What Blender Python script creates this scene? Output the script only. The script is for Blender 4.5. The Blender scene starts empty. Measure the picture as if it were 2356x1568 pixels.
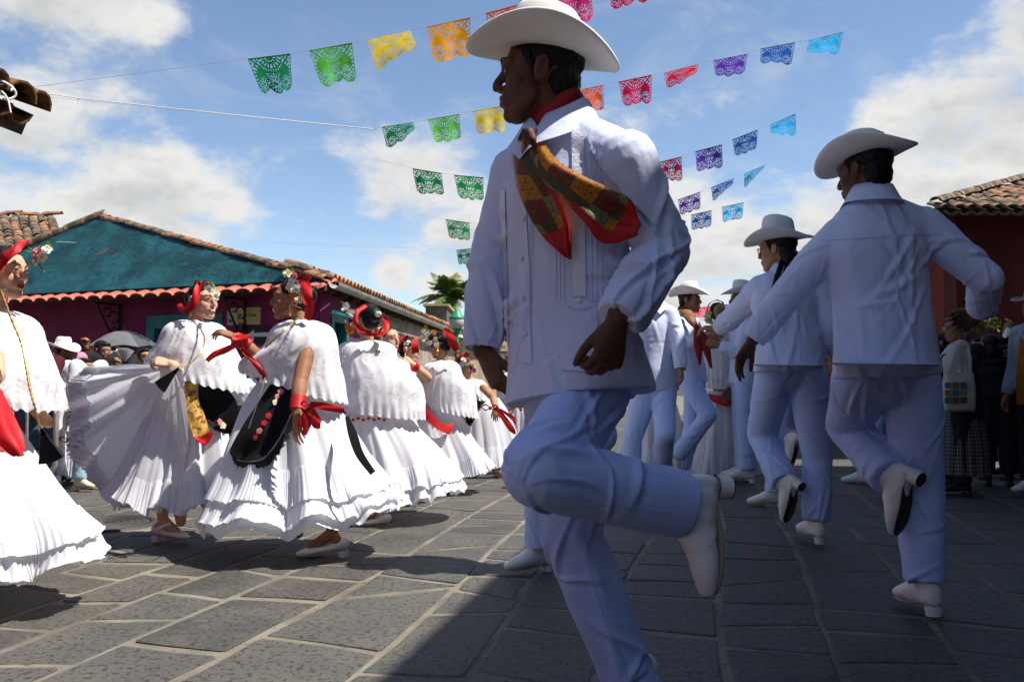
import bpy, bmesh, math, random
import numpy as np
from mathutils import Vector, Matrix
from mathutils.bvhtree import BVHTree

random.seed(7)
RNG = np.random.default_rng(7)
PI = math.pi
SC = bpy.context.scene
COL = SC.collection

# ------------------------------------------------------------------ camera
CAM = Vector((0.0, 0.0, 0.92))
FPX, WPX, HPX = 2040.0, 2356.0, 1568.0          # focal length and frame in survey units
PITCH = math.atan(90.0 / FPX)
cam = bpy.data.cameras.new('camera')
cam.sensor_width = 36.0
cam.lens = 36.0 * FPX / WPX
cam.clip_start, cam.clip_end = 0.05, 2000.0
cam.dof.use_dof = True
cam.dof.focus_distance = 5.0
cam.dof.aperture_fstop = 8.0
camo = bpy.data.objects.new('camera', cam)
camo.location = CAM
camo.rotation_euler = (PI / 2 + PITCH, 0, 0)
COL.objects.link(camo)
SC.camera = camo

# ------------------------------------------------------------------ light
SUN_A, SUN_B = 0.59, -0.12                        # sun stands to the right, a little behind the viewer
sun_vec = Vector((SUN_A, SUN_B, 1.0)).normalized()
sl = bpy.data.lights.new('sun', 'SUN')
sl.energy = 5.0
sl.angle = math.radians(0.53)
sl.color = (1.0, 0.95, 0.87)
so = bpy.data.objects.new('sun', sl)
so.rotation_euler = (-sun_vec).to_track_quat('-Z', 'Y').to_euler()
so.location = (6, 0, 14)
COL.objects.link(so)

SC.view_settings.view_transform = 'Standard'
SC.view_settings.look = 'None'
SC.view_settings.gamma = 1.0
SC.view_settings.exposure = 0.75
SC.view_settings.use_curve_mapping = False

world = bpy.data.worlds.new('World')
SC.world = world
world.use_nodes = True
SKY_STRENGTH = 0.08


class NB:
    """tiny node-building helper"""
    def __init__(self, tree):
        self.t = tree
        self.n = tree.nodes
        self.l = tree.links

    def node(self, kind, **kw):
        n = self.n.new(kind)
        for k, v in kw.items():
            setattr(n, k, v)
        return n

    def put(self, sock, v):
        if hasattr(v, 'default_value') and hasattr(v, 'links') or isinstance(v, bpy.types.NodeSocket):
            self.l.new(v, sock)
        else:
            sock.default_value = v

    def m(self, op, a, b=None, c=None, clamp=False):
        n = self.node('ShaderNodeMath', operation=op, use_clamp=clamp)
        self.put(n.inputs[0], a)
        if b is not None: self.put(n.inputs[1], b)
        if c is not None: self.put(n.inputs[2], c)
        return n.outputs[0]

    def mix(self, f, a, b):
        n = self.node('ShaderNodeMix', data_type='RGBA')
        self.put(n.inputs[0], f)
        self.put(n.inputs[6], a if not isinstance(a, tuple) else (*a, 1)[:4])
        self.put(n.inputs[7], b if not isinstance(b, tuple) else (*b, 1)[:4])
        return n.outputs[2]

    def smooth(self, v, lo, hi):
        n = self.node('ShaderNodeMapRange', interpolation_type='SMOOTHSTEP')
        self.put(n.inputs[0], v)
        n.inputs[1].default_value = lo
        n.inputs[2].default_value = hi
        return n.outputs[0]

    def noise(self, vec, scale, detail=4, rough=0.5, dist=0.0, dim='3D'):
        n = self.node('ShaderNodeTexNoise', noise_dimensions=dim)
        if vec is not None: self.l.new(vec, n.inputs['Vector'])
        n.inputs['Scale'].default_value = scale
        n.inputs['Detail'].default_value = detail
        n.inputs['Roughness'].default_value = rough
        n.inputs['Distortion'].default_value = dist
        return n.outputs[0]

    def ramp(self, f, stops, interp='LINEAR'):
        n = self.node('ShaderNodeValToRGB')
        n.color_ramp.interpolation = interp
        e = n.color_ramp.elements
        while len(e) > 1: e.remove(e[0])
        for i, (p, c) in enumerate(stops):
            el = e[0] if i == 0 else e.new(p)
            el.position = p
            el.color = (*c, 1)[:4]
        self.put(n.inputs[0], f)
        return n.outputs[0]


def build_sky():
    b = NB(world.node_tree)
    bg = b.n['Background']
    sky = b.node('ShaderNodeTexSky', sky_type='NISHITA')
    sky.sun_disc = False
    sky.sun_elevation = math.asin(sun_vec.z)
    sky.sun_rotation = math.atan2(sun_vec.x, sun_vec.y)
    sky.altitude = 1200
    sky.air_density = 1.0
    sky.dust_density = 0.25
    sky.ozone_density = 1.0
    tc = b.node('ShaderNodeTexCoord')
    d = tc.outputs['Generated']
    sep = b.node('ShaderNodeSeparateXYZ')
    b.l.new(d, sep.inputs[0])
    x, y, z = sep.outputs
    az = b.m('ARCTAN2', x, y)
    el = b.m('ARCSINE', b.m('MINIMUM', b.m('MAXIMUM', z, -1.0), 1.0))
    # big cumulus masses: azimuth, elevation, half-width, half-height (degrees), weight
    blobs = [(-27.5, 22.0, 7.5, 4.2, 1.0), (-31, 24.5, 7, 4, .9), (-25, 11.0, 12, 4.6, 1.0), (-31, 14, 9, 5, .95), (-19, 11.8, 5.5, 3.0, .85),
             (-6.0, 12.6, 5.2, 3.6, 1.0), (-2.0, 9.5, 6.0, 3.6, .95), (-9, 14.2, 4, 1.6, .6), (-7.6, 6.9, 1.9, 1.3, .9), (-4.3, 6.1, 2.4, 1.7, .9),
             (-10.6, 4.9, 1.4, 1.0, .85), (29, 14, 8.5, 5.5, 1.15), (26, 11, 7.5, 5.5, 1.1), (32, 18.5, 4.0, 3.6, 1.05), (22, 8.5, 7, 5, 1.0),
             (13, 9, 7, 5.5, .95), (10, 5, 9, 5, .95), (18, 4, 12, 5, .95), (36, 10, 10, 9, 1.1), (8, 16, 4, 2.2, .55), (-14, 18.5, 6, 2.0, .45), (12, 17, 3, 1.6, .5)]
    dens = None
    for (a0, e0, ra, re, w) in blobs:
        u = b.m('DIVIDE', b.m('SUBTRACT', az, math.radians(a0)), math.radians(ra))
        v = b.m('DIVIDE', b.m('SUBTRACT', el, math.radians(e0)), math.radians(re))
        q = b.m('MULTIPLY_ADD', u, u, b.m('MULTIPLY', v, v))
        g = b.m('MULTIPLY', b.m('SUBTRACT', 1.0, b.m('MULTIPLY', q, .5), clamp=True), w)
        dens = g if dens is None else b.m('MAXIMUM', dens, g)
    # elsewhere in the sky: the same kind of scattered cumulus from noise alone
    far = b.smooth(b.m('ABSOLUTE', az), math.radians(34), math.radians(50))
    top = b.smooth(el, math.radians(24), math.radians(36))
    outside = b.m('MAXIMUM', far, top)
    mp = b.node('ShaderNodeMapping')
    mp.inputs['Scale'].default_value = (1, 1, 1.7)
    b.l.new(d, mp.inputs[0])
    low = b.noise(mp.outputs[0], 2.2, 2, .5)
    gen = b.m('MULTIPLY', b.smooth(low, .52, .68), .8)
    dens = b.m('MAXIMUM', b.m('MULTIPLY', dens, b.m('SUBTRACT', 1.0, outside)), b.m('MULTIPLY', gen, outside))
    n1 = b.noise(mp.outputs[0], 9.0, 9, .58, .15)
    n2 = b.noise(mp.outputs[0], 26.0, 6, .6, .1)
    f = b.m('ADD', b.m('MULTIPLY', b.m('SUBTRACT', n1, .5), 1.75), b.m('MULTIPLY', b.m('SUBTRACT', n2, .5), .55))
    field = b.m('ADD', dens, f)
    cov = b.smooth(field, .44, .98)
    # thin wisps
    mp2 = b.node('ShaderNodeMapping')
    mp2.inputs['Scale'].default_value = (1, 1.0, 2.6)
    mp2.inputs['Rotation'].default_value = (.3, .5, .2)
    b.l.new(d, mp2.inputs[0])
    wis = b.noise(mp2.outputs[0], 5.0, 9, .66, .6)
    wisp = b.m('MULTIPLY', b.smooth(wis, .47, .78), .5)
    # shading of the cloud: bright crests, greyer thick bases
    mpu = b.node('ShaderNodeMapping')
    mpu.inputs['Location'].default_value = (0.02, 0.0, 0.06)
    mpu.inputs['Scale'].default_value = (1, 1, 1.7)
    b.l.new(d, mpu.inputs[0])
    n3 = b.noise(mpu.outputs[0], 9.0, 6, .55, .15)
    shade = b.m('ADD', b.smooth(field, .75, 1.4), b.m('MULTIPLY', b.m('SUBTRACT', n3, n1), 2.2), clamp=True)
    ccol = b.mix(shade, (6.3, 6.25, 6.1), (3.6, 3.75, 3.85))
    skyc = sky.outputs[0]
    hs = b.node('ShaderNodeHueSaturation')
    hs.inputs['Saturation'].default_value = 1.0
    hs.inputs['Value'].default_value = 1.22
    b.l.new(skyc, hs.inputs['Color'])
    c1 = b.mix(wisp, hs.outputs[0], (4.8, 5.2, 5.6))
    c2 = b.mix(cov, c1, ccol)
    b.l.new(c2, bg.inputs[0])
    bg.inputs[1].default_value = SKY_STRENGTH


build_sky()

# ------------------------------------------------------------------ survey helpers
_cp, _sp = math.cos(PITCH), math.sin(PITCH)


def ray(px, py):
    x = (px - WPX / 2) / FPX
    y = (HPX / 2 - py) / FPX
    return Vector((x, _cp - y * _sp, _sp + y * _cp))


def at(px, py, Y):
    """the point seen at survey position px, py that lies Y metres down the street"""
    d = ray(px, py)
    return CAM + d * (Y / d.y)


def m_of(px, Y):
    return px * Y / FPX


def on_ground(px, py, z=0.0):
    d = ray(px, py)
    return CAM + d * ((z - CAM.z) / d.z)


def proj(V):
    """world points -> survey coordinates"""
    V = np.asarray(V, float) - np.array(CAM)
    f = V[:, 1] * _cp + V[:, 2] * _sp
    u = -V[:, 1] * _sp + V[:, 2] * _cp
    return np.stack([WPX / 2 + FPX * V[:, 0] / f, HPX / 2 - FPX * u / f], 1)


# ------------------------------------------------------------------ vector noise
def _hash(ix, iy, iz, seed):
    h = (ix * 374761393 + iy * 668265263 + iz * 1442695041 + seed * 974634757) & 0xFFFFFFFF
    h = ((h ^ (h >> 13)) * 1274126177) & 0xFFFFFFFF
    h = ((h ^ (h >> 16)) * 2246822519) & 0xFFFFFFFF
    return ((h ^ (h >> 15)) & 0xFFFF) / 32767.5 - 1.0


def vn(P, seed=0):
    P = np.asarray(P, float)
    I = np.floor(P).astype(np.int64)
    f = P - I
    u = f * f * (3 - 2 * f)
    out = 0
    for dx in (0, 1):
        wx = u[:, 0] if dx else 1 - u[:, 0]
        for dy in (0, 1):
            wy = u[:, 1] if dy else 1 - u[:, 1]
            for dz in (0, 1):
                wz = u[:, 2] if dz else 1 - u[:, 2]
                out = out + wx * wy * wz * _hash(I[:, 0] + dx, I[:, 1] + dy, I[:, 2] + dz, seed)
    return out


def fbm(P, seed=0, oct=3):
    s, a, t = 0, 1.0, 0
    for k in range(oct):
        s = s + a * vn(np.asarray(P) * 2 ** k, seed + k)
        t += a
        a *= .5
    return s / t


# ------------------------------------------------------------------ mesh objects
def tag(o, label=None, cat=None, group=None, kind=None):
    if label: o['label'] = label
    if cat: o['category'] = cat
    if group: o['group'] = group
    if kind: o['kind'] = kind
    return o


def empty(name, loc, label=None, cat=None, group=None, parent=None):
    o = bpy.data.objects.new(name, None)
    o.empty_display_size = .1
    o.location = loc if parent is None else Vector(loc) - base_of(parent)
    if parent: o.parent = parent
    COL.objects.link(o)
    o['_bx'], o['_by'], o['_bz'] = [float(v) for v in loc]
    return tag(o, label, cat, group)


def base_of(o):
    if o is None: return Vector((0, 0, 0))
    if '_bx' in o: return Vector((o['_bx'], o['_by'], o['_bz']))
    return Vector((0, 0, 0))


def raw_mesh(name, V, Fc, mats=(), smooth=True, midx=None, uv=None):
    me = bpy.data.meshes.new(name)
    V = np.asarray(V, np.float32)
    if isinstance(Fc, np.ndarray) and Fc.ndim == 2:
        n, k = Fc.shape
        me.vertices.add(len(V))
        me.vertices.foreach_set('co', V.ravel())
        me.loops.add(n * k)
        me.loops.foreach_set('vertex_index', Fc.astype(np.int32).ravel())
        me.polygons.add(n)
        me.polygons.foreach_set('loop_start', np.arange(0, n * k, k, dtype=np.int32))
        me.update(calc_edges=True)
    else:
        me.from_pydata([tuple(v) for v in V.tolist()], [], [tuple(f) for f in Fc])
    if smooth:
        me.polygons.foreach_set('use_smooth', np.ones(len(me.polygons), bool))
    for mt in mats: me.materials.append(mt)
    if midx is not None: me.polygons.foreach_set('material_index', np.asarray(midx, np.int32))
    if uv is not None:
        lay = me.uv_layers.new(name='UVMap')
        li = np.empty(len(me.loops), np.int32)
        me.loops.foreach_get('vertex_index', li)
        lay.data.foreach_set('uv', np.asarray(uv, np.float32)[li].ravel())
    me.update()
    return me


def mk(name, V, Fc, mat, parent=None, smooth=True, midx=None, uv=None, world=True):
    """one mesh object; V in world coordinates, re-based on the parent thing"""
    V = np.asarray(V, float)
    b = base_of(parent) if world else Vector((0, 0, 0))
    mats = mat if isinstance(mat, (list, tuple)) else [mat]
    me = raw_mesh(name, V - np.array(b), Fc, mats, smooth, midx, uv)
    o = bpy.data.objects.new(name, me)
    if parent is not None:
        o.parent = parent
        o['_bx'], o['_by'], o['_bz'] = b
    COL.objects.link(o)
    return o


def inst(name, me, M, parent=None):
    """an object sharing mesh data, with world matrix M"""
    o = bpy.data.objects.new(name, me)
    if parent is not None:
        o.parent = parent
        M = Matrix.Translation(-base_of(parent)) @ M
    o.matrix_local = M
    COL.objects.link(o)
    return o


def merge(parts):
    V, Fc, n = [], [], 0
    for v, f in parts:
        V.append(np.asarray(v, float))
        Fc += [tuple(int(i) + n for i in q) for q in f]
        n += len(v)
    return np.concatenate(V), Fc


def box(lo, hi, M=None):
    (x0, y0, z0), (x1, y1, z1) = lo, hi
    V = np.array([(x0, y0, z0), (x1, y0, z0), (x1, y1, z0), (x0, y1, z0), (x0, y0, z1), (x1, y0, z1), (x1, y1, z1), (x0, y1, z1)], float)
    Fc = [(0, 3, 2, 1), (4, 5, 6, 7), (0, 1, 5, 4), (1, 2, 6, 5), (2, 3, 7, 6), (3, 0, 4, 7)]
    return (xf(V, M), Fc) if M is not None else (V, Fc)


def xf(V, M):
    M = np.array(M)
    return np.asarray(V, float) @ M[:3, :3].T + M[:3, 3]


def beam(a, b, w, h, up=(0, 0, 1)):
    a, b = Vector(a), Vector(b)
    t = (b - a).normalized()
    s = t.cross(Vector(up)).normalized()
    u = s.cross(t)
    M = Matrix(((s.x, t.x, u.x, a.x), (s.y, t.y, u.y, a.y), (s.z, t.z, u.z, a.z), (0, 0, 0, 1)))
    L = (b - a).length
    return box((-w / 2, 0, -h / 2), (w / 2, L, h / 2), M)


def catmull(P, n):
    """smooth a polyline of vectors/arrays; n steps per span"""
    P = np.asarray(P, float)
    if len(P) < 3 or n <= 1:
        out = []
        for i in range(len(P) - 1):
            for k in range(max(n, 1)):
                out.append(P[i] + (P[i + 1] - P[i]) * k / max(n, 1))
        out.append(P[-1])
        return np.array(out)
    Q = np.concatenate([[2 * P[0] - P[1]], P, [2 * P[-1] - P[-2]]])
    out = []
    for i in range(len(P) - 1):
        p0, p1, p2, p3 = Q[i:i + 4]
        for k in range(n):
            t = k / n
            out.append(.5 * (2 * p1 + (p2 - p0) * t + (2 * p0 - 5 * p1 + 4 * p2 - p3) * t * t + (3 * p1 - p0 - 3 * p2 + p3) * t ** 3))
    out.append(P[-1])
    return np.array(out)


def tube(P, R, seg=14, side=None, cap='rr', sub=4):
    """swept elliptical tube; R scalars or (a, b), a along side; cap r=round f=flat o=open for each end"""
    P = np.array([tuple(p) for p in P], float)
    R = np.array([(r, r) if np.isscalar(r) else tuple(r) for r in R], float)
    if sub > 1:
        PR = catmull(np.hstack([P, R]), sub)
        P, R = PR[:, :3], np.maximum(PR[:, 3:], 1e-4)
    T = np.gradient(P, axis=0)
    T /= np.linalg.norm(T, axis=1)[:, None] + 1e-12
    if side is None:
        s = np.array([1.0, 0, 0]) if abs(T[0][0]) < .8 else np.array([0, 1.0, 0])
    else:
        s = np.array(side, float)
    ang = np.arange(seg) * 2 * PI / seg
    ca, sa = np.cos(ang), np.sin(ang)
    rings = []
    frames = []
    for i in range(len(P)):
        t = T[i]
        a = s - t * s.dot(t)
        a /= np.linalg.norm(a) + 1e-12
        b_ = np.cross(t, a)
        if side is None: s = a
        frames.append((a, b_))
        rings.append(P[i] + R[i, 0] * ca[:, None] * a + R[i, 1] * sa[:, None] * b_)

    def extra(i, sgn):
        a, b_ = frames[i]
        r = R[i].min()
        out = []
        for k, sc in ((.45, .9), (.8, .6)):
            out.append(P[i] + sgn * T[i] * r * k + R[i, 0] * sc * ca[:, None] * a + R[i, 1] * sc * sa[:, None] * b_)
        return out, P[i] + sgn * T[i] * r
    pole0 = pole1 = None
    if cap[0] == 'r':
        e, pole0 = extra(0, -1)
        rings = e[::-1] + rings
    elif cap[0] == 'f':
        pole0 = P[0]
    if cap[1] == 'r':
        e, pole1 = extra(len(P) - 1, 1)
        rings = rings + e
    elif cap[1] == 'f':
        pole1 = P[-1]
    V = np.concatenate(rings)
    Fc = []
    n = len(rings)
    for i in range(n - 1):
        for k in range(seg):
            k2 = (k + 1) % seg
            Fc.append((i * seg + k, i * seg + k2, (i + 1) * seg + k2, (i + 1) * seg + k))
    if pole0 is not None:
        V = np.vstack([V, pole0])
        c = len(V) - 1
        Fc += [(c, (k + 1) % seg, k) for k in range(seg)]
    if pole1 is not None:
        V = np.vstack([V, pole1])
        c = len(V) - 1
        o = (n - 1) * seg
        Fc += [(c, o + k, o + (k + 1) % seg) for k in range(seg)]
    return V, Fc


def ell(c, r, M=None, seg=16, rings=10):
    """ellipsoid; M rotates about its centre"""
    r = (r, r, r) if np.isscalar(r) else r
    V = [(0, 0, 1)]
    for i in range(1, rings):
        t = PI * i / rings
        for k in range(seg):
            a = 2 * PI * k / seg
            V.append((math.sin(t) * math.cos(a), math.sin(t) * math.sin(a), math.cos(t)))
    V.append((0, 0, -1))
    V = np.array(V) * np.array(r)
    if M is not None: V = V @ np.array(M)[:3, :3].T
    V = V + np.array(c)
    Fc = [(0, 1 + k, 1 + (k + 1) % seg) for k in range(seg)]
    for i in range(rings - 2):
        for k in range(seg):
            a, b2 = 1 + i * seg + k, 1 + i * seg + (k + 1) % seg
            Fc.append((a, a + seg, b2 + seg, b2))
    L = len(V) - 1
    o = 1 + (rings - 2) * seg
    Fc += [(L, o + (k + 1) % seg, o + k) for k in range(seg)]
    return V, Fc


def gridmesh(G, closed_u=False, thick=0.0):
    """G[nv, nu, 3] -> V, quads, uv. closed_u wraps the u direction"""
    G = np.asarray(G, float)
    nv, nu = G.shape[:2]
    idx = np.arange(nv * nu).reshape(nv, nu)
    if closed_u:
        r = np.roll(idx, -1, 1)
        a, b2, c, d = idx[:-1], r[:-1], r[1:], idx[1:]
    else:
        a, b2, c, d = idx[:-1, :-1], idx[:-1, 1:], idx[1:, 1:], idx[1:, :-1]
    Q = np.stack([a.ravel(), b2.ravel(), c.ravel(), d.ravel()], 1)
    uu, vv = np.meshgrid(np.linspace(0, 1, nu), np.linspace(0, 1, nv))
    uv = np.stack([uu.ravel(), vv.ravel()], 1)
    return G.reshape(-1, 3), Q, uv


def sheet(ctrl, nu=24, nv=24):
    """smooth surface through a control grid ctrl[rows][cols] of points"""
    C = np.array([[tuple(p) for p in row] for row in ctrl], float)
    k = max(1, nu // (C.shape[1] - 1))
    A = np.stack([catmull(row, k) for row in C])
    k2 = max(1, nv // (C.shape[0] - 1))
    B = np.stack([catmull(A[:, j], k2) for j in range(A.shape[1])], 1)
    return B


def grid_normals(G):
    du = np.gradient(G, axis=1)
    dv = np.gradient(G, axis=0)
    N = np.cross(du, dv)
    return N / (np.linalg.norm(N, axis=2)[..., None] + 1e-12)


def volume(parts, voxel, smooth=2, name='volume'):
    """fuse closed shapes into one continuous skin -> V, quads"""
    V, Fc = merge(parts)
    me = raw_mesh('tmp_volume', V, Fc)
    o = bpy.data.objects.new('tmp_volume', me)
    COL.objects.link(o)
    md = o.modifiers.new('r', 'REMESH')
    md.mode = 'VOXEL'
    md.voxel_size = voxel
    dg = bpy.context.evaluated_depsgraph_get()
    ev = o.evaluated_get(dg)
    m2 = ev.data
    n = len(m2.vertices)
    co = np.empty(n * 3, np.float32)
    m2.vertices.foreach_get('co', co)
    V = co.reshape(-1, 3).astype(float)
    nl = len(m2.loops)
    li = np.empty(nl, np.int32)
    m2.loops.foreach_get('vertex_index', li)
    Q = li.reshape(-1, 4).copy()
    bpy.data.objects.remove(o)
    bpy.data.meshes.remove(me)
    return laplace(V, Q, smooth), Q


def laplace(V, Q, it, w=.5):
    if it <= 0: return V
    E = np.concatenate([Q[:, [0, 1]], Q[:, [1, 2]], Q[:, [2, 3]], Q[:, [3, 0]]])
    deg = np.bincount(E.ravel(), minlength=len(V)).astype(float)[:, None]
    for _ in range(it):
        S = np.zeros_like(V)
        for k in range(3):
            S[:, k] = np.bincount(E[:, 0], V[E[:, 1], k], len(V)) + np.bincount(E[:, 1], V[E[:, 0], k], len(V))
        V = V * (1 - w) + w * S / np.maximum(deg, 1)
    return V


def vnormals(V, Q):
    d1 = V[Q[:, 2]] - V[Q[:, 0]]
    d2 = V[Q[:, 3]] - V[Q[:, 1]]
    fn = np.cross(d1, d2)
    N = np.zeros_like(V)
    for k in range(4):
        for c in range(3):
            N[:, c] += np.bincount(Q[:, k], fn[:, c], len(V))
    return N / (np.linalg.norm(N, axis=1)[:, None] + 1e-12)


def folds(V, Q, bones, seed=0):
    """cloth creases, each a ridge with its valley running askew round a limb.
    bones = (A, B, amplitude, number, where (0..1 list of crowded places) , lengthwise share)"""
    N = vnormals(V, Q)
    acc = np.zeros(len(V))
    wt = np.zeros(len(V)) + 1e-12
    r = random.Random(seed)
    for j, (A, B, amp, num, spots, longw) in enumerate(bones):
        A, B = np.array(A, float), np.array(B, float)
        ax = B - A
        L = np.linalg.norm(ax)
        ax /= L
        s = (V - A) @ ax
        t = np.clip(s, 0, L)
        d = np.linalg.norm(V - (A + t[:, None] * ax), axis=1)
        k = np.exp(-np.clip(d, 0, 2) / .035)
        near = k > 1e-4
        w = np.array([ax[1], -ax[0], .3])
        w = w - ax * w.dot(ax)
        w /= np.linalg.norm(w) + 1e-9
        q = np.cross(ax, w)
        th = np.arctan2((V - A) @ q, (V - A) @ w)
        R = np.median(d[near]) if near.any() else .08
        f = np.zeros(len(V))
        warp = vn(V * 9 + j, seed + 5) * .012
        for i in range(num):
            c = r.choice(spots)
            s0 = (c + r.gauss(0, .13)) * L
            t0 = r.uniform(-PI, PI)
            ext = r.uniform(.5, 1.35)
            wd = r.uniform(.0055, .015)
            a = amp * r.uniform(.35, 1.0)
            dth = (th - t0 + PI) % (2 * PI) - PI
            if r.random() < longw:
                sl = r.uniform(-.5, .5)
                lng = r.uniform(.12, .4) * L
                dd = dth * R - sl * (s - s0) + warp
                win = np.exp(-((s - s0) / lng) ** 2)
                wd *= 1.3
            else:
                m = r.uniform(-1.3, 1.3)
                dd = (s - s0 - m * R * dth) / math.sqrt(1 + m * m) + warp
                win = np.exp(-(dth / ext) ** 2 * 1.6)
            f += a * win * (np.exp(-(dd / wd) ** 2) - .55 * np.exp(-((dd - 1.9 * wd) / (1.5 * wd)) ** 2))
        f += amp * .5 * vn(V * 7 + 2.2 * j, seed + 71)
        acc += k * np.clip(f, -amp * 1.2, amp * 1.5)
        wt += k
    return V + N * (acc / wt)[:, None]


def cat(parts):
    """concatenate quad meshes -> V, Q"""
    V, Q, n = [], [], 0
    for v, q in parts:
        V.append(v)
        Q.append(np.asarray(q) + n)
        n += len(v)
    return np.concatenate(V), np.concatenate(Q)


def tri2quad(V, Fc):
    """faces as an (n, 4) array is impossible for triangles: fuse by grid ellipsoid instead"""
    return V, Fc


def quad_ell(c, r, M=None, nu=12, nv=8):
    """closed quad-only ellipsoid (tiny holes at the poles)"""
    r = (r, r, r) if np.isscalar(r) else r
    t = np.linspace(.02, PI - .02, nv)
    a = np.linspace(0, 2 * PI, nu, endpoint=False)
    G = np.stack([np.outer(np.sin(t), np.cos(a)) * r[0], np.outer(np.sin(t), np.sin(a)) * r[1], np.outer(np.cos(t), np.ones(nu)) * r[2]], 2)
    V, Q, _ = gridmesh(G, True)
    Q = Q[:, ::-1]
    if M is not None: V = V @ np.array(M)[:3, :3].T
    return V + np.array(c), Q


def frame(pos, fwd, up=(0, 0, 1)):
    """columns x, y=forward, z=up"""
    y = Vector(fwd).normalized()
    x = y.cross(Vector(up)).normalized()
    z = x.cross(y)
    p = Vector(pos)
    return Matrix(((x.x, y.x, z.x, p.x), (x.y, y.y, z.y, p.y), (x.z, y.z, z.z, p.z), (0, 0, 0, 1)))
# ------------------------------------------------------------------ materials
MATS = {}


def pm(name, base, rough=.8, bump=None, vary=None, trans=0.0, spec=.35, metal=0.0, sheen=0.0, bump2=None, coord='Object', alt=None, dots=None, stretch=None):
    """procedural surface: base colour, colour variation (scale, amount), fine relief (scale, strength), translucency"""
    if name in MATS: return MATS[name]
    mt = bpy.data.materials.new(name)
    mt.use_nodes = True
    b = NB(mt.node_tree)
    p = b.n['Principled BSDF']
    out = b.n['Material Output']
    p.inputs['Roughness'].default_value = rough
    p.inputs['Specular IOR Level'].default_value = spec
    p.inputs['Metallic'].default_value = metal
    if sheen: p.inputs['Sheen Weight'].default_value = sheen
    tc = b.node('ShaderNodeTexCoord')
    vec = tc.outputs[coord]
    if stretch:
        mp = b.node('ShaderNodeMapping')
        mp.inputs['Scale'].default_value = stretch
        b.l.new(vec, mp.inputs[0])
        vec = mp.outputs[0]
    col = None
    if vary:
        n = b.noise(vec, vary[0], 5, .6)
        c2 = alt if alt else tuple(min(1, c * (1 - vary[1])) for c in base)
        c1 = base if alt else tuple(min(1, c * (1 + vary[1] * .6)) for c in base)
        col = b.mix(b.smooth(n, .3, .7), c1, c2)
    if dots:
        n = b.noise(vec, dots[0], 3, .6)
        col = b.mix(b.m('MULTIPLY', b.smooth(n, dots[1], dots[1] + .06), dots[3] if len(dots) > 3 else 1.0), col if col is not None else base, dots[2])
    if col is None:
        p.inputs['Base Color'].default_value = (*base, 1)
    else:
        b.l.new(col, p.inputs['Base Color'])
    nrm = None
    if bump:
        n = b.noise(vec, bump[0], 4, .6)
        bp = b.node('ShaderNodeBump')
        bp.inputs['Strength'].default_value = bump[1]
        bp.inputs['Distance'].default_value = bump[2] if len(bump) > 2 else .01
        b.l.new(n, bp.inputs['Height'])
        nrm = bp.outputs[0]
        if bump2:
            n = b.noise(vec, bump2[0], 3, .6)
            bp2 = b.node('ShaderNodeBump')
            bp2.inputs['Strength'].default_value = bump2[1]
            bp2.inputs['Distance'].default_value = .004
            b.l.new(n, bp2.inputs['Height'])
            b.l.new(nrm, bp2.inputs['Normal'])
            nrm = bp2.outputs[0]
        b.l.new(nrm, p.inputs['Normal'])
    if trans > 0:
        tr = b.node('ShaderNodeBsdfTranslucent')
        if col is None: tr.inputs[0].default_value = (*base, 1)
        else: b.l.new(col, tr.inputs[0])
        mx = b.node('ShaderNodeMixShader')
        mx.inputs[0].default_value = trans
        b.l.new(p.outputs[0], mx.inputs[1])
        b.l.new(tr.outputs[0], mx.inputs[2])
        b.l.new(mx.outputs[0], out.inputs[0])
    MATS[name] = mt
    return mt


def lace_material():
    """white lace: floral relief with open meshes between the motifs"""
    mt = bpy.data.materials.new('white_lace')
    mt.use_nodes = True
    b = NB(mt.node_tree)
    p = b.n['Principled BSDF']
    out = b.n['Material Output']
    p.inputs['Roughness'].default_value = .85
    p.inputs['Specular IOR Level'].default_value = .2
    tc = b.node('ShaderNodeTexCoord')
    vec = tc.outputs['Object']
    n = b.noise(vec, 9, 3, .55, .4)
    mot = b.smooth(n, .45, .56)
    n2 = b.noise(vec, 34, 4, .65, .5)
    fine = b.smooth(n2, .42, .58)
    patt = b.m('MAXIMUM', mot, b.m('MULTIPLY', fine, .75))
    col = b.mix(patt, (.66, .64, .72), (.84, .84, .85))
    pink = b.smooth(b.noise(vec, 3.1, 2, .5), .62, .68)
    fl = b.m('MULTIPLY', pink, b.smooth(n2, .5, .58))
    col = b.mix(b.m('MULTIPLY', fl, .45), col, (.7, .2, .3))
    b.l.new(col, p.inputs['Base Color'])
    bp = b.node('ShaderNodeBump')
    bp.inputs['Strength'].default_value = .3
    bp.inputs['Distance'].default_value = .004
    b.l.new(patt, bp.inputs['Height'])
    b.l.new(bp.outputs[0], p.inputs['Normal'])
    tr = b.node('ShaderNodeBsdfTranslucent')
    b.l.new(col, tr.inputs[0])
    mx = b.node('ShaderNodeMixShader')
    mx.inputs[0].default_value = .25
    b.l.new(p.outputs[0], mx.inputs[1])
    b.l.new(tr.outputs[0], mx.inputs[2])
    b.l.new(mx.outputs[0], out.inputs[0])
    return mt


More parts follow.
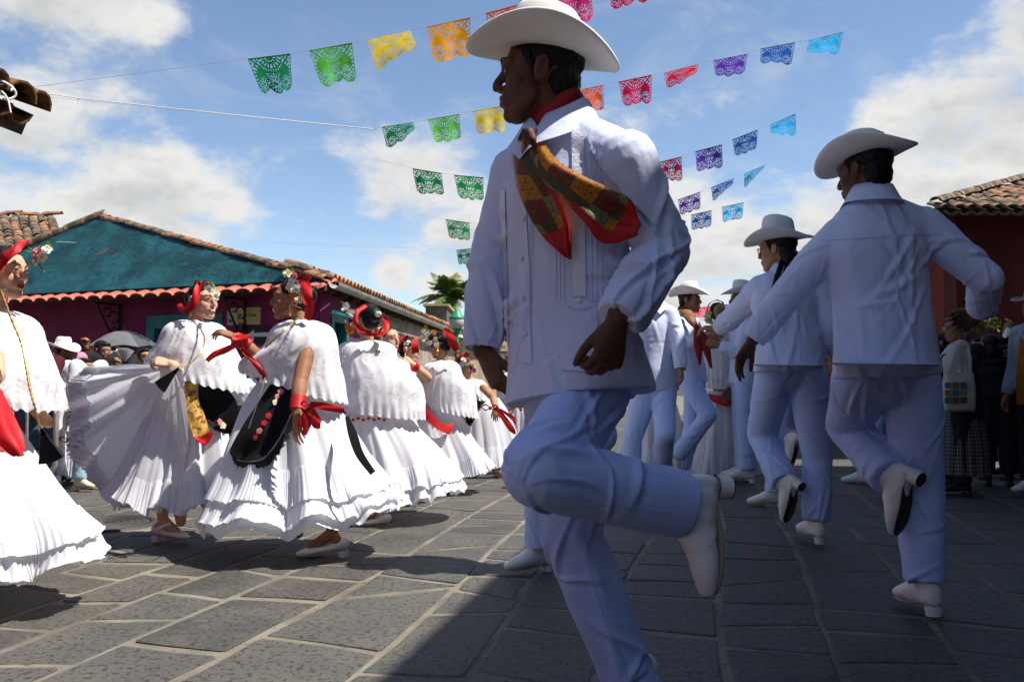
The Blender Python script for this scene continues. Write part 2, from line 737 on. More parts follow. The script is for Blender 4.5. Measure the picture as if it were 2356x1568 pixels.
def kerchief_material(name='printed_kerchief'):
    """printed cotton: patchwork of olive, rust and orange squares with flowers, plain red border"""
    mt = bpy.data.materials.new(name)
    mt.use_nodes = True
    b = NB(mt.node_tree)
    p = b.n['Principled BSDF']
    p.inputs['Roughness'].default_value = .6
    p.inputs['Specular IOR Level'].default_value = .3
    tc = b.node('ShaderNodeTexCoord')
    uv = tc.outputs['UV']
    sep = b.node('ShaderNodeSeparateXYZ')
    b.l.new(uv, sep.inputs[0])
    u, v = sep.outputs[0], sep.outputs[1]
    mp = b.node('ShaderNodeMapping')
    mp.inputs['Scale'].default_value = (2.7, 6.4, 1)
    mp.inputs['Location'].default_value = (.25, .12, 0)
    b.l.new(uv, mp.inputs[0])
    vo = b.node('ShaderNodeTexVoronoi', feature='F1', distance='CHEBYCHEV')
    vo.inputs['Scale'].default_value = 1.0
    vo.inputs['Randomness'].default_value = .35
    b.l.new(mp.outputs[0], vo.inputs['Vector'])
    sp = b.node('ShaderNodeSeparateColor')
    b.l.new(vo.outputs['Color'], sp.inputs[0])
    patch = b.ramp(sp.outputs[0], [(0, (.19, .035, .015)), (.2, (.45, .17, .008)), (.42, (.075, .06, .016)), (.58, (.5, .19, .008)), (.72, (.2, .19, .085)), (.86, (.11, .055, .012))], 'CONSTANT')
    # flower in the middle of each patch
    ang = b.node('ShaderNodeVectorMath', operation='SUBTRACT')
    b.l.new(mp.outputs[0], ang.inputs[0])
    b.l.new(vo.outputs['Position'], ang.inputs[1])
    s2 = b.node('ShaderNodeSeparateXYZ')
    b.l.new(ang.outputs[0], s2.inputs[0])
    th = b.m('ARCTAN2', s2.outputs[1], s2.outputs[0])
    rad = b.node('ShaderNodeVectorMath', operation='LENGTH')
    b.l.new(ang.outputs[0], rad.inputs[0])
    pet = b.m('MULTIPLY_ADD', b.m('SINE', b.m('MULTIPLY', th, 5.0)), .09, .3)
    ring = b.m('ABSOLUTE', b.m('SUBTRACT', rad.outputs['Value'], pet))
    line = b.m('SUBTRACT', 1.0, b.smooth(ring, .02, .06))
    core = b.m('SUBTRACT', 1.0, b.smooth(rad.outputs['Value'], .07, .1))
    dark = b.m('MAXIMUM', line, core)
    nz = b.noise(uv, 38, 4, .7)
    speck = b.smooth(nz, .52, .58)
    out_f = b.smooth(rad.outputs['Value'], .34, .42)
    c = b.mix(b.m('MULTIPLY', speck, b.m('MULTIPLY', out_f, .75)), patch, (.03, .022, .008))
    c = b.mix(b.m('MULTIPLY', dark, .8), c, (.035, .018, .008))
    # red border along the edges and at the tip
    brd = b.m('MAXIMUM', b.smooth(v, .80, .81), b.m('MULTIPLY', b.smooth(u, .80, .81), b.smooth(v, .46, .47)))
    c = b.mix(brd, c, (.42, .012, .014))
    b.l.new(c, p.inputs['Base Color'])
    bp = b.node('ShaderNodeBump')
    bp.inputs['Strength'].default_value = .2
    bp.inputs['Distance'].default_value = .003
    b.l.new(nz, bp.inputs['Height'])
    b.l.new(bp.outputs[0], p.inputs['Normal'])
    return mt


def stone_material():
    mt = bpy.data.materials.new('basalt_stone')
    mt.use_nodes = True
    b = NB(mt.node_tree)
    p = b.n['Principled BSDF']
    p.inputs['Specular IOR Level'].default_value = .4
    geo = b.node('ShaderNodeNewGeometry')
    tc = b.node('ShaderNodeTexCoord')
    pos = geo.outputs['Position']
    oi = b.node('ShaderNodeObjectInfo')
    isl = geo.outputs['Random Per Island']
    rnd = b.m('FRACT', b.m('ADD', oi.outputs['Random'], isl))
    base = b.ramp(rnd, [(0, (.050, .048, .043)), (.4, (.076, .072, .064)), (.72, (.060, .057, .052)), (.9, (.066, .056, .048)), (1, (.094, .087, .074))])
    n1 = b.noise(pos, 3.2, 5, .62)
    base = b.mix(b.m('MULTIPLY', b.smooth(n1, .4, .62), .6), base, (.098, .091, .077))
    n2 = b.noise(pos, 42, 5, .75)
    pits = b.smooth(n2, .53, .60)
    base = b.mix(b.m('MULTIPLY', pits, .8), base, (.013, .0125, .012))
    n3 = b.noise(pos, 120, 2, .6)
    base = b.mix(b.m('MULTIPLY', b.smooth(n3, .55, .7), .35), base, (.13, .126, .116))
    dirt = b.smooth(b.noise(pos, .55, 3, .5), .5, .7)
    base = b.mix(b.m('MULTIPLY', dirt, .3), base, (.115, .102, .078))
    b.l.new(base, p.inputs['Base Color'])
    b.l.new(b.m('MULTIPLY_ADD', n1, .3, .5), p.inputs['Roughness'])
    bp = b.node('ShaderNodeBump')
    bp.inputs['Strength'].default_value = .55
    bp.inputs['Distance'].default_value = .012
    h = b.m('SUBTRACT', b.m('MULTIPLY', n1, .8), b.m('MULTIPLY', pits, .45))
    b.l.new(h, bp.inputs['Height'])
    bp2 = b.node('ShaderNodeBump')
    bp2.inputs['Strength'].default_value = .35
    bp2.inputs['Distance'].default_value = .004
    b.l.new(n3, bp2.inputs['Height'])
    b.l.new(bp.outputs[0], bp2.inputs['Normal'])
    b.l.new(bp2.outputs[0], p.inputs['Normal'])
    return mt


M_LACE = lace_material()
M_KER = kerchief_material()
M_STONE = stone_material()
M_MORTAR = pm('sandy_mortar', (.172, .152, .118), .95, bump=(60, .5, .006), vary=(2.5, .35), dots=(18, .62, (.075, .068, .056)))
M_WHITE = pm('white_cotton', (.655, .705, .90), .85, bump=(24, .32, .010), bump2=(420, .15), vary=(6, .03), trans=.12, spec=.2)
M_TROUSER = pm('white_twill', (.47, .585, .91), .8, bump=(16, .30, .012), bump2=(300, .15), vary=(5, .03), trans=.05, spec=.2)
M_SKIRT = pm('white_skirt_cotton', (.82, .82, .87), .85, bump=(160, .15, .002), vary=(7, .04), trans=.32, spec=.15)
M_EYELET = pm('embroidered_strip', (.74, .75, .85), .9, bump=(150, .9, .004), trans=.05, spec=.15)
M_FELT = pm('cream_felt', (.78, .76, .70), .9, bump=(240, .25, .002), vary=(9, .05), spec=.15)
M_FELT2 = pm('pale_grey_felt', (.62, .64, .63), .9, bump=(240, .25, .002), vary=(9, .05), spec=.15)
M_BOOT = pm('white_leather', (.74, .74, .70), .42, bump=(90, .18, .003), vary=(14, .07), spec=.5)
M_SOLE = pm('dark_sole', (.025, .017, .014), .6, bump=(60, .3))
M_SOLEEDGE = pm('pale_sole_edge', (.30, .245, .19), .6)
M_SKIN = {k: pm('skin_' + k, c, .6, bump=(260, .25, .0015), vary=(22, .2), spec=.3) for k, c in dict(dark=(.115, .046, .023), mid=(.29, .13, .065), light=(.60, .335, .22), tan=(.40, .195, .105)).items()}
M_LIP = pm('lips', (.36, .07, .06), .4, spec=.5)
M_LIPD = pm('lips_dark', (.13, .045, .03), .45)
M_HAIR = pm('black_hair', (.006, .005, .005), .5, bump=(60, .6, .004), spec=.22, stretch=(1, 1, .25))
M_HAIRG = pm('grey_hair', (.06, .055, .05), .5, bump=(60, .6, .004), spec=.4)
M_EYEW = pm('eye_white', (.62, .6, .57), .25)
M_IRIS = pm('dark_iris', (.012, .007, .005), .2)
M_TOOTH = pm('teeth', (.72, .7, .66), .3)
M_RED = pm('red_satin', (.56, .010, .014), .55, bump=(40, .3, .004), vary=(8, .3), trans=.12, spec=.3)
M_REDCLOTH = pm('red_cotton', (.26, .010, .014), .7, bump=(120, .2, .002), vary=(9, .2))
M_VELVET = pm('black_velvet', (.007, .007, .008), .75, bump=(70, .3, .003), spec=.1, sheen=.03)
M_BLACK = pm('black_cloth', (.010, .010, .012), .7, bump=(90, .3), spec=.3)
M_GOLD = pm('gold', (.75, .47, .13), .3, metal=.9, vary=(40, .4))
M_GOLDCLOTH = pm('gold_brocade', (.55, .30, .05), .55, bump=(70, .5, .003), vary=(26, .6), dots=(40, .55, (.13, .05, .01)))
M_FLOWER = {k: pm('petal_' + k, c, .6, vary=(30, .2), trans=.25) for k, c in dict(cream=(.78, .72, .48), white=(.82, .8, .76), pink=(.75, .26, .30), orange=(.72, .22, .04), purple=(.16, .02, .13), red=(.6, .03, .05)).items()}
M_LEAF = pm('leaf_green', (.24, .33, .08), .5, vary=(20, .4), trans=.3)
M_LEAFD = pm('leaf_dark_green', (.07, .14, .03), .5, vary=(20, .4), trans=.2)
M_STEEL = pm('galvanised_steel', (.45, .42, .36), .45, metal=.7, vary=(12, .25))
M_GLASS = pm('lens', (.05, .055, .06), .08, spec=.8)
M_FRAME = pm('spectacle_frame', (.02, .02, .02), .3)
# ------------------------------------------------------------------ the street
STREET = Vector((.222, 1.0, 0)).normalized()      # direction of the long joints
CROSS = Vector((STREET.y, -STREET.x, 0))


def build_ground():
    G = [[(x, y, -.002) for x in np.linspace(-60, 60, 13)] for y in np.linspace(-14, 160, 18)]
    V, Q, _ = gridmesh(G)
    road = mk('road', V, Q, M_MORTAR, smooth=False)
    tag(road, kind='structure')
    # flagstones: rows along the street, split across at uneven lengths
    rng = random.Random(11)
    stones = []
    c = -12.5
    s_of = {}
    rows = []
    while c < 9.5:
        w = rng.uniform(.30, .47)
        rows.append((c, c + w))
        c += w
    wob = lambda s, cc: .035 * math.sin(s * 1.3 + cc * 2.1) + .03 * math.sin(s * .47 + cc * 5.0)
    for (c0, c1) in rows:
        s = 1.2 + rng.uniform(0, .5)
        slant0 = rng.uniform(-.07, .07)
        while s < 24.0:
            L = rng.choice((rng.uniform(.24, .38), rng.uniform(.36, .55), rng.uniform(.5, .78)))
            slant1 = rng.uniform(-.13, .13)
            if rng.random() < .12: slant1 = rng.uniform(-.3, .3)
            j = rng.uniform(.008, .021)
            pts = []
            for (cc, ss, g) in ((c0 + j, s + slant0 * -.5 + j * 1.5, 0), (c0 + j, s + L - slant1 * .5 - j * 1.5, 1), (c1 - j, s + L + slant1 * .5 - j * 1.5, 1), (c1 - j, s + slant0 * .5 + j * 1.5, 0)):
                edge = c0 if cc < (c0 + c1) / 2 else c1
                pts.append((cc + wob(ss, edge) , ss))
            stones.append(pts)
            s += L
            slant0 = slant1
    # shape each stone: outline with softened, slightly chipped corners, low dome
    def shape(pts):
        n = []
        P = [Vector((p[0], p[1])) for p in pts]
        for i in range(4):
            a, b_, c_ = P[i - 1], P[i], P[(i + 1) % 4]
            k = rng.uniform(.02, .09)
            n.append(b_.lerp(a, k * min(1, .2 / max((b_ - a).length, .05))))
            n.append(b_.lerp(c_, k * min(1, .2 / max((c_ - b_).length, .05))))
            m = b_.lerp(c_, rng.uniform(.4, .6))
            d = (c_ - b_).normalized()
            n.append(m + Vector((-d.y, d.x)) * rng.uniform(-.014, .014))
        ctr = sum(P, Vector((0, 0))) / 4
        tilt = (rng.uniform(-.008, .008), rng.uniform(-.008, .008))
        hz = rng.uniform(.000, .003)
        V = []
        for q in n:
            w = CROSS * q.x + STREET * q.y
            V.append((w.x, w.y, -.02))
        for ins, z in ((.0, -.0015), (.010, .001)):
            for q in n:
                d = (ctr - q)
                q2 = q + d.normalized() * ins
                w = CROSS * q2.x + STREET * q2.y
                V.append((w.x, w.y, z + hz + (q2.x - ctr.x) * tilt[0] + (q2.y - ctr.y) * tilt[1]))
        k = len(n)
        Fc = []
        for r in range(2):
            for i in range(k):
                i2 = (i + 1) % k
                Fc.append((r * k + i, (r + 1) * k + i, (r + 1) * k + i2, r * k + i2))
        Fc.append(tuple(2 * k + i for i in range(k))[::-1])
        w = CROSS * ctr.x + STREET * ctr.y
        return V, Fc, (w.x, w.y)
    shaped = [shape(p) for p in stones]
    vis = []
    for k, (V, Fc, (x, y)) in enumerate(shaped):
        if y < .4: continue
        q = proj([(x, y, 0)])[0]
        if -60 < q[0] < WPX + 60 and q[1] < HPX + 40:
            # leave the manhole free
            if (x - MANHOLE.x) ** 2 + (y - MANHOLE.y) ** 2 < .36 ** 2: continue
            a = 1.0 / y ** 2
            hid = 3.0 if q[0] < 1180 else 1.0
            vis.append((a * hid, k))
    vis.sort(reverse=True)
    near = [k for _, k in vis[:300]]
    ns = set(near)
    for k in near:
        V, Fc, _ = shaped[k]
        mk('paving_stone', V, [f[::-1] for f in Fc], M_STONE, road, smooth=False)
    rest = [(shaped[k][0], [f[::-1] for f in shaped[k][1]]) for k in range(len(shaped)) if k not in ns and (Vector(shaped[k][2]) - MANHOLE.xy).length > .36]
    V, Fc = merge(rest)
    o = mk('paving_stones', V, Fc, M_STONE, road, smooth=False)
    tag(o, kind='stuff')
    return road


MANHOLE = on_ground(236, 1206)
ROAD = build_ground()


def build_manhole():
    t = empty('manhole_cover', (MANHOLE.x, MANHOLE.y, 0), 'round iron manhole cover set in the paving between the whirling white skirts on the left', 'manhole cover')
    a = np.linspace(0, 2 * PI, 40, endpoint=False)
    def ring(r0, r1, z0, z1):
        rows = [[(MANHOLE.x + r * math.cos(q), MANHOLE.y + r * math.sin(q), z) for q in a] for r, z in ((r0, z0), (r0, z1), (r1, z1), (r1, z0))]
        V, Q, _ = gridmesh(rows, True)
        return V, Q
    mt = pm('cast_iron', (.06, .055, .05), .6, metal=.4, bump=(90, .4))
    V, Q = ring(.34, .29, -.02, .012)
    mk('rim', V, Q, mt, t)
    V, Q = ring(.28, .002, -.02, .008)
    mk('lid', V, Q, mt, t)
    parts = []
    for i in range(6):
        V, Q = ring(.25 - i * .04, .237 - i * .04, .006, .012)
        parts.append((V, Q))
    V, Q = cat(parts)
    mk('ribs', V, Q, mt, t)


build_manhole()

# ------------------------------------------------------------------ roof tiles
M_TILE = pm('clay_tile', (.36, .17, .085), .85, bump=(30, .5, .006), vary=(5, .35), dots=(9, .56, (.09, .065, .045)))
M_TILE2 = pm('weathered_tile', (.21, .14, .088), .9, bump=(30, .5, .006), vary=(5, .45), dots=(7, .50, (.06, .05, .035)))
M_TERRA = pm('terracotta_sheet', (.45, .13, .085), .7, bump=(20, .2), vary=(4, .25))
M_WOOD = pm('dark_timber', (.075, .04, .022), .8, bump=(30, .5), vary=(6, .4), stretch=(4, 4, .6))


def tile_mesh(name='roof_tile', w=.19, L=.42, h=.075, mat=None, taper=.82):
    """half-round clay tile running along +y, arched in x, thick shell"""
    a = np.linspace(0, PI, 7)
    rows = []
    for (y, k) in ((0, 1.0), (L, taper)):
        rows.append([(w / 2 * k * math.cos(q), y, h * k * math.sin(q)) for q in a])
    top = np.array(rows)
    th = .016
    low = top.copy()
    low[:, :, 0] *= 1 - th / (w / 2)
    low[:, :, 2] *= 1 - th / h * .9
    V = np.concatenate([top.reshape(-1, 3), low.reshape(-1, 3)])
    n = 7
    Fc = []
    for i in range(n - 1):
        Fc.append((i, n + i, n + i + 1, i + 1)[::-1])
        Fc.append((2 * n + i, 2 * n + i + 1, 3 * n + i + 1, 3 * n + i)[::-1])
        Fc.append((i, i + 1, 2 * n + i + 1, 2 * n + i)[::-1])
        Fc.append((n + i, 3 * n + i, 3 * n + i + 1, n + i + 1)[::-1])
    me = raw_mesh(name, V, Fc, [mat or M_TILE], smooth=False)
    return me


TILE = tile_mesh()
TILE_W = tile_mesh('weathered_roof_tile', mat=M_TILE2)
TILE_S = tile_mesh('small_roof_tile', .145, .42, .052, M_TILE2)
TILE_S2 = tile_mesh('small_clay_tile', .145, .42, .052, M_TILE)
TILE_T = tile_mesh('terracotta_tile', .26, .5, .06, M_TERRA, 1.0)
TRNG = random.Random(5)


def put_tile(me, pos, down, nrm, parent, flip=False, jit=.03):
    """tile whose open end (y=0) lies at pos and which runs up the slope (-down)"""
    y = (-Vector(down)).normalized()
    z = Vector(nrm).normalized()
    x = y.cross(z).normalized()
    z = x.cross(y)
    if flip:
        z, x = -z, -x
    a = TRNG.uniform(-jit, jit)
    b2 = TRNG.uniform(-jit, jit)
    R = Matrix(((x.x, y.x, z.x), (x.y, y.y, z.y), (x.z, y.z, z.z))).to_4x4()
    R = R @ Matrix.Rotation(a, 4, 'Z') @ Matrix.Rotation(b2, 4, 'X')
    return inst('roof_tile', me, Matrix.Translation(Vector(pos)) @ R, parent)


def quad_slab(p, th, n):
    """thick quad from 4 corner points, thickness along -n"""
    n = Vector(n).normalized() * th
    P = [Vector(q) for q in p]
    V = [tuple(q) for q in P] + [tuple(q - n) for q in P]
    return np.array(V), [(0, 1, 2, 3), (7, 6, 5, 4), (0, 4, 5, 1), (1, 5, 6, 2), (2, 6, 7, 3), (3, 7, 4, 0)]


def wall_between(a, b2, z0, z1, th, inward):
    a, b2 = Vector(a), Vector(b2)
    n = Vector(inward).normalized() * th
    P = [Vector((a.x, a.y, 0)), Vector((b2.x, b2.y, 0)), Vector((b2.x, b2.y, 0)) + n, Vector((a.x, a.y, 0)) + n]
    V = [(p.x, p.y, z0) for p in P] + [(p.x, p.y, z1) for p in P]
    Fc = [(0, 3, 2, 1), (4, 5, 6, 7), (0, 1, 5, 4), (1, 2, 6, 5), (2, 3, 7, 6), (3, 0, 4, 7)]
    return np.array(V), Fc


M_MAGENTA = pm('magenta_plaster', (.16, .012, .062), .85, bump=(14, .35, .01), vary=(2.2, .3), dots=(6, .66, (.10, .012, .045)))
M_TEAL = pm('teal_paint', (.015, .14, .15), .6, bump=(20, .3), vary=(3, .3))
M_DARKROOM = pm('dark_interior', (.012, .012, .014), .9)


def tarp_material():
    mt = bpy.data.materials.new('teal_tarpaulin')
    mt.use_nodes = True
    b = NB(mt.node_tree)
    p = b.n['Principled BSDF']
    p.inputs['Roughness'].default_value = .42
    p.inputs['Specular IOR Level'].default_value = .5
    tc = b.node('ShaderNodeTexCoord')
    v = tc.outputs['Object']
    n = b.noise(v, 1.6, 6, .65, .4)
    c = b.mix(b.smooth(n, .35, .68), (.003, .034, .040), (.009, .080, .087))
    sepv = b.node('ShaderNodeSeparateXYZ')
    b.l.new(v, sepv.inputs[0])
    w = b.smooth(b.noise(v, 4.5, 6, .7, .3), .60, .66)
    lowb = b.m('SUBTRACT', 1.0, b.smooth(sepv.outputs[2], .2, 1.15))
    c = b.mix(b.m('MULTIPLY', w, lowb), c, (.34, .40, .42))
    w2 = b.smooth(b.noise(v, 3.1, 4, .6, .3), .65, .70)
    c = b.mix(b.m('MULTIPLY', w2, b.m('MULTIPLY', lowb, .7)), c, (.36, .24, .26))
    d = b.smooth(b.noise(v, 2.7, 7, .75), .56, .63)
    c = b.mix(b.m('MULTIPLY', d, .75), c, (.003, .016, .02))
    b.l.new(c, p.inputs['Base Color'])
    bp = b.node('ShaderNodeBump')
    bp.inputs['Strength'].default_value = .9
    bp.inputs['Distance'].default_value = .09
    b.l.new(b.noise(v, 2.4, 6, .6, .5), bp.inputs['Height'])
    b.l.new(bp.outputs[0], p.inputs['Normal'])
    return mt


def glyphs(parent, origin, ux, uz, w, h, mat, seed, n=14, rows=1, off=None):
    """small print too far away to read: uneven dark strokes"""
    r = random.Random(seed)
    nrm = Vector(ux).cross(Vector(uz)).normalized()
    parts = []
    for row in range(rows):
        x = 0
        z = -row * h * 1.7
        while x < w:
            cw = r.uniform(.45, .8) * h
            if r.random() < .16:
                x += h * .5
                continue
            hh = h * r.choice((1, 1, .75))
            t = h * .2
            bars = r.sample([(0, 0, t, hh), (cw - t, 0, cw, hh), (0, hh - t, cw, hh), (0, 0, cw, t), (0, hh * .45, cw, hh * .45 + t)], 3)
            for k, (a0, b0, a1, b1) in enumerate(bars):
                P = []
                for (aa, bb) in ((a0, b0), (a1, b0), (a1, b1), (a0, b1)):
                    q = Vector(origin) + Vector(ux) * (x + aa) + Vector(uz) * (z + bb) + nrm * (.0015 * k)
                    P.append(tuple(q))
                parts.append((np.array(P), [(0, 1, 2, 3)]))
            x += cw + h * .28
    V, Fc = merge(parts)
    return mk('lettering', V, Fc, mat, parent, smooth=False)


def build_left_house():
    C0 = at(735, 874, 12.6); C0.z = 0                      # street corner of the house
    u = Vector((-.925, .38, 0)).normalized()              # along the front, away to the left
    v = Vector((.072, 1, 0)).normalized()                 # along the street
    t = empty('house', C0, 'magenta corner house under a tiled roof patched with a teal tarpaulin', 'house')
    LF, LS = 8.6, 10.5
    zt = 2.5
    nf = Vector((-u.y, u.x, 0)) * (1 if (-u.y) * 0 + u.x * -1 > 0 else -1)   # outward normal of the front (towards the viewer)
    if nf.y > 0: nf = -nf
    ns = Vector((v.y, -v.x, 0))
    # front wall with an opening for the door; three butted pieces
    fp = lambda d: C0 + u * d
    th = .25
    d0, d1, zh = 1.72, 3.2, 1.92
    V, Fc = merge([wall_between(fp(0), fp(d0), 0, zt, th, -nf), wall_between(fp(d0), fp(d1), zh, zt, th, -nf), wall_between(fp(d1), fp(LF), 0, zt, th, -nf)])
    mk('wall', V, Fc, M_MAGENTA, t, smooth=False)
    # door in the front: frame, leaf, dark gap
    dr = empty('door', fp(d0), parent=t)
    fr = []
    for (a, b_, z0, z1) in ((d0, d0 + .16, 0, zh), (d1 - .16, d1, 0, zh), (d0 + .16, d1 - .16, zh - .2, zh)):
        V, Fc = wall_between(fp(a) + nf * .02, fp(b_) + nf * .02, z0, z1, .12, -nf)
        fr.append((V, Fc))
    V, Fc = merge(fr)
    mk('door_frame', V, Fc, M_TEAL, dr, smooth=False)
    V, Fc = wall_between(fp(d0 + .16) - nf * .1, fp((d0 + d1) / 2 - .15) - nf * .1, 0, zh - .2, .05, -nf)
    mk('door_leaf', V, Fc, M_TEAL, dr, smooth=False)
    V, Fc = wall_between(fp(d0 - .6) - nf * .27, fp(d1 + .6) - nf * .27, 0, zh + .2, .04, -nf)
    mk('doorway', V, Fc, M_DARKROOM, dr, smooth=False)
    # small teal shutter panel further left
    V, Fc = wall_between(fp(4.0) + nf * .03, fp(4.5) + nf * .03, 1.28, 1.5, .028, -nf)
    mk('shutter_board', V, Fc, M_TEAL, t, smooth=False)
    # side wall along the street: magenta, a teal door, then bare weathered plaster
    sp = lambda d: C0 + v * d
    e0, e1 = .55, 1.55
    M_OLD = pm('weathered_plaster', (.33, .27, .205), .95, bump=(7, .6, .02), vary=(1.8, .4), dots=(5, .58, (.13, .115, .095)))
    V, Fc = merge([wall_between(sp(0) - ns * 0 + v * .0, sp(e0), 0, zt, th, -ns), wall_between(sp(e0), sp(e1), 1.98, zt, th, -ns), wall_between(sp(e1), sp(3.6), 0, zt, th, -ns)])
    mk('wall', V, Fc, M_MAGENTA, t, smooth=False)
    V, Fc = wall_between(sp(3.602), sp(LS), 0, zt, th, -ns)
    mk('wall', V, Fc, M_OLD, t, smooth=False)
    V, Fc = merge([wall_between(sp(a) + ns * .02, sp(b_) + ns * .02, z0, z1, .14, -ns) for (a, b_, z0, z1) in ((e0, e0 + .14, 0, 1.98), (e1 - .14, e1, 0, 1.98), (e0 + .14, e1 - .14, 1.8, 1.98))])
    d2 = empty('door', sp(e0), parent=t)
    mk('door_frame', V, Fc, M_TEAL, d2, smooth=False)
    V, Fc = wall_between(sp(e0 + .14) - ns * .12, sp(e1 - .14) - ns * .12, 0, 1.8, .05, -ns)
    mk('door_leaf', V, Fc, pm('dark_teal', (.008, .045, .05), .6), d2, smooth=False)
    # roof: front hip under a tarpaulin, street-side slope in tile
    oh = .42
    ez = 2.52
    A = C0 + nf * oh + ns * oh - u * 0 + Vector((0, 0, ez - .02))
    A = at(752, 646, (C0 + nf * oh).y)
    ez = A.z
    Bp = C0 + u * LF + nf * oh; Bp.z = ez
    APX = at(232, 500, 15.6)
    E = A + v * (LS); E.z = ez
    R2 = APX + v * LS
    nh = (Bp - A).cross(APX - A).normalized()
    if nh.z < 0: nh = -nh
    # tarpaulin: sagging sheet between eave and hips
    n = 26
    G = []
    for j in range(n):
        s = j / (n - 1)
        a, b_ = A.lerp(APX, s), Bp.lerp(APX, s)
        row = []
        for i in range(41):
            q = a.lerp(b_, i / 40)
            row.append(q)
        G.append(row)
    G = np.array([[tuple(q) for q in r] for r in G])
    w = fbm(G.reshape(-1, 3) * 1.3, 3, 3).reshape(n, 41) * .05 + fbm(G.reshape(-1, 3) * 4.0, 9, 2).reshape(n, 41) * .018
    fade = np.minimum(1, np.linspace(0, 1, n) * 8)[:, None]
    G = G + np.array(nh) * (w * fade + .03)[..., None]
    V, Q, _ = gridmesh(G)
    mk('tarpaulin', V, Q[:, ::-1], tarp_material(), t)
    V, Fc = quad_slab((Bp, A, APX, APX), .09, nh)
    M_DECK = pm('roof_deck', (.06, .045, .035), .9)
    mk('roof', *quad_slab((A, Bp, APX + Vector((-.05, 0, -.01)), APX + Vector((0, 0, -.01))), .07, nh), M_DECK, t, smooth=False)
    n2 = (E - A).cross(R2 - A).normalized()
    if n2.z < 0: n2 = -n2
    mk('roof', *quad_slab((A, E, R2, APX), .07, n2), M_DECK, t, smooth=False)
    # hip tiles from the corner to the ridge, lapped
    d = (APX - A)
    L = d.length
    k = int(L / .27)
    for i in range(k):
        p = A + d * (i / k)
        put_tile(TILE_S if TRNG.random() < .6 else TILE_S2, p + nh * .02 + Vector((0, 0, .02)), -d, (nh + n2), t, jit=.07)
    d = (APX - Bp)
    k = int(d.length / .3)
    for i in range(k):
        p = Bp + d * (i / k)
        put_tile(TILE_W, p + nh * .02 + Vector((0, 0, .02)), -d, nh, t, jit=.05)
    # terracotta eave strip along the front
    k = int((Bp - A).length / .27)
    slope = (APX - (A + Bp) / 2).normalized()
    dn = nf * .92 + Vector((0, 0, -.34))
    for i in range(k):
        p = A.lerp(Bp, (i + .5) / k) + Vector((0, 0, -.13)) + nf * .2
        put_tile(TILE_T, p, dn, Vector((0, 0, 1)) + nf * .35, t, jit=.012)
    V, Fc = beam(A + nf * .02 + Vector((0, 0, -.1)), Bp + nf * .02 + Vector((0, 0, -.1)), .06, .07)
    mk('eave_beam', V, Fc, M_WOOD, t, smooth=False)
    # street-side eave: two courses of tiles and the gutter
    slope2 = (APX - A) - v * (APX - A).dot(v)
    slope2.normalize()
    k = int(LS / .215)
    for i in range(1, k):
        p = A + v * (i * .215) + Vector((0, 0, .05))
        for c in range(2):
            put_tile(TILE if TRNG.random() < .7 else TILE_W, p + slope2 * (c * .33) - slope2 * .05 + n2 * (.012 * c + .02), -slope2, n2, t, jit=.10)
    a = np.linspace(PI, 2 * PI, 9)
    rows = []
    g0, g1 = A + ns * .10 + Vector((0, 0, -.02)), E + ns * .10 + Vector((0, 0, -.02))
    for s in np.linspace(0.0, 1, 8):
        c = g0.lerp(g1, s)
        rows.append([tuple(c + ns * (.075 * math.cos(q)) + Vector((0, 0, .085 * math.sin(q)))) for q in a])
    V, Q, _ = gridmesh(rows)
    rows2 = [[tuple(np.array(p) - np.array(ns) * 0 + np.array((0, 0, .004))) for p in r] for r in rows]
    M_GUT = pm('zinc_gutter', (.42, .42, .40), .5, metal=.5, vary=(3, .3), dots=(8, .62, (.2, .14, .09)))
    mk('gutter', V, Q, M_GUT, t)
    # soffit rafters under the street-side eave
    for i in range(14):
        p = A + v * (.3 + i * .74)
        V, Fc = beam(p + ns * .02 + Vector((0, 0, -.1)), p - ns * .6 + Vector((0, 0, -.02)), .07, .09)
        mk('rafter', V, Fc, M_WOOD, t, smooth=False)
    # wrought brackets on the front
    for dd in (1.3, 3.75):
        b0 = fp(dd)
        br = empty('eave_bracket', b0 + Vector((0, 0, 2.3)), parent=t)
        z = ez - .18
        parts = [tube([b0 + nf * .03 + Vector((0, 0, z - .75)), b0 + nf * .03 + Vector((0, 0, z))], [.022] * 2, 8, sub=1),
                 tube([b0 + nf * .03 + Vector((0, 0, z)), b0 + nf * .5 + Vector((0, 0, z))], [.018] * 2, 8, sub=1),
                 tube([b0 + nf * .03 + Vector((0, 0, z - .68)), b0 + nf * .22 + Vector((0, 0, z - .42)), b0 + nf * .47 + Vector((0, 0, z - .02))], [.018] * 3, 8)]
        for (cx, cz, rr) in ((.13, -.2, .09), (.27, -.13, .07), (.12, -.42, .06)):
            q = [b0 + nf * (cx + rr * math.cos(s)) + Vector((0, 0, z + cz + rr * math.sin(s))) for s in np.linspace(0, 5.2, 12)]
            parts.append(tube(q, [.010] * 12, 6, sub=1))
        V, Fc = merge(parts)
        mk('scrollwork', V, Fc, pm('wrought_iron', (.012, .011, .012), .5, metal=.5), br)
    # signs fixed to the front wall
    M_SIGN = pm('yellow_sign_board', (.42, .35, .12), .5, vary=(9, .3))
    q0 = fp(1.62) + nf * .03
    s = empty('street_sign', q0 + Vector((0, 0, 1.7)), 'small yellowish street name board on the magenta wall above the arrow sign', 'sign')
    V, Fc = wall_between(fp(1.62) + nf * .03, fp(1.02) + nf * .03, 1.735, 1.99, .028, -nf)
    mk('board', V, Fc, M_SIGN, s, smooth=False)
    V, Fc = wall_between(fp(1.60) + nf * .034, fp(1.50) + nf * .034, 1.75, 1.965, .003, -nf)
    mk('emblem_panel', V, Fc, pm('pale_grey_panel', (.36, .36, .33), .5), s, smooth=False)
    ux = -u
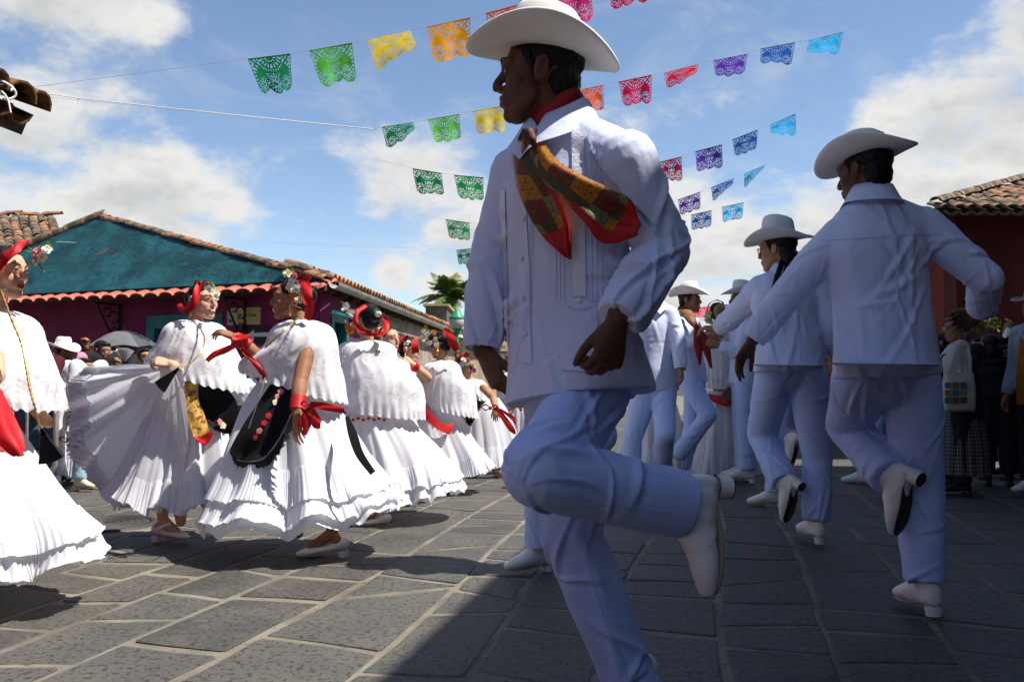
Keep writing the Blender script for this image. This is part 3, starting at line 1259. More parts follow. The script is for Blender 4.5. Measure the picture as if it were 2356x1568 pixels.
    o = fp(1.47) + nf * .037 + Vector((0, 0, 1.85))
    glyphs(s, o, ux, Vector((0, 0, 1)), .38, .05, pm('brown_print', (.06, .05, .02), .6), 4)
    o = fp(1.585) + nf * .039 + Vector((0, 0, 1.775))
    V = [o, o + ux * .05 - Vector((0, 0, .0)) , o + ux * .065 + Vector((0, 0, .02)), o + ux * .0 + Vector((0, 0, .06))]
    mk('emblem', [tuple(q) for q in V], [(0, 1, 2, 3)], pm('brown_print', (.06, .05, .02), .6), s, smooth=False)
    s = empty('arrow_sign', fp(1.2) + nf * .03 + Vector((0, 0, 1.5)), 'black one-way sign with a white arrow pointing left on the magenta wall', 'sign')
    V, Fc = wall_between(fp(1.28) + nf * .03, fp(.5) + nf * .03, 1.47, 1.70, .028, -nf)
    mk('board', V, Fc, pm('black_sign_paint', (.006, .006, .007), .5), s, smooth=False)
    P = lambda a, z: tuple(fp(a) + nf * .035 + Vector((0, 0, z)))
    V = [P(1.25, 1.585), P(1.12, 1.665), P(1.13, 1.615), P(.55, 1.615), P(.55, 1.555), P(1.13, 1.555), P(1.12, 1.505)]
    mk('arrow', V, [(0, 6, 5, 2), (0, 2, 1), (2, 5, 4, 3)], pm('white_sign_paint', (.55, .55, .55), .5), s, smooth=False)
    return t, A, Bp, APX


LH = build_left_house()


def build_neighbour_roof():
    """the tiled roof of the next house, behind the tarpaulin at the far left"""
    o = at(-20, 620, 18.0); o.z = 0
    t = empty('house', o, 'plain house behind the teal tarpaulin, its mossy tiled roof at the far left', 'house')
    a = at(-150, 585, 17.2)
    b_ = at(150, 570, 17.8)
    top_a = at(-150, 500, 20.5)
    top_b = at(128, 503, 20.5)
    V, Fc = quad_slab((a, b_, top_b, top_a), .1, (0, -.5, .8))
    mk('roof', V, Fc, M_TILE2, t, smooth=False)
    c0, c1 = Vector((a.x, a.y + .3, 0)), Vector((b_.x, b_.y + .3, 0))
    mk('wall', *wall_between(c0, c1, 0, a.z - .1, .25, (0, 1, 0)), M_MAGENTA, t, smooth=False)
    n = (b_ - a).cross(top_a - a).normalized()
    if n.z < 0: n = -n
    k = 13
    for i in range(k):
        f = (i + .5) / k
        p, q = a.lerp(b_, f), top_a.lerp(top_b, f)
        d = (q - p)
        m = int(d.length / .36)
        for j in range(m):
            put_tile(TILE_W if TRNG.random() < .75 else TILE, p + d * (j / m) + n * .04, -d, n, t, jit=.09)
    r = top_b - top_a
    for i in range(9):
        put_tile(TILE, top_a + r * ((i + .2) / 9) + n * .09, -r, Vector((0, 0, 1)), t, jit=.12)


build_neighbour_roof()


def build_corner_roof():
    """eave of the house on the near left, only its last tiles reach into view"""
    e = at(20, 235, 5.2)
    base = Vector((e.x - 1.1, e.y, 0))
    t = empty('house', base, 'brown tile eave of the near house at the top left', 'house')
    V, Fc = wall_between(base + Vector((0, -5, 0)), base + Vector((0, .5, 0)), 0, e.z + .25, .3, (-1, 0, 0))
    mk('wall', V, Fc, M_MAGENTA, t, smooth=False)
    dn = Vector((.93, -.1, -.36)).normalized()
    along = Vector((-.1, -.99, 0)).normalized()
    nrm = Vector((.36, 0, .93))
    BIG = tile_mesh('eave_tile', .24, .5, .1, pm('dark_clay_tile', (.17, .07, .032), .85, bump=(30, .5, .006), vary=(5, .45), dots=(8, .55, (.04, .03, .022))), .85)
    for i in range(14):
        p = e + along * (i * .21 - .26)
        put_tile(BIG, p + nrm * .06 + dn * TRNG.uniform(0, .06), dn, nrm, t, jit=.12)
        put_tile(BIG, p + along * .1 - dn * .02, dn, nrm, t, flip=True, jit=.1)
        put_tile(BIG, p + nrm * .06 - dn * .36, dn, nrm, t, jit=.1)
    a, b_ = e + Vector((-.05, .3, -.02)), e + Vector((-.05, -3.2, -.02))
    V, Fc = quad_slab((a, b_, b_ + Vector((-1.2, 0, .46)), a + Vector((-1.2, 0, .46))), .1, nrm)
    mk('roof', V, Fc, M_WOOD, t, smooth=False)
    for i in range(5):
        q = e + along * (i * .55) - Vector((.1, 0, .14))
        V, Fc = beam(q, q + Vector((-1.0, 0, .38)), .09, .11)
        mk('rafter', V, Fc, M_WOOD, t, smooth=False)
    # white cord knotted round a tile
    k = at(2, 208, 5.1)
    V, Fc = merge([tube([k + Vector((.06 * math.cos(q), .05 * math.sin(q * 1.3), .05 * math.sin(q))) for q in np.linspace(0, 9, 20)], [.007] * 20, 6, sub=2),
                   tube([k, k + Vector((.04, 0, -.05)), k + Vector((.06, 0, -.13))], [.006] * 3, 6), tube([k, k + Vector((-.02, 0, -.08)), k + Vector((-.03, 0, -.2))], [.006] * 3, 6)])
    mk('tied_cord', V, Fc, pm('white_cord', (.75, .74, .68), .8), t)


build_corner_roof()


def build_far_street():
    """what closes the street behind the dancers: further houses, a flat-roofed block, palm and lamp"""
    # further house on the left of the street
    b0 = at(985, 874, 24.0); b0.z = 0
    t = empty('house', b0, 'low tiled house beyond the gutter, at the far end of the street\'s left side', 'house')
    b1 = Vector((b0.x + 1.6, 40, 0))
    V, Fc = wall_between(b0, b1, 0, 2.35, .3, (-1, 0, 0))
    M_FAR = pm('ochre_plaster', (.30, .22, .15), .9, vary=(1.5, .3))
    mk('wall', V, Fc, M_FAR, t, smooth=False)
    V, Fc = wall_between(b0, b0 + Vector((-4, .3, 0)), 0, 2.35, .3, (0, 1, 0))
    mk('wall', V, Fc, M_FAR, t, smooth=False)
    a, e = b0 + Vector((.4, -.3, 2.4)), b1 + Vector((.4, 0, 2.4))
    V, Fc = quad_slab((a, e, e + Vector((-3, 0, 1.1)), a + Vector((-3, 0, 1.1))), .1, (.3, 0, .9))
    mk('roof', V, Fc, M_TILE2, t, smooth=False)
    for i in range(26):
        for c in range(2):
            put_tile(TILE if TRNG.random() < .7 else TILE_W, a.lerp(e, i / 60) + Vector((-.34 * c, 0, .125 * c + .04)), Vector((.94, 0, -.34)), Vector((.34, 0, .94)), t, jit=.1)
    # flat-roofed block standing higher behind
    c = at(1003, 874, 30.0); c.z = 0
    t = empty('building', c, 'grey flat-roofed rooftop block rising behind the tiled eave beside the palm', 'building')
    M_BLK = pm('dark_block', (.10, .095, .075), .9, vary=(2, .4))
    V, Fc = box((c.x - .36, c.y, 0), (c.x + .36, c.y + 3, 3.42))
    mk('wall', V, Fc, M_BLK, t, smooth=False)
    V, Fc = box((c.x - .44, c.y - .12, 3.424), (c.x + .44, c.y + 3.1, 3.5))
    mk('roof', V, Fc, pm('pale_slab', (.42, .33, .2), .9), t, smooth=False)
    # street end
    a, e = Vector((-1.5, 52, 0)), Vector((16, 52, 0))
    t = empty('house', a, 'low white house closing the far end of the street behind the dancers', 'house')
    mk('wall', *wall_between(a, e, 0, 2.6, .3, (0, 1, 0)), pm('white_plaster', (.55, .53, .48), .9, vary=(1, .2)), t, smooth=False)
    V, Fc = quad_slab((a + Vector((-.3, -.4, 2.6)), e + Vector((.3, -.4, 2.6)), e + Vector((0, 3, 3.7)), a + Vector((0, 3, 3.7))), .12, (0, -.3, .9))
    mk('roof', V, Fc, M_TILE2, t, smooth=False)
    for i in range(3):
        x = a.x + 2 + i * 4
        w = empty('window', (x, 51.9, 1), parent=t)
        mk('frame', *box((x, 51.9, .8), (x + 1.1, 51.99, 2.1)), M_WOOD, w, smooth=False)
        mk('pane', *box((x + .12, 51.86, .92), (x + .98, 51.9, 1.98)), M_DARKROOM, w, smooth=False)


build_far_street()


def build_palm():
    c = at(1036, 874, 34.0); c.z = 0
    t = empty('palm_tree', c, 'palm tree with drooping fronds rising over the tiled roofs in the distance', 'tree')
    top = at(1040, 686, 34.0)
    P = [c, c.lerp(top, .5) + Vector((.1, 0, 0)), top]
    V, Fc = tube(P, [.2, .16, .13], 10)
    mk('trunk', V, Fc, pm('palm_bark', (.16, .12, .085), .9, bump=(9, .6, .02)), t)
    r = random.Random(3)
    M_P = [pm('palm_frond', (.10, .17, .035), .5, vary=(2, .4), trans=.3), pm('palm_frond_yellow', (.25, .24, .06), .5, vary=(2, .4), trans=.3)]
    for i in range(30):
        az = i * 2.4 + r.uniform(-.2, .2)
        up = r.uniform(.15, 1.4)
        L = r.uniform(1.15, 1.75)
        pts = []
        for s in np.linspace(0, 1, 9):
            rr = L * s * math.cos(up * (1 - .3 * s))
            zz = L * s * math.sin(up) - 1.25 * s * s * (1 - .5 * up)
            pts.append(top + Vector((math.cos(az) * rr, math.sin(az) * rr, zz)))
        parts = [tube(pts, np.linspace(.02, .004, 9), 5, sub=1)]
        Vs, Fs, nn = [], [], 0
        for k in range(1, 34):
            s = k / 34
            q = catmull([tuple(p) for p in pts], 4)
            j = min(int(s * (len(q) - 1)), len(q) - 2)
            p0 = Vector(q[j])
            tan = (Vector(q[j + 1]) - p0).normalized()
            sd = tan.cross(Vector((0, 0, 1))).normalized()
            ll = .42 * math.sin(PI * min(1, s * .9 + .12)) + .05
            for sg in (-1, 1):
                d = (sd * sg * .8 + tan * .55 + Vector((0, 0, -.35 + r.uniform(-.2, .2)))).normalized()
                w = tan * .032
                e = p0 + d * ll
                m = p0 + d * ll * .55 + Vector((0, 0, .02))
                Vs += [tuple(p0 - w), tuple(p0 + w), tuple(m + w), tuple(e), tuple(m - w)]
                Fs += [(nn, nn + 1, nn + 2, nn + 4), (nn + 4, nn + 2, nn + 3)]
                nn += 5
        parts.append((np.array(Vs), Fs))
        V, Fc = merge(parts)
        mk('frond', V, Fc, M_P[1 if r.random() < .3 else 0], t, smooth=False)


build_palm()


def build_lamp():
    Y = 14.0
    c = at(1051, 874, Y); c.z = 0
    t = empty('street_lamp', c, 'green street lamp with a frosted white globe rising above the dancers', 'street lamp')
    M_G = pm('green_enamel', (.02, .28, .12), .4, vary=(6, .2))
    zc = at(1050, 741, Y).z
    V, Fc = tube([c, c + Vector((0, 0, zc - .14))], [.035, .03], 12, sub=1)
    mk('post', V, Fc, M_G, t)
    a = np.linspace(0, 2 * PI, 24, endpoint=False)
    def lathe(prof):
        G = [[(c.x + rr * math.cos(q), c.y + rr * math.sin(q), zc + z) for q in a] for rr, z in prof]
        V, Q, _ = gridmesh(G, True)
        return V, Q
    mk('collar', *lathe([(.03, -.2), (.05, -.17), (.05, -.13), (.075, -.1), (.06, -.085)]), M_G, t)
    mk('globe', *lathe([(.05, -.105), (.09, -.085), (.118, -.035), (.122, .01), (.118, .045), (.11, .06)]), pm('frosted_glass', (.72, .70, .68), .25, spec=.6, trans=.35), t)
    mk('cap', *lathe([(.125, .05), (.128, .065), (.115, .09), (.075, .13), (.055, .17), (.04, .185), (.015, .2), (.001, .2)]), M_G, t)


build_lamp()

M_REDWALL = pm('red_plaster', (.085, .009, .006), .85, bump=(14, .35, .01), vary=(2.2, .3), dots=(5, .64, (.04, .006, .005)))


def build_right_house():
    Y = 10.6
    c = at(2205, 874, Y); c.z = 0                         # left front corner
    t = empty('house', c, 'dark red house with a mossy tile roof in the shade on the right', 'house')
    zt = at(2250, 490, Y).z
    p1 = Vector((c.x + 9, c.y + .2, 0))
    # front wall: pieces around a doorway
    fp = lambda d: c + Vector((1, .02, 0)).normalized() * d
    d0, d1, zh = 1.0, 2.1, 1.98
    V, Fc = merge([wall_between(fp(0), fp(d0), 0, zt, .3, (0, 1, 0)), wall_between(fp(d0), fp(d1), zh, zt, .3, (0, 1, 0)), wall_between(fp(d1), fp(9), 0, zt, .3, (0, 1, 0))])
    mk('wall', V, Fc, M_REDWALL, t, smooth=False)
    V, Fc = wall_between(fp(0) + Vector((-.002, .302, 0)), fp(0) + Vector((-.12, 9, 0)), 0, zt + .16, .3, (1, 0, 0))
    mk('wall', V, Fc, pm('red_plaster_lit_side', (.18, .022, .012), .85, bump=(14, .35, .01), vary=(2.2, .3)), t, smooth=False)  # brighter copy of the front's red: light on this side put into colour
    dr = empty('door', fp(d0), parent=t)
    V, Fc = merge([wall_between(fp(a) + Vector((0, -.02, 0)), fp(b_) + Vector((0, -.02, 0)), z0, z1, .15, (0, 1, 0)) for (a, b_, z0, z1) in ((d0, d0 + .15, 0, zh), (d1 - .15, d1, 0, zh), (d0 + .15, d1 - .15, zh - .14, zh))])
    mk('door_frame', V, Fc, pm('stone_jamb', (.14, .11, .08), .9), dr, smooth=False)
    V, Fc = wall_between(fp(d0 + .15) + Vector((0, .12, 0)), fp(d1 - .15) + Vector((0, .12, 0)), 0, zh - .14, .06, (0, 1, 0))
    mk('door_leaf', V, Fc, M_WOOD, dr, smooth=False)
    # roof: front slope ending in a hip at the left corner
    a = at(2150, 482, Y - .5)
    ez = a.z
    b_ = Vector((a.x + 9, a.y, ez))
    hip = at(2395, 412, Y + 1.9)
    sl = (hip - a)
    top_b = Vector((b_.x, hip.y, hip.z))
    n = (b_ - a).cross(hip - a).normalized()
    if n.z < 0: n = -n
    mk('roof', *quad_slab((a, b_, top_b, hip), .08, n), M_WOOD, t, smooth=False)
    c2 = Vector((a.x, a.y + 9, ez))
    n2 = Vector((-.5, 0, .86))
    mk('roof', *quad_slab((c2, a, hip, Vector((hip.x, hip.y + 7, hip.z))), .08, n2), M_WOOD, t, smooth=False)
    up = Vector((0, hip.y - a.y, hip.z - a.z)).normalized()
    Lup = math.hypot(hip.y - a.y, hip.z - a.z)
    kx = 0
    x = .1
    while x < 3.2:
        lim = Lup * min(1.0, x / max(hip.x - a.x, .1))
        j = 0
        while j * .34 < max(lim, .3):
            p = a + Vector((x, 0, 0)) + up * (j * .34 - .08) + n * (.03)
            put_tile(TILE_S if TRNG.random() < .7 else TILE_S2, p, -up, n, t, jit=.07)
            if j == 0: put_tile(TILE_S, p + Vector((.075, 0, 0)) - n * .03, -up, n, t, flip=True, jit=.06)
            j += 1
        x += .15
    k = int(sl.length / .3)
    for i in range(k):
        put_tile(TILE_S, a + sl * (i / k) + n * .1, -sl, n + Vector((-.2, 0, .3)), t, jit=.05)
    for i in range(9):
        r = Vector((1, 0, 0))
        put_tile(TILE_W, hip + r * (i * .3) + n * .1, -r, (0, 0, 1), t, jit=.06)
    # small sign with an arrow, a pink notice and a bracketed lamp box on the walls
    s = empty('arrow_sign', fp(.35) + Vector((0, -.03, 1.75)), 'small cream sign with a black arrow head on the dark red wall', 'sign')
    p0 = at(2226, 685, Y - .03); p1_ = at(2256, 716, Y - .03)
    mk('board', *box((p0.x, p0.y - .012, p1_.z), (p1_.x, p0.y + .012, p0.z)), pm('cream_sign_board', (.42, .40, .28), .5), s, smooth=False)
    q = lambda px, py: tuple(at(px, py, Y - .047))
    mk('arrow', [q(2233, 700), q(2241, 690), q(2241, 695), q(2237, 700), q(2241, 705), q(2241, 711)], [(0, 3, 2, 1), (0, 5, 4, 3)], pm('black_sign_paint', (.006, .006, .007), .5), s, smooth=False)
    s = empty('notice', at(2166, 660, Y + 2), 'faded pink paper notice on the side wall of the red house', 'notice')
    w0 = c + Vector((-.03, 1.5, 0))
    mk('paper', *box((w0.x - .012, w0.y - .45, 1.85), (w0.x, w0.y, 2.2)), pm('pink_paper', (.55, .25, .2), .8), s, smooth=False)
    s = empty('wall_sign', at(2166, 700, Y + 1), 'small white plate on the side wall below the pink notice', 'sign')
    mk('plate', *box((w0.x - .016, w0.y - .55, 1.55), (w0.x - .002, w0.y - .05, 1.72)), pm('white_plate', (.55, .55, .55), .5), s, smooth=False)
    # hanging flower basket of dark foliage by the door
    hb = at(2262, 742, Y - .5)
    t2 = empty('hanging_plant', hb, 'dark hanging plant on the red wall below the cream arrow sign', 'plant')
    rr = random.Random(8)
    Vs, Fs, nn = [], [], 0
    for i in range(160):
        d = Vector((rr.gauss(0, 1), rr.gauss(0, 1), rr.gauss(0, .6)))
        p = hb + Vector((d.x * .10, d.y * .08, d.z * .07))
        e = Vector((rr.uniform(-1, 1), rr.uniform(-1, 1), rr.uniform(-1, .4))).normalized() * .06
        w = e.cross(Vector((0, .3, 1))).normalized() * .016
        Vs += [tuple(p), tuple(p + e * .5 + w), tuple(p + e), tuple(p + e * .5 - w)]
        Fs.append((nn, nn + 1, nn + 2, nn + 3))
        nn += 4
    mk('foliage', Vs, Fs, M_LEAFD, t2, smooth=False)
    mk('basket', *tube([hb + Vector((0, .02, -.12)), hb + Vector((0, .02, 0))], [.06, .1], 10, sub=1), M_WOOD, t2)
    mk('hook', *tube([hb + Vector((0, .02, 0)), hb + Vector((0, .1, .28)), hb + Vector((0, .5, .3))], [.006] * 3, 6), M_WOOD, t2)
    return t


build_right_house()


def build_arcade():
    """the tall house on the right, outside the picture, whose deep eave shades this side of the street"""
    G0, G1 = Vector((-.43, 2.7, 0)), Vector((1.22, 10.0, 0))
    H = 5.8
    off = Vector((SUN_A * H, SUN_B * H, H))
    d = (G1 - G0) / (G1.y - G0.y)
    e0 = G0 + d * (-4.5 - G0.y) + off
    e1 = G1 + off
    t = empty('house', (e0.x + 3, 2, 0), 'tall red house with a deep tiled eave shading the right side of the street', 'house')
    side = Vector((1, -.2, 0)).normalized()
    ov = 2.6
    up = side * ov + Vector((0, 0, .9))
    n = Vector((-.3, 0, .95))
    mk('roof', *quad_slab((e0, e1, e1 + up * 2.2, e0 + up * 2.2), .12, n), M_TILE2, t, smooth=False)
    w0, w1 = e0 + side * ov, e1 + side * ov
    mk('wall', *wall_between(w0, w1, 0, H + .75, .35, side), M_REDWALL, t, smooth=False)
    for i in range(8):
        a = e0.lerp(e1, (i + .5) / 8)
        mk('rafter', *beam(a + Vector((.05, 0, -.22)), a + side * ov + Vector((0, 0, .62)), .12, .16), M_WOOD, t, smooth=False)


build_arcade()


def build_behind():
    """unseen houses added behind and beside the viewer to block the low sky"""
    for (x0, x1, y0, y1, h, mt, lab) in ((-9, 7, -16, -9, 4.6, M_REDWALL, 'unseen long red house added behind the viewer to block low sky'), (-17, -9.5, -9, 8.6, 3.6, M_MAGENTA, 'unseen dark magenta house added beyond the near tile eave to block low sky')):  # both added out of view to darken the sky fill
        t = empty('house', ((x0 + x1) / 2, (y0 + y1) / 2, 0), lab, 'house')
        mk('wall', *box((x0, y0, 0), (x1, y1, h)), mt, t, smooth=False)
        V = [(x0 - .5, y0 - .5, h - .05), (x1 + .5, y0 - .5, h - .05), (x1 + .5, y1 + .5, h - .05), (x0 - .5, y1 + .5, h - .05)]
        V += [((x0 + x1) / 2 - max(0, (x1 - x0) - (y1 - y0)) / 2, (y0 + y1) / 2 - max(0, (y1 - y0) - (x1 - x0)) / 2, h + 1.4), ((x0 + x1) / 2 + max(0, (x1 - x0) - (y1 - y0)) / 2, (y0 + y1) / 2 + max(0, (y1 - y0) - (x1 - x0)) / 2, h + 1.4)]
        ln = x1 - x0 > y1 - y0
        Fc = [(3, 2, 1, 0), (0, 1, 5, 4), (1, 2, 5), (2, 3, 4, 5), (3, 0, 4)] if ln else [(3, 2, 1, 0), (0, 1, 4), (1, 2, 5, 4), (2, 3, 5), (3, 0, 4, 5)]
        mk('roof', V, Fc, M_TILE2, t, smooth=False)


build_behind()

# ------------------------------------------------------------------ bunting of punched paper
BUNT_COL = dict(dgreen=(.006, .20, .075), lgreen=(.10, .46, .06), mgreen=(.02, .28, .07), yellow=(.75, .55, .03), orange=(.80, .34, .01), redor=(.72, .10, .03), pink=(.72, .03, .16),
                crimson=(.55, .012, .07), red=(.60, .015, .05), purple=(.10, .03, .32), blue=(.015, .09, .34), cyan=(.02, .36, .70))


def flag_mask(nu, nv, seed=0):
    """which cells of the sheet are left after punching: rosettes, fan, dots and scalloped hem"""
    u = (np.arange(nu) + .5) / nu * 2 - 1
    v = (np.arange(nv) + .5) / nv
    U, Vv = np.meshgrid(u, v)
    asp = .78
    keep = np.ones((nv, nu), bool)
    X, Yy = U, Vv * asp * 2
    # scalloped hem of three lobes
    lob = np.abs(np.cos((U * 1.5) * PI)) if False else None
    hem = 1.0 - .13 * (1 - np.sqrt(np.clip(1 - (((U + 1) * 1.5) % 1 * 2 - 1) ** 2, 0, 1)))
    keep &= Vv < hem
    # three rosettes along the hem
    for cx in (-.62, 0, .62):
        cy = 1.18
        r = np.hypot((X - cx), (Yy - cy))
        th = np.arctan2(Yy - cy, X - cx)
        pet = (r > .075) & (r < .215) & (np.cos(th * 9) > .25)
        keep &= ~pet
        dots = (np.abs(r - .275) < .035) & (np.cos(th * 16) > .45)
        keep &= ~dots
    # fan at the top
    r = np.hypot(X, Yy - .02)
    th = np.arctan2(Yy, X)
    for (r0, r1, k) in ((.16, .27, 14), (.36, .50, 20), (.57, .64, 34)):
        keep &= ~((r > r0) & (r < r1) & (np.cos(th * k) > .35) & (Yy > .07))
    # leaves in the upper corners
    for sx in (-1, 1):
        a = (X - sx * .78) * sx * -.7 + (Yy - .3) * .7
        b2 = (X - sx * .78) * sx * .7 + (Yy - .3) * .7
        keep &= ~((np.abs(a) < .17) & (np.abs(b2) < .30) & (np.cos(b2 * 40) > .4) & (np.abs(a) > .03))
    # writing band in the middle: broken dashes
    keep &= ~((np.abs(Yy - .78) < .035) & (np.abs(X) < .34) & (np.cos(X * 46) > .2))
    keep &= ~((np.abs(Yy - .88) < .03) & (np.abs(X) < .28) & (np.cos(X * 52 + 1) > .2))
    # dots down the sides
    keep &= ~((np.abs(np.abs(X) - .93) < .03) & (np.cos(Yy * 42) > .1) & (Yy > .1))
    keep[:2] = True
    keep[:, 0] = True & (Vv[:, 0] < hem[:, 0])
    keep[:, -1] = Vv[:, -1] < hem[:, -1]
    return keep


def flag(parent, a, b_, hl, hr, col, wind, seed, mode='flat', cells=52):
    """one punched sheet hung between a and b_ on the cord; hl, hr lengths of its two sides"""
    a, b_ = Vector(a), Vector(b_)
    nu, nv = cells, int(cells * .8)
    keep = flag_mask(nu, nv)
    uu = np.linspace(0, 1, nu + 1)
    vv = np.linspace(0, 1, nv + 1)
    U, Vv = np.meshgrid(uu, vv)
    ax = b_ - a
    L = ax.length
    back = Vector((-ax.y, ax.x, 0)).normalized()
    if back.y < 0: back = -back
    r = random.Random(seed)
    ln = hl + (hr - hl) * U
    if mode == 'tri': ln = hl * (1 - U) ** 1.2 + hr * U
    if mode == 'trir': ln = hr * U ** 1.2 + hl * (1 - U)
    narrow = r.uniform(.84, .96) if mode == 'flat' else .9
    curl = r.uniform(-.35, .45)
    # billow: sheet drifts with the wind and ripples
    ph = r.uniform(0, 6)
    rip = np.sin(U * r.uniform(6, 10) + ph + Vv * 1.5) * Vv * .085 + np.sin(U * 15 + ph * 2) * Vv ** 2 * .03
    drift = wind * Vv ** 1.5 + curl * ((U - r.uniform(.3, .7)) ** 2 - .08) * Vv
    x = (U - .5) * (1 - (1 - narrow) * Vv) + .5 + r.uniform(.0, .1) * Vv
    full = L * .78
    dz = -ln * Vv
    # where the side is short, the sheet is blown back, not shrunk
    dep = np.sqrt(np.clip((full * Vv) ** 2 - dz ** 2, 0, None)) * .8
    P = np.array(a) + x[..., None] * np.array(ax) + dz[..., None] * np.array((0, 0, 1.0)) + (rip * L + drift * L + dep)[..., None] * np.array(back)
    V, Q, _ = gridmesh(P)
    Q = Q[keep.ravel()]
    used = np.unique(Q)
    remap = np.zeros(len(V), int)
    remap[used] = np.arange(len(used))
    o = mk('paper_flag', V[used], remap[Q], pm('paper_' + col, BUNT_COL[col], .35, vary=(9, .25), trans=.45, spec=.4), parent)
    return o


def bunting(label, flags, Y0, Y1, ends, thick=None):
    """flags: (x0, y0, x1, y1, drop_left, drop_right, colour, mode) in survey units; Y0..Y1 depth along the cord"""
    xs = [f[0] for f in flags] + [f[2] for f in flags]
    x_lo, x_hi = min(xs), max(xs)
    dep = lambda x: Y0 + (Y1 - Y0) * (x - x_lo) / (x_hi - x_lo)
    pts = [(e[0], e[1]) for e in ends if e[0] < x_lo] + sorted([(f[0], f[1]) for f in flags] + [(f[2], f[3]) for f in flags]) + [(e[0], e[1]) for e in ends if e[0] > x_hi]
    P = [at(px, py, dep(min(max(px, x_lo - 700), x_hi + 400))) for px, py in pts]
    t = empty('bunting', P[len(P) // 2], label, 'bunting', 'rows of punched paper bunting across the street')
    V, Fc = tube(P, [.0028] * len(P), 5, sub=1)
    mk('cord', V, Fc, pm('thin_cord', (.62, .62, .6), .8), t)
    if thick:
        Q = [at(px, py, dep(max(px, x_lo - 700))) for px, py in thick]
        V, Fc = tube(Q, [.0065] * len(Q), 6, sub=1)
        mk('rope', V, Fc, pm('white_cord', (.75, .74, .68), .8), t)
        k = at(181, 228, dep(181 if 181 > x_lo - 700 else x_lo - 700))
        mk('rope_end', *tube([k, k + Vector((-.012, 0, -.03)), k + Vector((0, 0, -.09))], [.007, .005, .006], 6), pm('white_cord', (.75, .74, .68), .8), t)
    for i, (x0, y0, x1, y1, hl, hr, col, mode) in enumerate(flags):
        a, b_ = at(x0, y0, dep(x0)), at(x1, y1, dep(x1))
        Ym = dep((x0 + x1) / 2)
        o = flag(t, a, b_, m_of(hl, Ym), m_of(hr, Ym), col, .12, i * 7 + int(x0), mode, 52 if Ym < 13 else 40)
        tag(o, {'d': 'dark ', 'l': 'light ', 'm': 'mid '}.get(col[0] if col.endswith('green') else '', '') + ({'redor': 'red orange'}.get(col, 'green' if col.endswith('green') else col)) + ' punched paper flag' + (' folded over by the wind' if mode != 'flat' else ''))
    return t


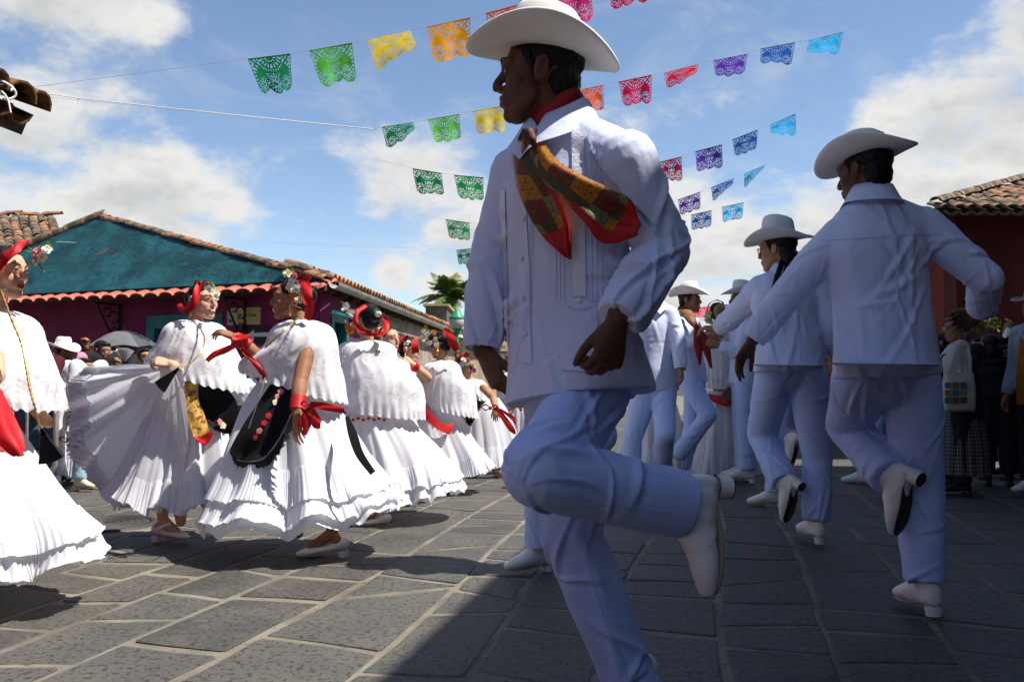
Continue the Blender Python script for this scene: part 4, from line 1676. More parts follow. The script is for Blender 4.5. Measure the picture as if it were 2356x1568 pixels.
def build_bunting():
    bunting('highest and nearest punched paper bunting, its flags green to crimson above the front dancer',
            [(570, 135, 668, 123, 70, 75, 'dgreen', 'flat'), (711, 116, 810, 98, 72, 80, 'lgreen', 'flat'), (845, 92, 943, 70, 60, 4, 'yellow', 'tri'), (982, 62, 1082, 40, 68, 78, 'orange', 'flat'),
             (1118, 30, 1217, 4, 70, 75, 'redor', 'flat'), (1256, -22, 1358, -44, 72, 80, 'pink', 'flat'), (1400, -52, 1490, -75, 70, 75, 'crimson', 'flat')],
            9.2, 8.6, [(18, 208), (1560, -95)])
    bunting('punched paper bunting tied to the thick white rope, second row from the top',
            [(879, 292, 950, 281, 44, 4, 'dgreen', 'tri'), (984, 275, 1057, 262, 48, 52, 'lgreen', 'flat'), (1088, 256, 1159, 243, 45, 52, 'yellow', 'flat'), (1200, 235, 1270, 221, 46, 50, 'orange', 'flat'), (1313, 211, 1388, 195, 40, 50, 'redor', 'flat'),
             (1423, 188, 1499, 172, 48, 56, 'crimson', 'flat'), (1528, 168, 1607, 147, 26, 3, 'red', 'tri'), (1641, 139, 1720, 124, 20, 30, 'purple', 'flat'), (1750, 112, 1829, 97, 14, 38, 'blue', 'trir'), (1860, 93, 1940, 73, 8, 38, 'cyan', 'trir')],
            11.6, 11.0, [(18, 214), (860, 297), (1972, 60), (2060, -40)], thick=[(70, 210), (181, 226), (400, 250), (640, 275), (857, 297)])
    bunting('third row of punched paper bunting from the top, just below the one on the rope',
            [(949, 387, 1016, 398, 52, 44, 'dgreen', 'flat'), (1044, 402, 1112, 408, 48, 50, 'mgreen', 'flat'), (1140, 410, 1206, 408, 48, 48, 'lgreen', 'flat'), (1300, 402, 1366, 394, 48, 48, 'orange', 'flat'), (1400, 388, 1460, 378, 48, 48, 'redor', 'flat'),
             (1518, 372, 1568, 360, 44, 56, 'crimson', 'flat'), (1600, 348, 1661, 332, 44, 52, 'purple', 'flat'), (1685, 321, 1743, 298, 36, 38, 'blue', 'flat'), (1772, 286, 1830, 262, 12, 50, 'cyan', 'trir')],
            14.2, 13.4, [(860, 365), (1842, 250), (1905, 170)])
    bunting('fourth row of punched paper bunting, beside the front dancer at the height of his chest',
            [(1025, 504, 1080, 512, 40, 38, 'dgreen', 'flat'), (1100, 514, 1156, 514, 40, 40, 'mgreen', 'flat'), (1480, 476, 1536, 464, 38, 40, 'crimson', 'flat'), (1560, 459, 1611, 441, 34, 36, 'purple', 'flat'),
             (1636, 431, 1688, 410, 30, 8, 'blue', 'tri'), (1712, 400, 1763, 377, 30, 3, 'cyan', 'tri')],
            17.2, 16.4, [(900, 488), (1780, 370)])
    bunting('fifth row of small punched paper bunting, low beside the front dancer\'s elbow',
            [(1050, 575, 1083, 571, 34, 34, 'dgreen', 'flat'), (1100, 571, 1146, 571, 34, 34, 'mgreen', 'flat'), (1500, 512, 1545, 502, 34, 34, 'purple', 'flat'), (1590, 494, 1637, 483, 34, 36, 'blue', 'flat'), (1661, 476, 1711, 465, 32, 34, 'cyan', 'flat')],
            20.2, 19.4, [(560, 555), (1740, 458)])
    bunting('tiny farthest bunting, red and purple, just above the heads beside the smiling dancer',
            [(1590, 708, 1650, 703, 22, 22, 'red', 'flat'), (1655, 702, 1682, 698, 22, 24, 'purple', 'flat'), (1688, 697, 1716, 692, 22, 22, 'blue', 'flat')],
            34, 34, [(1500, 716), (1800, 680)])
    # one thin loose line across to the tarpaulin roof
    P = [at(130, 556, 14.9), at(620, 577, 17), at(1050, 571, 20)]
    V, Fc = tube(P, [.004] * 3, 5, sub=1)
    o = mk('cord', V, Fc, pm('thin_cord', (.62, .62, .6), .8))
    tag(o, 'thin bare cord running from the teal tarpaulin roof towards the lowest green flags', 'cord')


build_bunting()
# ------------------------------------------------------------------ people: shared builders
V3 = Vector


def nrm(v): return Vector(v).normalized()


def local_parts(M, parts):
    return [(xf(v, M), f) for v, f in parts]


def head_mesh(M, neck_to, voxel, s=1.0, female=False, smile=False, neck_r=.052, jaw=1.0):
    """face, ears and neck in head-local metres (x side, y forward, z up), carried to world by M"""
    S = Matrix.Scale(s, 4)
    MS = M @ S
    k = .93 if female else 1.0
    fem = 1.0 if female else 0.0
    nz = .84 if female else 1.0
    P = [ell((0, -.018, .038), (.074, .094, .080), seg=28, rings=18),
         ell((0, .022, .020), (.0655, .064, .078), seg=24, rings=16),
         ell((0, .024, -.040), (.0585 * jaw * k, .064, .062), seg=24, rings=16),
         ell((0, .052, -.082), (.036 * k, .034, .030), seg=16, rings=10),
         ell((0, .066, -.093), (.024 * k, .021, .0185)),
         tube([(-.046 * k, .004, -.050), (-.042 * k, .024, -.070), (-.024 * k, .050, -.088), (0, .056, -.092), (.024 * k, .050, -.088), (.042 * k, .024, -.070), (.046 * k, .004, -.050)], [.012, .018, .020, .02, .020, .018, .012], 12),
         ell((.032, .048, -.020), (.031, .029, .036)), ell((-.032, .048, -.020), (.031, .029, .036)),
         tube([(-.052, .062, .033), (-.026, .0805, .033), (0, .0835, .030), (.026, .0805, .033), (.052, .062, .033)], [.0105 - .002 * fem] * 5, 10),
         tube([(0, .079, .030), (0, .088, .010), (0, .0985 + .003 * nz, -.010), (0, .105 * nz + .0165 * (1 - nz) * 5.2, -.022)], [(.0095 * nz, .010), (.0100 * nz, .011), (.0115 * nz, .012), (.0120 * nz, .011)], 12),
         ell((.0105 * nz, .0915, -.0265), (.0088 * nz, .012, .0078)), ell((-.0105 * nz, .0915, -.0265), (.0088 * nz, .012, .0078)),
         ell((0, .070, -.056), (.033, .023, .028)),
         tube([(-.025, .0775, -.0545), (-.011, .0905, -.0500), (0, .0915, -.0515), (.011, .0905, -.0500), (.025, .0775, -.0545)], [.0042, .0060, .0056, .0060, .0042], 10),
         tube([(-.021, .0785, -.0590), (0, .0905, -.0650), (.021, .0785, -.0590)], [.0044, .0074, .0044], 10),
         ]
    for sx in (1, -1):
        R = Matrix.Rotation(sx * -.35, 3, 'Z') @ Matrix.Rotation(.15, 3, 'X')
        P.append(ell((sx * .0765, -.012, .000), (.008, .019, .031), R))
        P.append(tube([(sx * .080, -.022, -.012), (sx * .086, -.030, .010), (sx * .084, -.020, .028), (sx * .080, -.002, .022)], [.0045] * 4, 8))
        # upper and lower lids
        P.append(tube([(sx * .016, .0785, .0125), (sx * .031, .0835, .0185), (sx * .046, .0725, .0115)], [.0042, .005, .0042], 8))
        P.append(tube([(sx * .017, .0785, .009), (sx * .031, .0800, .0025), (sx * .045, .0720, .0085)], [.0036] * 3, 8))
    P = local_parts(MS, P)
    a = MS @ V3((0, -.022, -.035))
    b2 = V3(neck_to)
    mid = a.lerp(b2, .5) + (M.to_3x3() @ V3((0, -.006, 0))) * s
    P.append(tube([a, mid, b2, b2 + (b2 - mid) * .5], [neck_r * s * 1.0, neck_r * s * .96, neck_r * s * 1.12, neck_r * s * 1.6], 18))
    V, Q = volume(P, voxel, 4 if voxel < .0045 else 2)
    # colour regions
    L = xf(V[Q].mean(1), np.array(MS.inverted()))
    x, y, z = L[:, 0], L[:, 1], L[:, 2]
    mi = np.zeros(len(Q), int)
    w = .028 if smile else .024
    lip = (((x / w) ** 2 + ((z + .0565) / .0125) ** 2) < 1) & (y > .072)
    mi[lip] = 1
    if smile:
        mi[(((x / .021) ** 2 + ((z + .0565) / .0042) ** 2) < 1) & (y > .072)] = 4
    else:
        mi[(np.abs(x) < .02) & (np.abs(z + .0572) < .0014) & (y > .072)] = 5
    parts = [(V, Q)]
    mis = [mi]
    # eyes, lashes, brows as islands of the same mesh
    for sx in (1, -1):
        v, q = quad_ell((sx * .031, .0705, .0105), .0122)
        parts.append((xf(v, MS), q)); mis.append(np.full(len(q), 2))
        v, q = quad_ell((sx * .0312, .0795, .0105), (.0052, .0036, .0056))
        parts.append((xf(v, MS), q)); mis.append(np.full(len(q), 3))
        for pts, r in (([(sx * .014, .080, .0125), (sx * .030, .0875, .0185), (sx * .049, .0745, .0125)], .0016), ([(sx * .014, .0905, .034), (sx * .032, .0895, .0415), (sx * .052, .0705, .037)], .0034 if not female else .0024)):
            c = catmull(pts, 5)
            g = []
            for t, p in enumerate(c):
                rr = r * (1 - .55 * t / len(c))
                g.append([(p[0], p[1] + rr * math.cos(a), p[2] + rr * 1.1 * math.sin(a)) for a in np.linspace(0, 2 * PI, 6, endpoint=False)])
            v, q, _ = gridmesh(g, True)
            parts.append((xf(v, MS), q)); mis.append(np.full(len(q), 5))
    V, Q = cat(parts)
    return V, Q, np.concatenate(mis)


def hand_parts(w, d, n, thumb_side, L=1.0, curl=(.5, .6, .4), spread=.06, thumb=(.55, .5), r=1.0):
    """closed shapes of a hand: wrist w, finger direction d, palm faces n, thumb on thumb_side (vector)"""
    w, d, n = V3(w), nrm(d), V3(n)
    n = (n - d * n.dot(d)).normalized()
    t = d.cross(n)
    if t.dot(V3(thumb_side)) < 0: t = -t
    k = L
    P = [tube([w - d * .02 * k, w + d * .02 * k, w + d * .055 * k, w + d * .088 * k], [(.027 * k, .019 * k), (.030 * k, .018 * k), (.039 * k, .0165 * k), (.041 * k, .0135 * k)], 14, side=t)]
    P.append(tube([w + d * .012 * k + t * .014 * k + n * .004 * k, w + d * .04 * k + t * .026 * k + n * .009 * k, w + d * .06 * k + t * .030 * k + n * .006 * k], [.013 * k, .0165 * k, .012 * k], 10))
    lens = (.074, .083, .077, .060)
    offs = (.0305, .0105, -.0100, -.0295)
    base = (.084, .090, .087, .078)
    for i in range(4):
        c = curl if np.isscalar(curl[0]) else curl[i]
        p = w + d * base[i] * k + t * offs[i] * k + n * .001
        ang = 0.0
        sd = (1.5 - i) * spread
        dirn = (d + t * sd).normalized()
        pts = [p - dirn * .012 * k, p]
        for seg, fr in enumerate((.45, .31, .24)):
            ang += c[seg]
            v = dirn * math.cos(ang) + n * math.sin(ang)
            p = p + v * lens[i] * fr * k
            pts.append(p)
        rr = (.0098, .0098, .0088, .0078, .0066)
        f = (1, 1.04, .98, .86)[i] * k * r
        P.append(tube(pts, [a * f for a in rr], 10, sub=3))
    p0 = w + d * .026 * k + t * .022 * k + n * .006 * k
    d1 = (d * math.cos(thumb[0]) + t * math.sin(thumb[0]) + n * .35).normalized()
    p1 = p0 + d1 * .040 * k
    d2 = (d1 + (d * .6 - t * .35 + n * .4) * thumb[1]).normalized()
    p2 = p1 + d2 * .030 * k
    d3 = (d2 + (d * .5 - t * .5 + n * .2) * thumb[1] * .6).normalized()
    p3 = p2 + d3 * .024 * k
    P.append(tube([p0, p1, p2, p3], [.0125 * k, .0112 * k * r, .0100 * k * r, .0074 * k * r], 10, sub=3))
    return P


def hat_mesh(M, s=1.0, brim=.185, crown=.118, roll=.03, pinch=.022):
    """wide felt hat; M: origin at the middle of the brim plane, y forward"""
    nth = 72
    th = np.linspace(0, 2 * PI, nth, endpoint=False)
    prof = [(.078, -.004, 'i'), (.092, -.006, 'b'), (.13, -.008, 'b'), (brim - .012, -.008, 'b'), (brim - .002, -.0065, 'b'), (brim, -.002, 'b'), (brim - .002, .002, 'b'), (brim - .012, .001, 'b'), (.13, .000, 'b'), (.100, .003, 'b'),
            (.0915, .010, 'c'), (.0895, .03, 'c'), (.087, .055, 'c'), (.084, .078, 'c'), (.079, .096, 'c'), (.070, .108, 'c'), (.055, .114, 't'), (.036, .115, 't'), (.016, .115, 't'), (.002, .115, 't')]
    G = []
    for r, z, kind in prof:
        row = []
        for a in th:
            x, y = r * math.sin(a) * .90, r * math.cos(a) * 1.06
            zz = z
            if kind == 'b':
                q = max(0, (r - .09) / (brim - .09))
                zz += roll * q * q * math.sin(a) ** 2 * 1.5 - .012 * q * q * math.cos(a) ** 2 + .004 * q * math.sin(3 * a + .6)
            if kind in 'ct':
                hz = z / .115
                zz = z * crown / .115
                # pinched front, crease along the top
                fr = max(0, (y + .02) / .1)
                x *= 1 - .42 * hz ** 2 * min(1, fr) ** 1.2
                zz += .016 * hz * hz * (y / .09) if True else 0
                zz -= pinch * (hz ** 4) * math.exp(-(x / .022) ** 2) * (1 if kind == 't' else .5) * (1.0 - .35 * max(0, y / .09))
            row.append((x, y, zz))
        G.append(row)
    V, Q, _ = gridmesh(G, True)
    return xf(V * s, M), Q


def hat_band(M, s=1.0, z0=.006, z1=.024, grow=.002):
    th = np.linspace(0, 2 * PI, 48, endpoint=False)
    G = [[((r + grow) * math.sin(a) * .90, (r + grow) * math.cos(a) * 1.06, z) for a in th] for r, z in ((.0925, z0), (.0935, (z0 + z1) / 2), (.0915, z1))]
    V, Q, _ = gridmesh(G, True)
    return xf(V * s, M), Q


def man_hair(M, s, voxel, long=False):
    P = [ell((0, -.024, .046), (.0795, .0945, .0775), seg=20, rings=14), ell((0, -.058, -.008), (.066, .050, .072), seg=18, rings=12),
         ell((0, .052, .088), (.052, .030, .022)), tube([(.0705, .026, .045), (.0745, .012, .012), (.0735, .008, -.012)], [(.010), (.008), (.005)], 8), tube([(-.0705, .026, .045), (-.0745, .012, .012), (-.0735, .008, -.012)], [.010, .008, .005], 8)]
    if long:
        P += [ell((0, -.075, -.06), (.075, .05, .075))]
    P = local_parts(M @ Matrix.Scale(s, 4), P)
    V, Q = volume(P, voxel, 1)
    V = V + vnormals(V, Q) * (vn(V * 70, 4) * .0028 + vn(V * np.array([160, 160, 40]), 6) * .0015)[:, None]
    return V, Q


def boot(parent, ankle, toe, down, s=1.0, name='boot', vox=.006, shaft=.07, mat=None, heel_h=.032, low=False):
    """pointed ankle boot with stacked heel; toe = direction of the toe, down = towards the sole"""
    t = nrm(toe)
    dn = V3(down)
    dn = (dn - t * dn.dot(t)).normalized()
    sd = t.cross(dn)
    a = V3(ankle)
    # local: origin under the ankle on the sole plane
    h = .085 * s
    at_ = lambda y, z, x=0.0: a + t * y * s - dn * z * s + dn * h + sd * x * s
    P = [tube([at_(-.01, .085 + shaft), at_(-.005, .105), at_(-.010, .06), at_(-.02, .034)], [(.047 * s, .054 * s), (.045 * s, .051 * s), (.037 * s, .049 * s), (.034 * s, .046 * s)], 16, side=sd),
         tube([at_(-.045, .040), at_(.0, .054), at_(.06, .050), at_(.11, .036), at_(.155, .027), at_(.188, .022)], [(.028 * s, .034 * s), (.035 * s, .052 * s), (.040 * s, .047 * s), (.044 * s, .036 * s), (.040 * s, .029 * s), (.028 * s, .021 * s)], 16, side=sd),
         tube([at_(-.04, .11), at_(-.054, .06), at_(-.052, .02)], [(.024 * s, .016 * s), (.028 * s, .018 * s), (.028 * s, .020 * s)], 10, side=sd)]
    if low:
        P = [tube([at_(-.062, .048), at_(-.05, .04), at_(.0, .028), at_(.06, .022), at_(.11, .022), at_(.155, .020), at_(.188, .016)], [(.022 * s, .026 * s), (.029 * s, .034 * s), (.032 * s, .024 * s), (.036 * s, .018 * s), (.040 * s, .021 * s), (.036 * s, .019 * s), (.022 * s, .012 * s)], 16, side=sd)]
    V, Q = volume(P, vox, 3)
    if not low: V = laplace(folds(V, Q, [(at_(-.03, .06), at_(.12, .04), .0035 * s, 9, (.35, .5, .7), 0.0), (at_(-.01, .12), at_(-.01, .04), .003 * s, 6, (.2, .6), 0.0)], 3), Q, 1)
    b = mk(name, V, Q, mat or M_BOOT, parent)
    # sole: outline sheet with thickness
    ys = np.linspace(-.07, .202, 14)
    wid = lambda y: .028 if y < -.03 else (.027 + .016 * math.sin(min(1, (y + .03) / .15) * PI / 2)) if y < .12 else .043 * math.sqrt(max(0, 1 - ((y - .12) / .083) ** 2)) + .002
    lift = lambda y: .002 + .012 * math.exp(-((y - .0) / .045) ** 2) + .02 * max(0, (y - .12) / .08) ** 2 * .3
    G = []
    for y in ys:
        w = wid(y) if y > -.068 else .018
        z = lift(y) - .004
        w *= .86
        G.append([at_(y, z + .0055, w), at_(y, z + .0055, 0), at_(y, z + .0055, -w), at_(y, z, -w), at_(y, z, 0), at_(y, z, w)])
    V, Q, _ = gridmesh([[tuple(p) for p in r] for r in G], True)
    caps = np.array([[0, 1, 4, 5], [1, 2, 3, 4]])
    Q = np.concatenate([Q, caps[:, ::-1], caps + 6 * (len(ys) - 1)])
    mi = np.ones(len(Q), int)
    mi[:len(Q) - 4] = np.where(np.isin(np.arange(len(Q) - 4) % 6, (3, 4)), 0, 1)
    mk('sole', V, Q, [M_SOLE, M_SOLEEDGE], b, smooth=False, midx=mi)
    hh = heel_h
    prof = [(0.006, 1.0), (-.4 * hh, .92), (-.85 * hh, .86), (-hh, .86)]
    G = []
    for z, k in prof:
        G.append([tuple(at_(-.044 + .031 * k * math.cos(q), z, .034 * k * math.sin(q))) for q in np.linspace(0, 2 * PI, 14, endpoint=False)])
    V, Q, _ = gridmesh(G, True)
    mk('heel', V, Q, mat or M_BOOT, b)
    zb = -hh
    G = [[tuple(at_(-.044 + .027 * math.cos(q) * k, z, .0295 * math.sin(q) * k)) for q in np.linspace(0, 2 * PI, 14, endpoint=False)] for z, k in ((zb + .001, 1.0), (zb - .0025, 1.0), (zb - .0025, .02))]
    V, Q, _ = gridmesh(G, True)
    mk('heel_cap', V, Q, M_SOLE, b, smooth=False)
    return b


def spectacles(M, s, parent):
    MS = M @ Matrix.Scale(s, 4)
    P = []
    for sx in (1, -1):
        c = V3((sx * .032, .096, .008))
        P.append(tube([c + V3((.021 * math.cos(a), -.004 * abs(math.cos(a)), .018 * math.sin(a))) for a in np.linspace(0, 2 * PI, 17)], [.0016] * 17, 6, sub=1))
        P.append(tube([(sx * .053, .092, .014), (sx * .076, .05, .014), (sx * .082, -.015, .012)], [.0018] * 3, 6))
    P.append(tube([(-.011, .096, .012), (0, .1, .014), (.011, .096, .012)], [.0016] * 3, 6))
    V, Fc = merge(P)
    g = mk('spectacles', xf(V, MS), Fc, M_FRAME, parent)
    parts = []
    for sx in (1, -1):
        v, q = quad_ell((sx * .032, .0955, .008), (.0205, .0008, .0175), nu=14, nv=6)
        parts.append((xf(v, MS), q))
    V, Q = cat(parts)
    lens = bpy.data.materials.get('clear_lens')
    if lens is None:
        lens = bpy.data.materials.new('clear_lens')
        lens.use_nodes = True
        b = NB(lens.node_tree)
        p = b.n['Principled BSDF']
        p.inputs['Base Color'].default_value = (.9, .95, 1, 1)
        p.inputs['Roughness'].default_value = .03
        tr = b.node('ShaderNodeBsdfTransparent')
        mx = b.node('ShaderNodeMixShader')
        mx.inputs[0].default_value = .25
        b.l.new(tr.outputs[0], mx.inputs[1]); b.l.new(p.outputs[0], mx.inputs[2])
        b.l.new(mx.outputs[0], b.n['Material Output'].inputs[0])
    mk('lens', V, Q, lens, g)
    return g


def skinmats(kind): return [M_SKIN[kind], M_LIPD if kind == 'dark' else M_LIP, M_EYEW, M_IRIS, M_TOOTH, M_HAIR]


def loft(rings, nu=72, nv=24, fn=None, close=True):
    """open surface through rings: each ring (centre, a, b, side vector, up-tilt) ; fn(G, U, V, N) may displace"""
    C = []
    th = np.linspace(0, 2 * PI, nu, endpoint=False)
    for (c, a, b_, sd, fw) in rings:
        c = np.array(c, float)
        sd, fw = np.array(sd, float), np.array(fw, float)
        C.append(c + a * np.cos(th)[:, None] * sd + b_ * np.sin(th)[:, None] * fw)
    C = np.array(C)
    k = max(1, nv // (len(rings) - 1))
    G = np.stack([catmull(C[:, j], k) for j in range(nu)], 1)
    return G


def ring_normals(G):
    du = np.roll(G, -1, 1) - np.roll(G, 1, 1)
    dv = np.gradient(G, axis=0)
    N = np.cross(du, dv)
    N /= np.linalg.norm(N, axis=2)[..., None] + 1e-12
    ctr = G.mean(1, keepdims=True)
    if ((G - ctr) * N).sum() < 0: N = -N
    return N


# ------------------------------------------------------------------ men in white
def man(label, J, face, chest, s=1.0, vox=.008, skin='mid', hat=True, hat_mat=None, smile=False, glasses=False, scarf=True, hands=None, boots=None, group=None, hair=True, tilt=(0, 0, 0), hatpitch=0.0,
        shirt_mat=None, trouser_mat=None, shirt_long=0.0, fold=1.0, shoe_name='boot', braids=False, face_up=0.0, hair_mat=None, belt=None, torso_w=1.0, shoe_mat=None, trouser_r=1.0, hvox=None, collar=True, hem_b=.138, thigh=1.0, hem_shift=(0, 0, 0), category='person', name='person', hat_band_mat=None, hatscale=1.0, crown=.118, roll=.03):
    base = V3((J['pel'].x, J['pel'].y, 0))
    f = nrm((chest[0], chest[1], 0))
    l = V3((-f.y, f.x, 0))
    up = V3((0, 0, 1))
    t = empty(name, base, label, category, group)
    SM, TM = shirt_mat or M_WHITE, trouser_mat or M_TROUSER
    hm = frame(J['head'], V3((face[0], face[1], face[2] if len(face) > 2 else 0)))
    R = Matrix.Rotation(tilt[0], 4, 'X') @ Matrix.Rotation(tilt[1], 4, 'Y')
    hm = hm @ R
    neck = V3(J['neck'])
    # --- one body: head with face, trunk, arms and legs, hands
    hv, hq, hmi = head_mesh(hm, neck, hvox or vox * .62, s, False, smile)
    trunk = [tube([J['pel'] - up * .05 * s, J['pel'].lerp(neck, .5), neck - up * .05 * s], [(.13 * s, .09 * s), (.13 * s, .09 * s), (.10 * s, .07 * s)], 14, side=l)]
    for a in 'LR':
        trunk.append(tube([J['s' + a], J['e' + a], J['w' + a]], [.045 * s, .038 * s, .026 * s], 10, sub=1))
        trunk.append(tube([J['h' + a], J['k' + a], J['a' + a]], [.06 * s, .045 * s, .036 * s], 10, sub=1))
    trunk.append(tube([J['sL'], neck - up * .03, J['sR']], [.045 * s] * 3, 10))
    bv, bq = volume(trunk, .016, 2)
    parts, mi = [(hv, hq), (bv, bq)], [hmi, np.zeros(len(bq), int)]
    for a in 'LR':
        h = (hands or {}).get(a)
        if h is None: h = dict(d=(J['w' + a] - J['e' + a]), n=(l if a == 'R' else -l), th=f)
        d = nrm(h['d'])
        hp = hand_parts(J['w' + a], d, h['n'], h['th'], s * h.get('L', 1.0), h.get('curl', (.35, .45, .35)), h.get('spread', .05), h.get('thumb', (.55, .5)))
        hp.append(tube([J['e' + a].lerp(J['w' + a], .5), J['w' + a]], [.034 * s, .026 * s], 12))
        v, q = volume(hp, h.get('vox', max(.0034, vox * .45)), 2)
        parts.append((v, q)); mi.append(np.zeros(len(q), int))
    V, Q = cat(parts)
    mk('body', V, Q, skinmats(skin), t, midx=np.concatenate(mi))
    if hair:
        V, Q = man_hair(hm, s, max(.004, vox * .6), long=braids)
        mk('hair', V, Q, hair_mat or M_HAIR, t)
    # --- shirt
    pel = J['pel']
    hem = pel - up * (.07 + shirt_long) * s + V3(hem_shift)
    axis = neck - pel
    c = lambda k: pel.lerp(neck, k)
    sh_mid = (J['sL'] + J['sR']) / 2
    P = [tube([hem, c(.12), c(.42), c(.70), c(.86)], [(.192 * s * torso_w, hem_b * s), (.182 * s * torso_w, .128 * s), (.172 * s * torso_w, .120 * s), (.182 * s * torso_w, .128 * s), (.150 * s * torso_w, .100 * s)], 24, side=l, cap='fr'),
         tube([J['sL'] - (J['sL'] - sh_mid).normalized() * .015, sh_mid.lerp(neck, .55), J['sR'] - (J['sR'] - sh_mid).normalized() * .015], [.074 * s, .080 * s, .074 * s], 16),
         tube([c(.80), neck - up * .02 * s], [(.105 * s, .085 * s), (.072 * s, .070 * s)], 18, side=l, cap='rf')]
    bones = [(hem, neck, .011 * fold, 26, (.1, .3, .6, .85), .75)]
    for a in 'LR':
        S, E, W = J['s' + a], J['e' + a], J['w' + a]
        P.append(tube([S, S.lerp(E, .5), E], [.078 * s, .070 * s, .064 * s], 18))
        P.append(tube([E, E.lerp(W, .45), E.lerp(W, .84), E.lerp(W, .97)], [.065 * s, .060 * s, .055 * s, .046 * s], 18, cap='rf'))
        bones.append((S, E, .013 * fold, 15, (.45, .7, .9, 1.0), .3))
        bones.append((E, W, .013 * fold, 18, (.0, .2, .5, .75), .25))
    V, Q = volume(P, vox, 3)
    V = folds(V, Q, bones, seed=len(bpy.data.objects) % 97)
    if vox > .0065: V = laplace(V, Q, 1)
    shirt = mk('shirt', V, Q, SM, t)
    bvh = BVHTree.FromPolygons([tuple(p) for p in V], [tuple(q) for q in Q.tolist()])
    # cuffs
    for a in 'LR':
        E, W = J['e' + a], J['w' + a]
        V2, F2 = tube([E.lerp(W, .82), E.lerp(W, .985)], [.052 * s, .0455 * s], 22, cap='oo', sub=3)
        V3_, F3 = tube([E.lerp(W, .985), E.lerp(W, .9)], [.0455 * s, .042 * s], 22, cap='oo', sub=2)
        V2, F2 = merge([(V2, F2), (V3_, F3)])
        mk('cuff', V2, F2, SM, t)
    # --- trousers
    P = [tube([c(.16), pel, pel - up * .09 * s], [(.150 * s, .110 * s), (.165 * s, .118 * s), (.150 * s, .105 * s)], 20, side=l)]
    bones = [(c(.16), pel - up * .1, .008 * fold, 8, (.5, .9), .3)]
    for a in 'LR':
        H, K, A = J['h' + a], J['k' + a], J['a' + a]
        kr = trouser_r
        P.append(tube([H + up * .03 * s, H.lerp(K, .45), K], [.106 * s * kr * thigh, .096 * s * kr * thigh, .081 * s * kr], 20, cap='rr', sub=5))
        P.append(tube([K, K.lerp(A, .5), K.lerp(A, 1.0)], [.080 * s * kr, .079 * s * kr, .077 * s * kr], 20, cap='rf', sub=5))
        bones.append((H, K, .012 * fold, 16, (.05, .5, .9, 1.0), .35))
        bones.append((K, A, .013 * fold, 18, (.0, .15, .6, .9), .3))
    V, Q = volume(P, vox, 4)
    V = folds(V, Q, bones, seed=(len(bpy.data.objects) + 13) % 91)
    if vox > .0065: V = laplace(V, Q, 1)
    tbvh = BVHTree.FromPolygons([tuple(p) for p in V], [tuple(q) for q in Q.tolist()])
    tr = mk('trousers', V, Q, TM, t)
    if belt:
        V2, F2 = tube([c(.05), c(.17)], [(.190 * s, .136 * s), (.186 * s, .132 * s)], 24, side=l, cap='oo', sub=2)
    # --- collar: stand and fall
    if collar:
        ax = nrm(hm @ V3((0, -.03, -.12)) - neck) if True else up
        th = np.linspace(0, 2 * PI, 40, endpoint=False)
        G = []
        for r, z, open_ in ((.076, -.01, 0), (.074, .035, 0), (.073, .066, .05), (.078, .070, .1), (.088, .050, .4), (.102, .022, .8), (.116, .000, 1)):
            row = []
            for a in th:
                fr = max(0, math.sin(a))              # front
                rr = r + .030 * open_ * max(0, math.sin(a) - .35) * 1.5
                gap = math.exp(-((a - PI / 2) / .16) ** 2)
                zz = z - .045 * fr - .03 * gap - .030 * open_ * max(0, math.sin(a) - .3)
                p = neck + l * (rr * s * math.cos(a) * 1.02) + f * (rr * s * math.sin(a) * .98 - .006) + up * (zz * s - .015 * s)
                row.append(tuple(p))
            G.append(row)
        V, Q, _ = gridmesh(G, True)
        mk('collar', V, Q, SM, t)
    if scarf:
        th = np.linspace(0, 2 * PI, 36, endpoint=False)
        G = []
        for r, z in ((.060, .020), (.066, .040), (.067, .062), (.064, .080), (.056, .086)):
            G.append([tuple(neck + l * (r * s * math.cos(a) * 1.03) + f * (r * s * math.sin(a)) + up * ((z - .042 * max(0, math.sin(a)) + .008 * math.sin(3 * a)) * s)) for a in th])
        V, Q, _ = gridmesh(G, True)
        mk('neckerchief_band', V, Q, M_REDCLOTH, t)
    # --- hat
    hatM = None
    if hat:
        hatM = hm @ Matrix.Translation((0, -.012 * s, .066 * s)) @ Matrix.Rotation(hatpitch, 4, 'X')
        V, Q = hat_mesh(hatM, s * hatscale, crown=crown, roll=roll)
        h = mk('hat', V, Q, hat_mat or M_FELT, t)
        V, Q = hat_band(hatM, s * hatscale)
        mk('hat_band', V, Q, hat_band_mat or (hat_mat or M_FELT), h)
    if glasses: spectacles(hm, s, t)
    # --- boots
    for a in 'LR':
        b = (boots or {}).get(a)
        if b is None: b = (f, -up)
        if b != 'none':
            boot(t, J['a' + a], b[0], b[1], s, shoe_name, max(.0055, vox * .8), mat=shoe_mat)
    return dict(t=t, shirt=bvh, trousers=tbvh, hm=hm, f=f, l=l, s=s, hatM=hatM, J=J)


def on_shirt(m, px, py, off=.004):
    """where the view through px, py meets the shirt, lifted off along the normal"""
    d = ray(px, py).normalized()
    loc, n, i, dist = m['shirt'].ray_cast(CAM, d)
    if loc is None: return None, None
    if n.dot(d) > 0: n = -n
    return loc + n * off, n


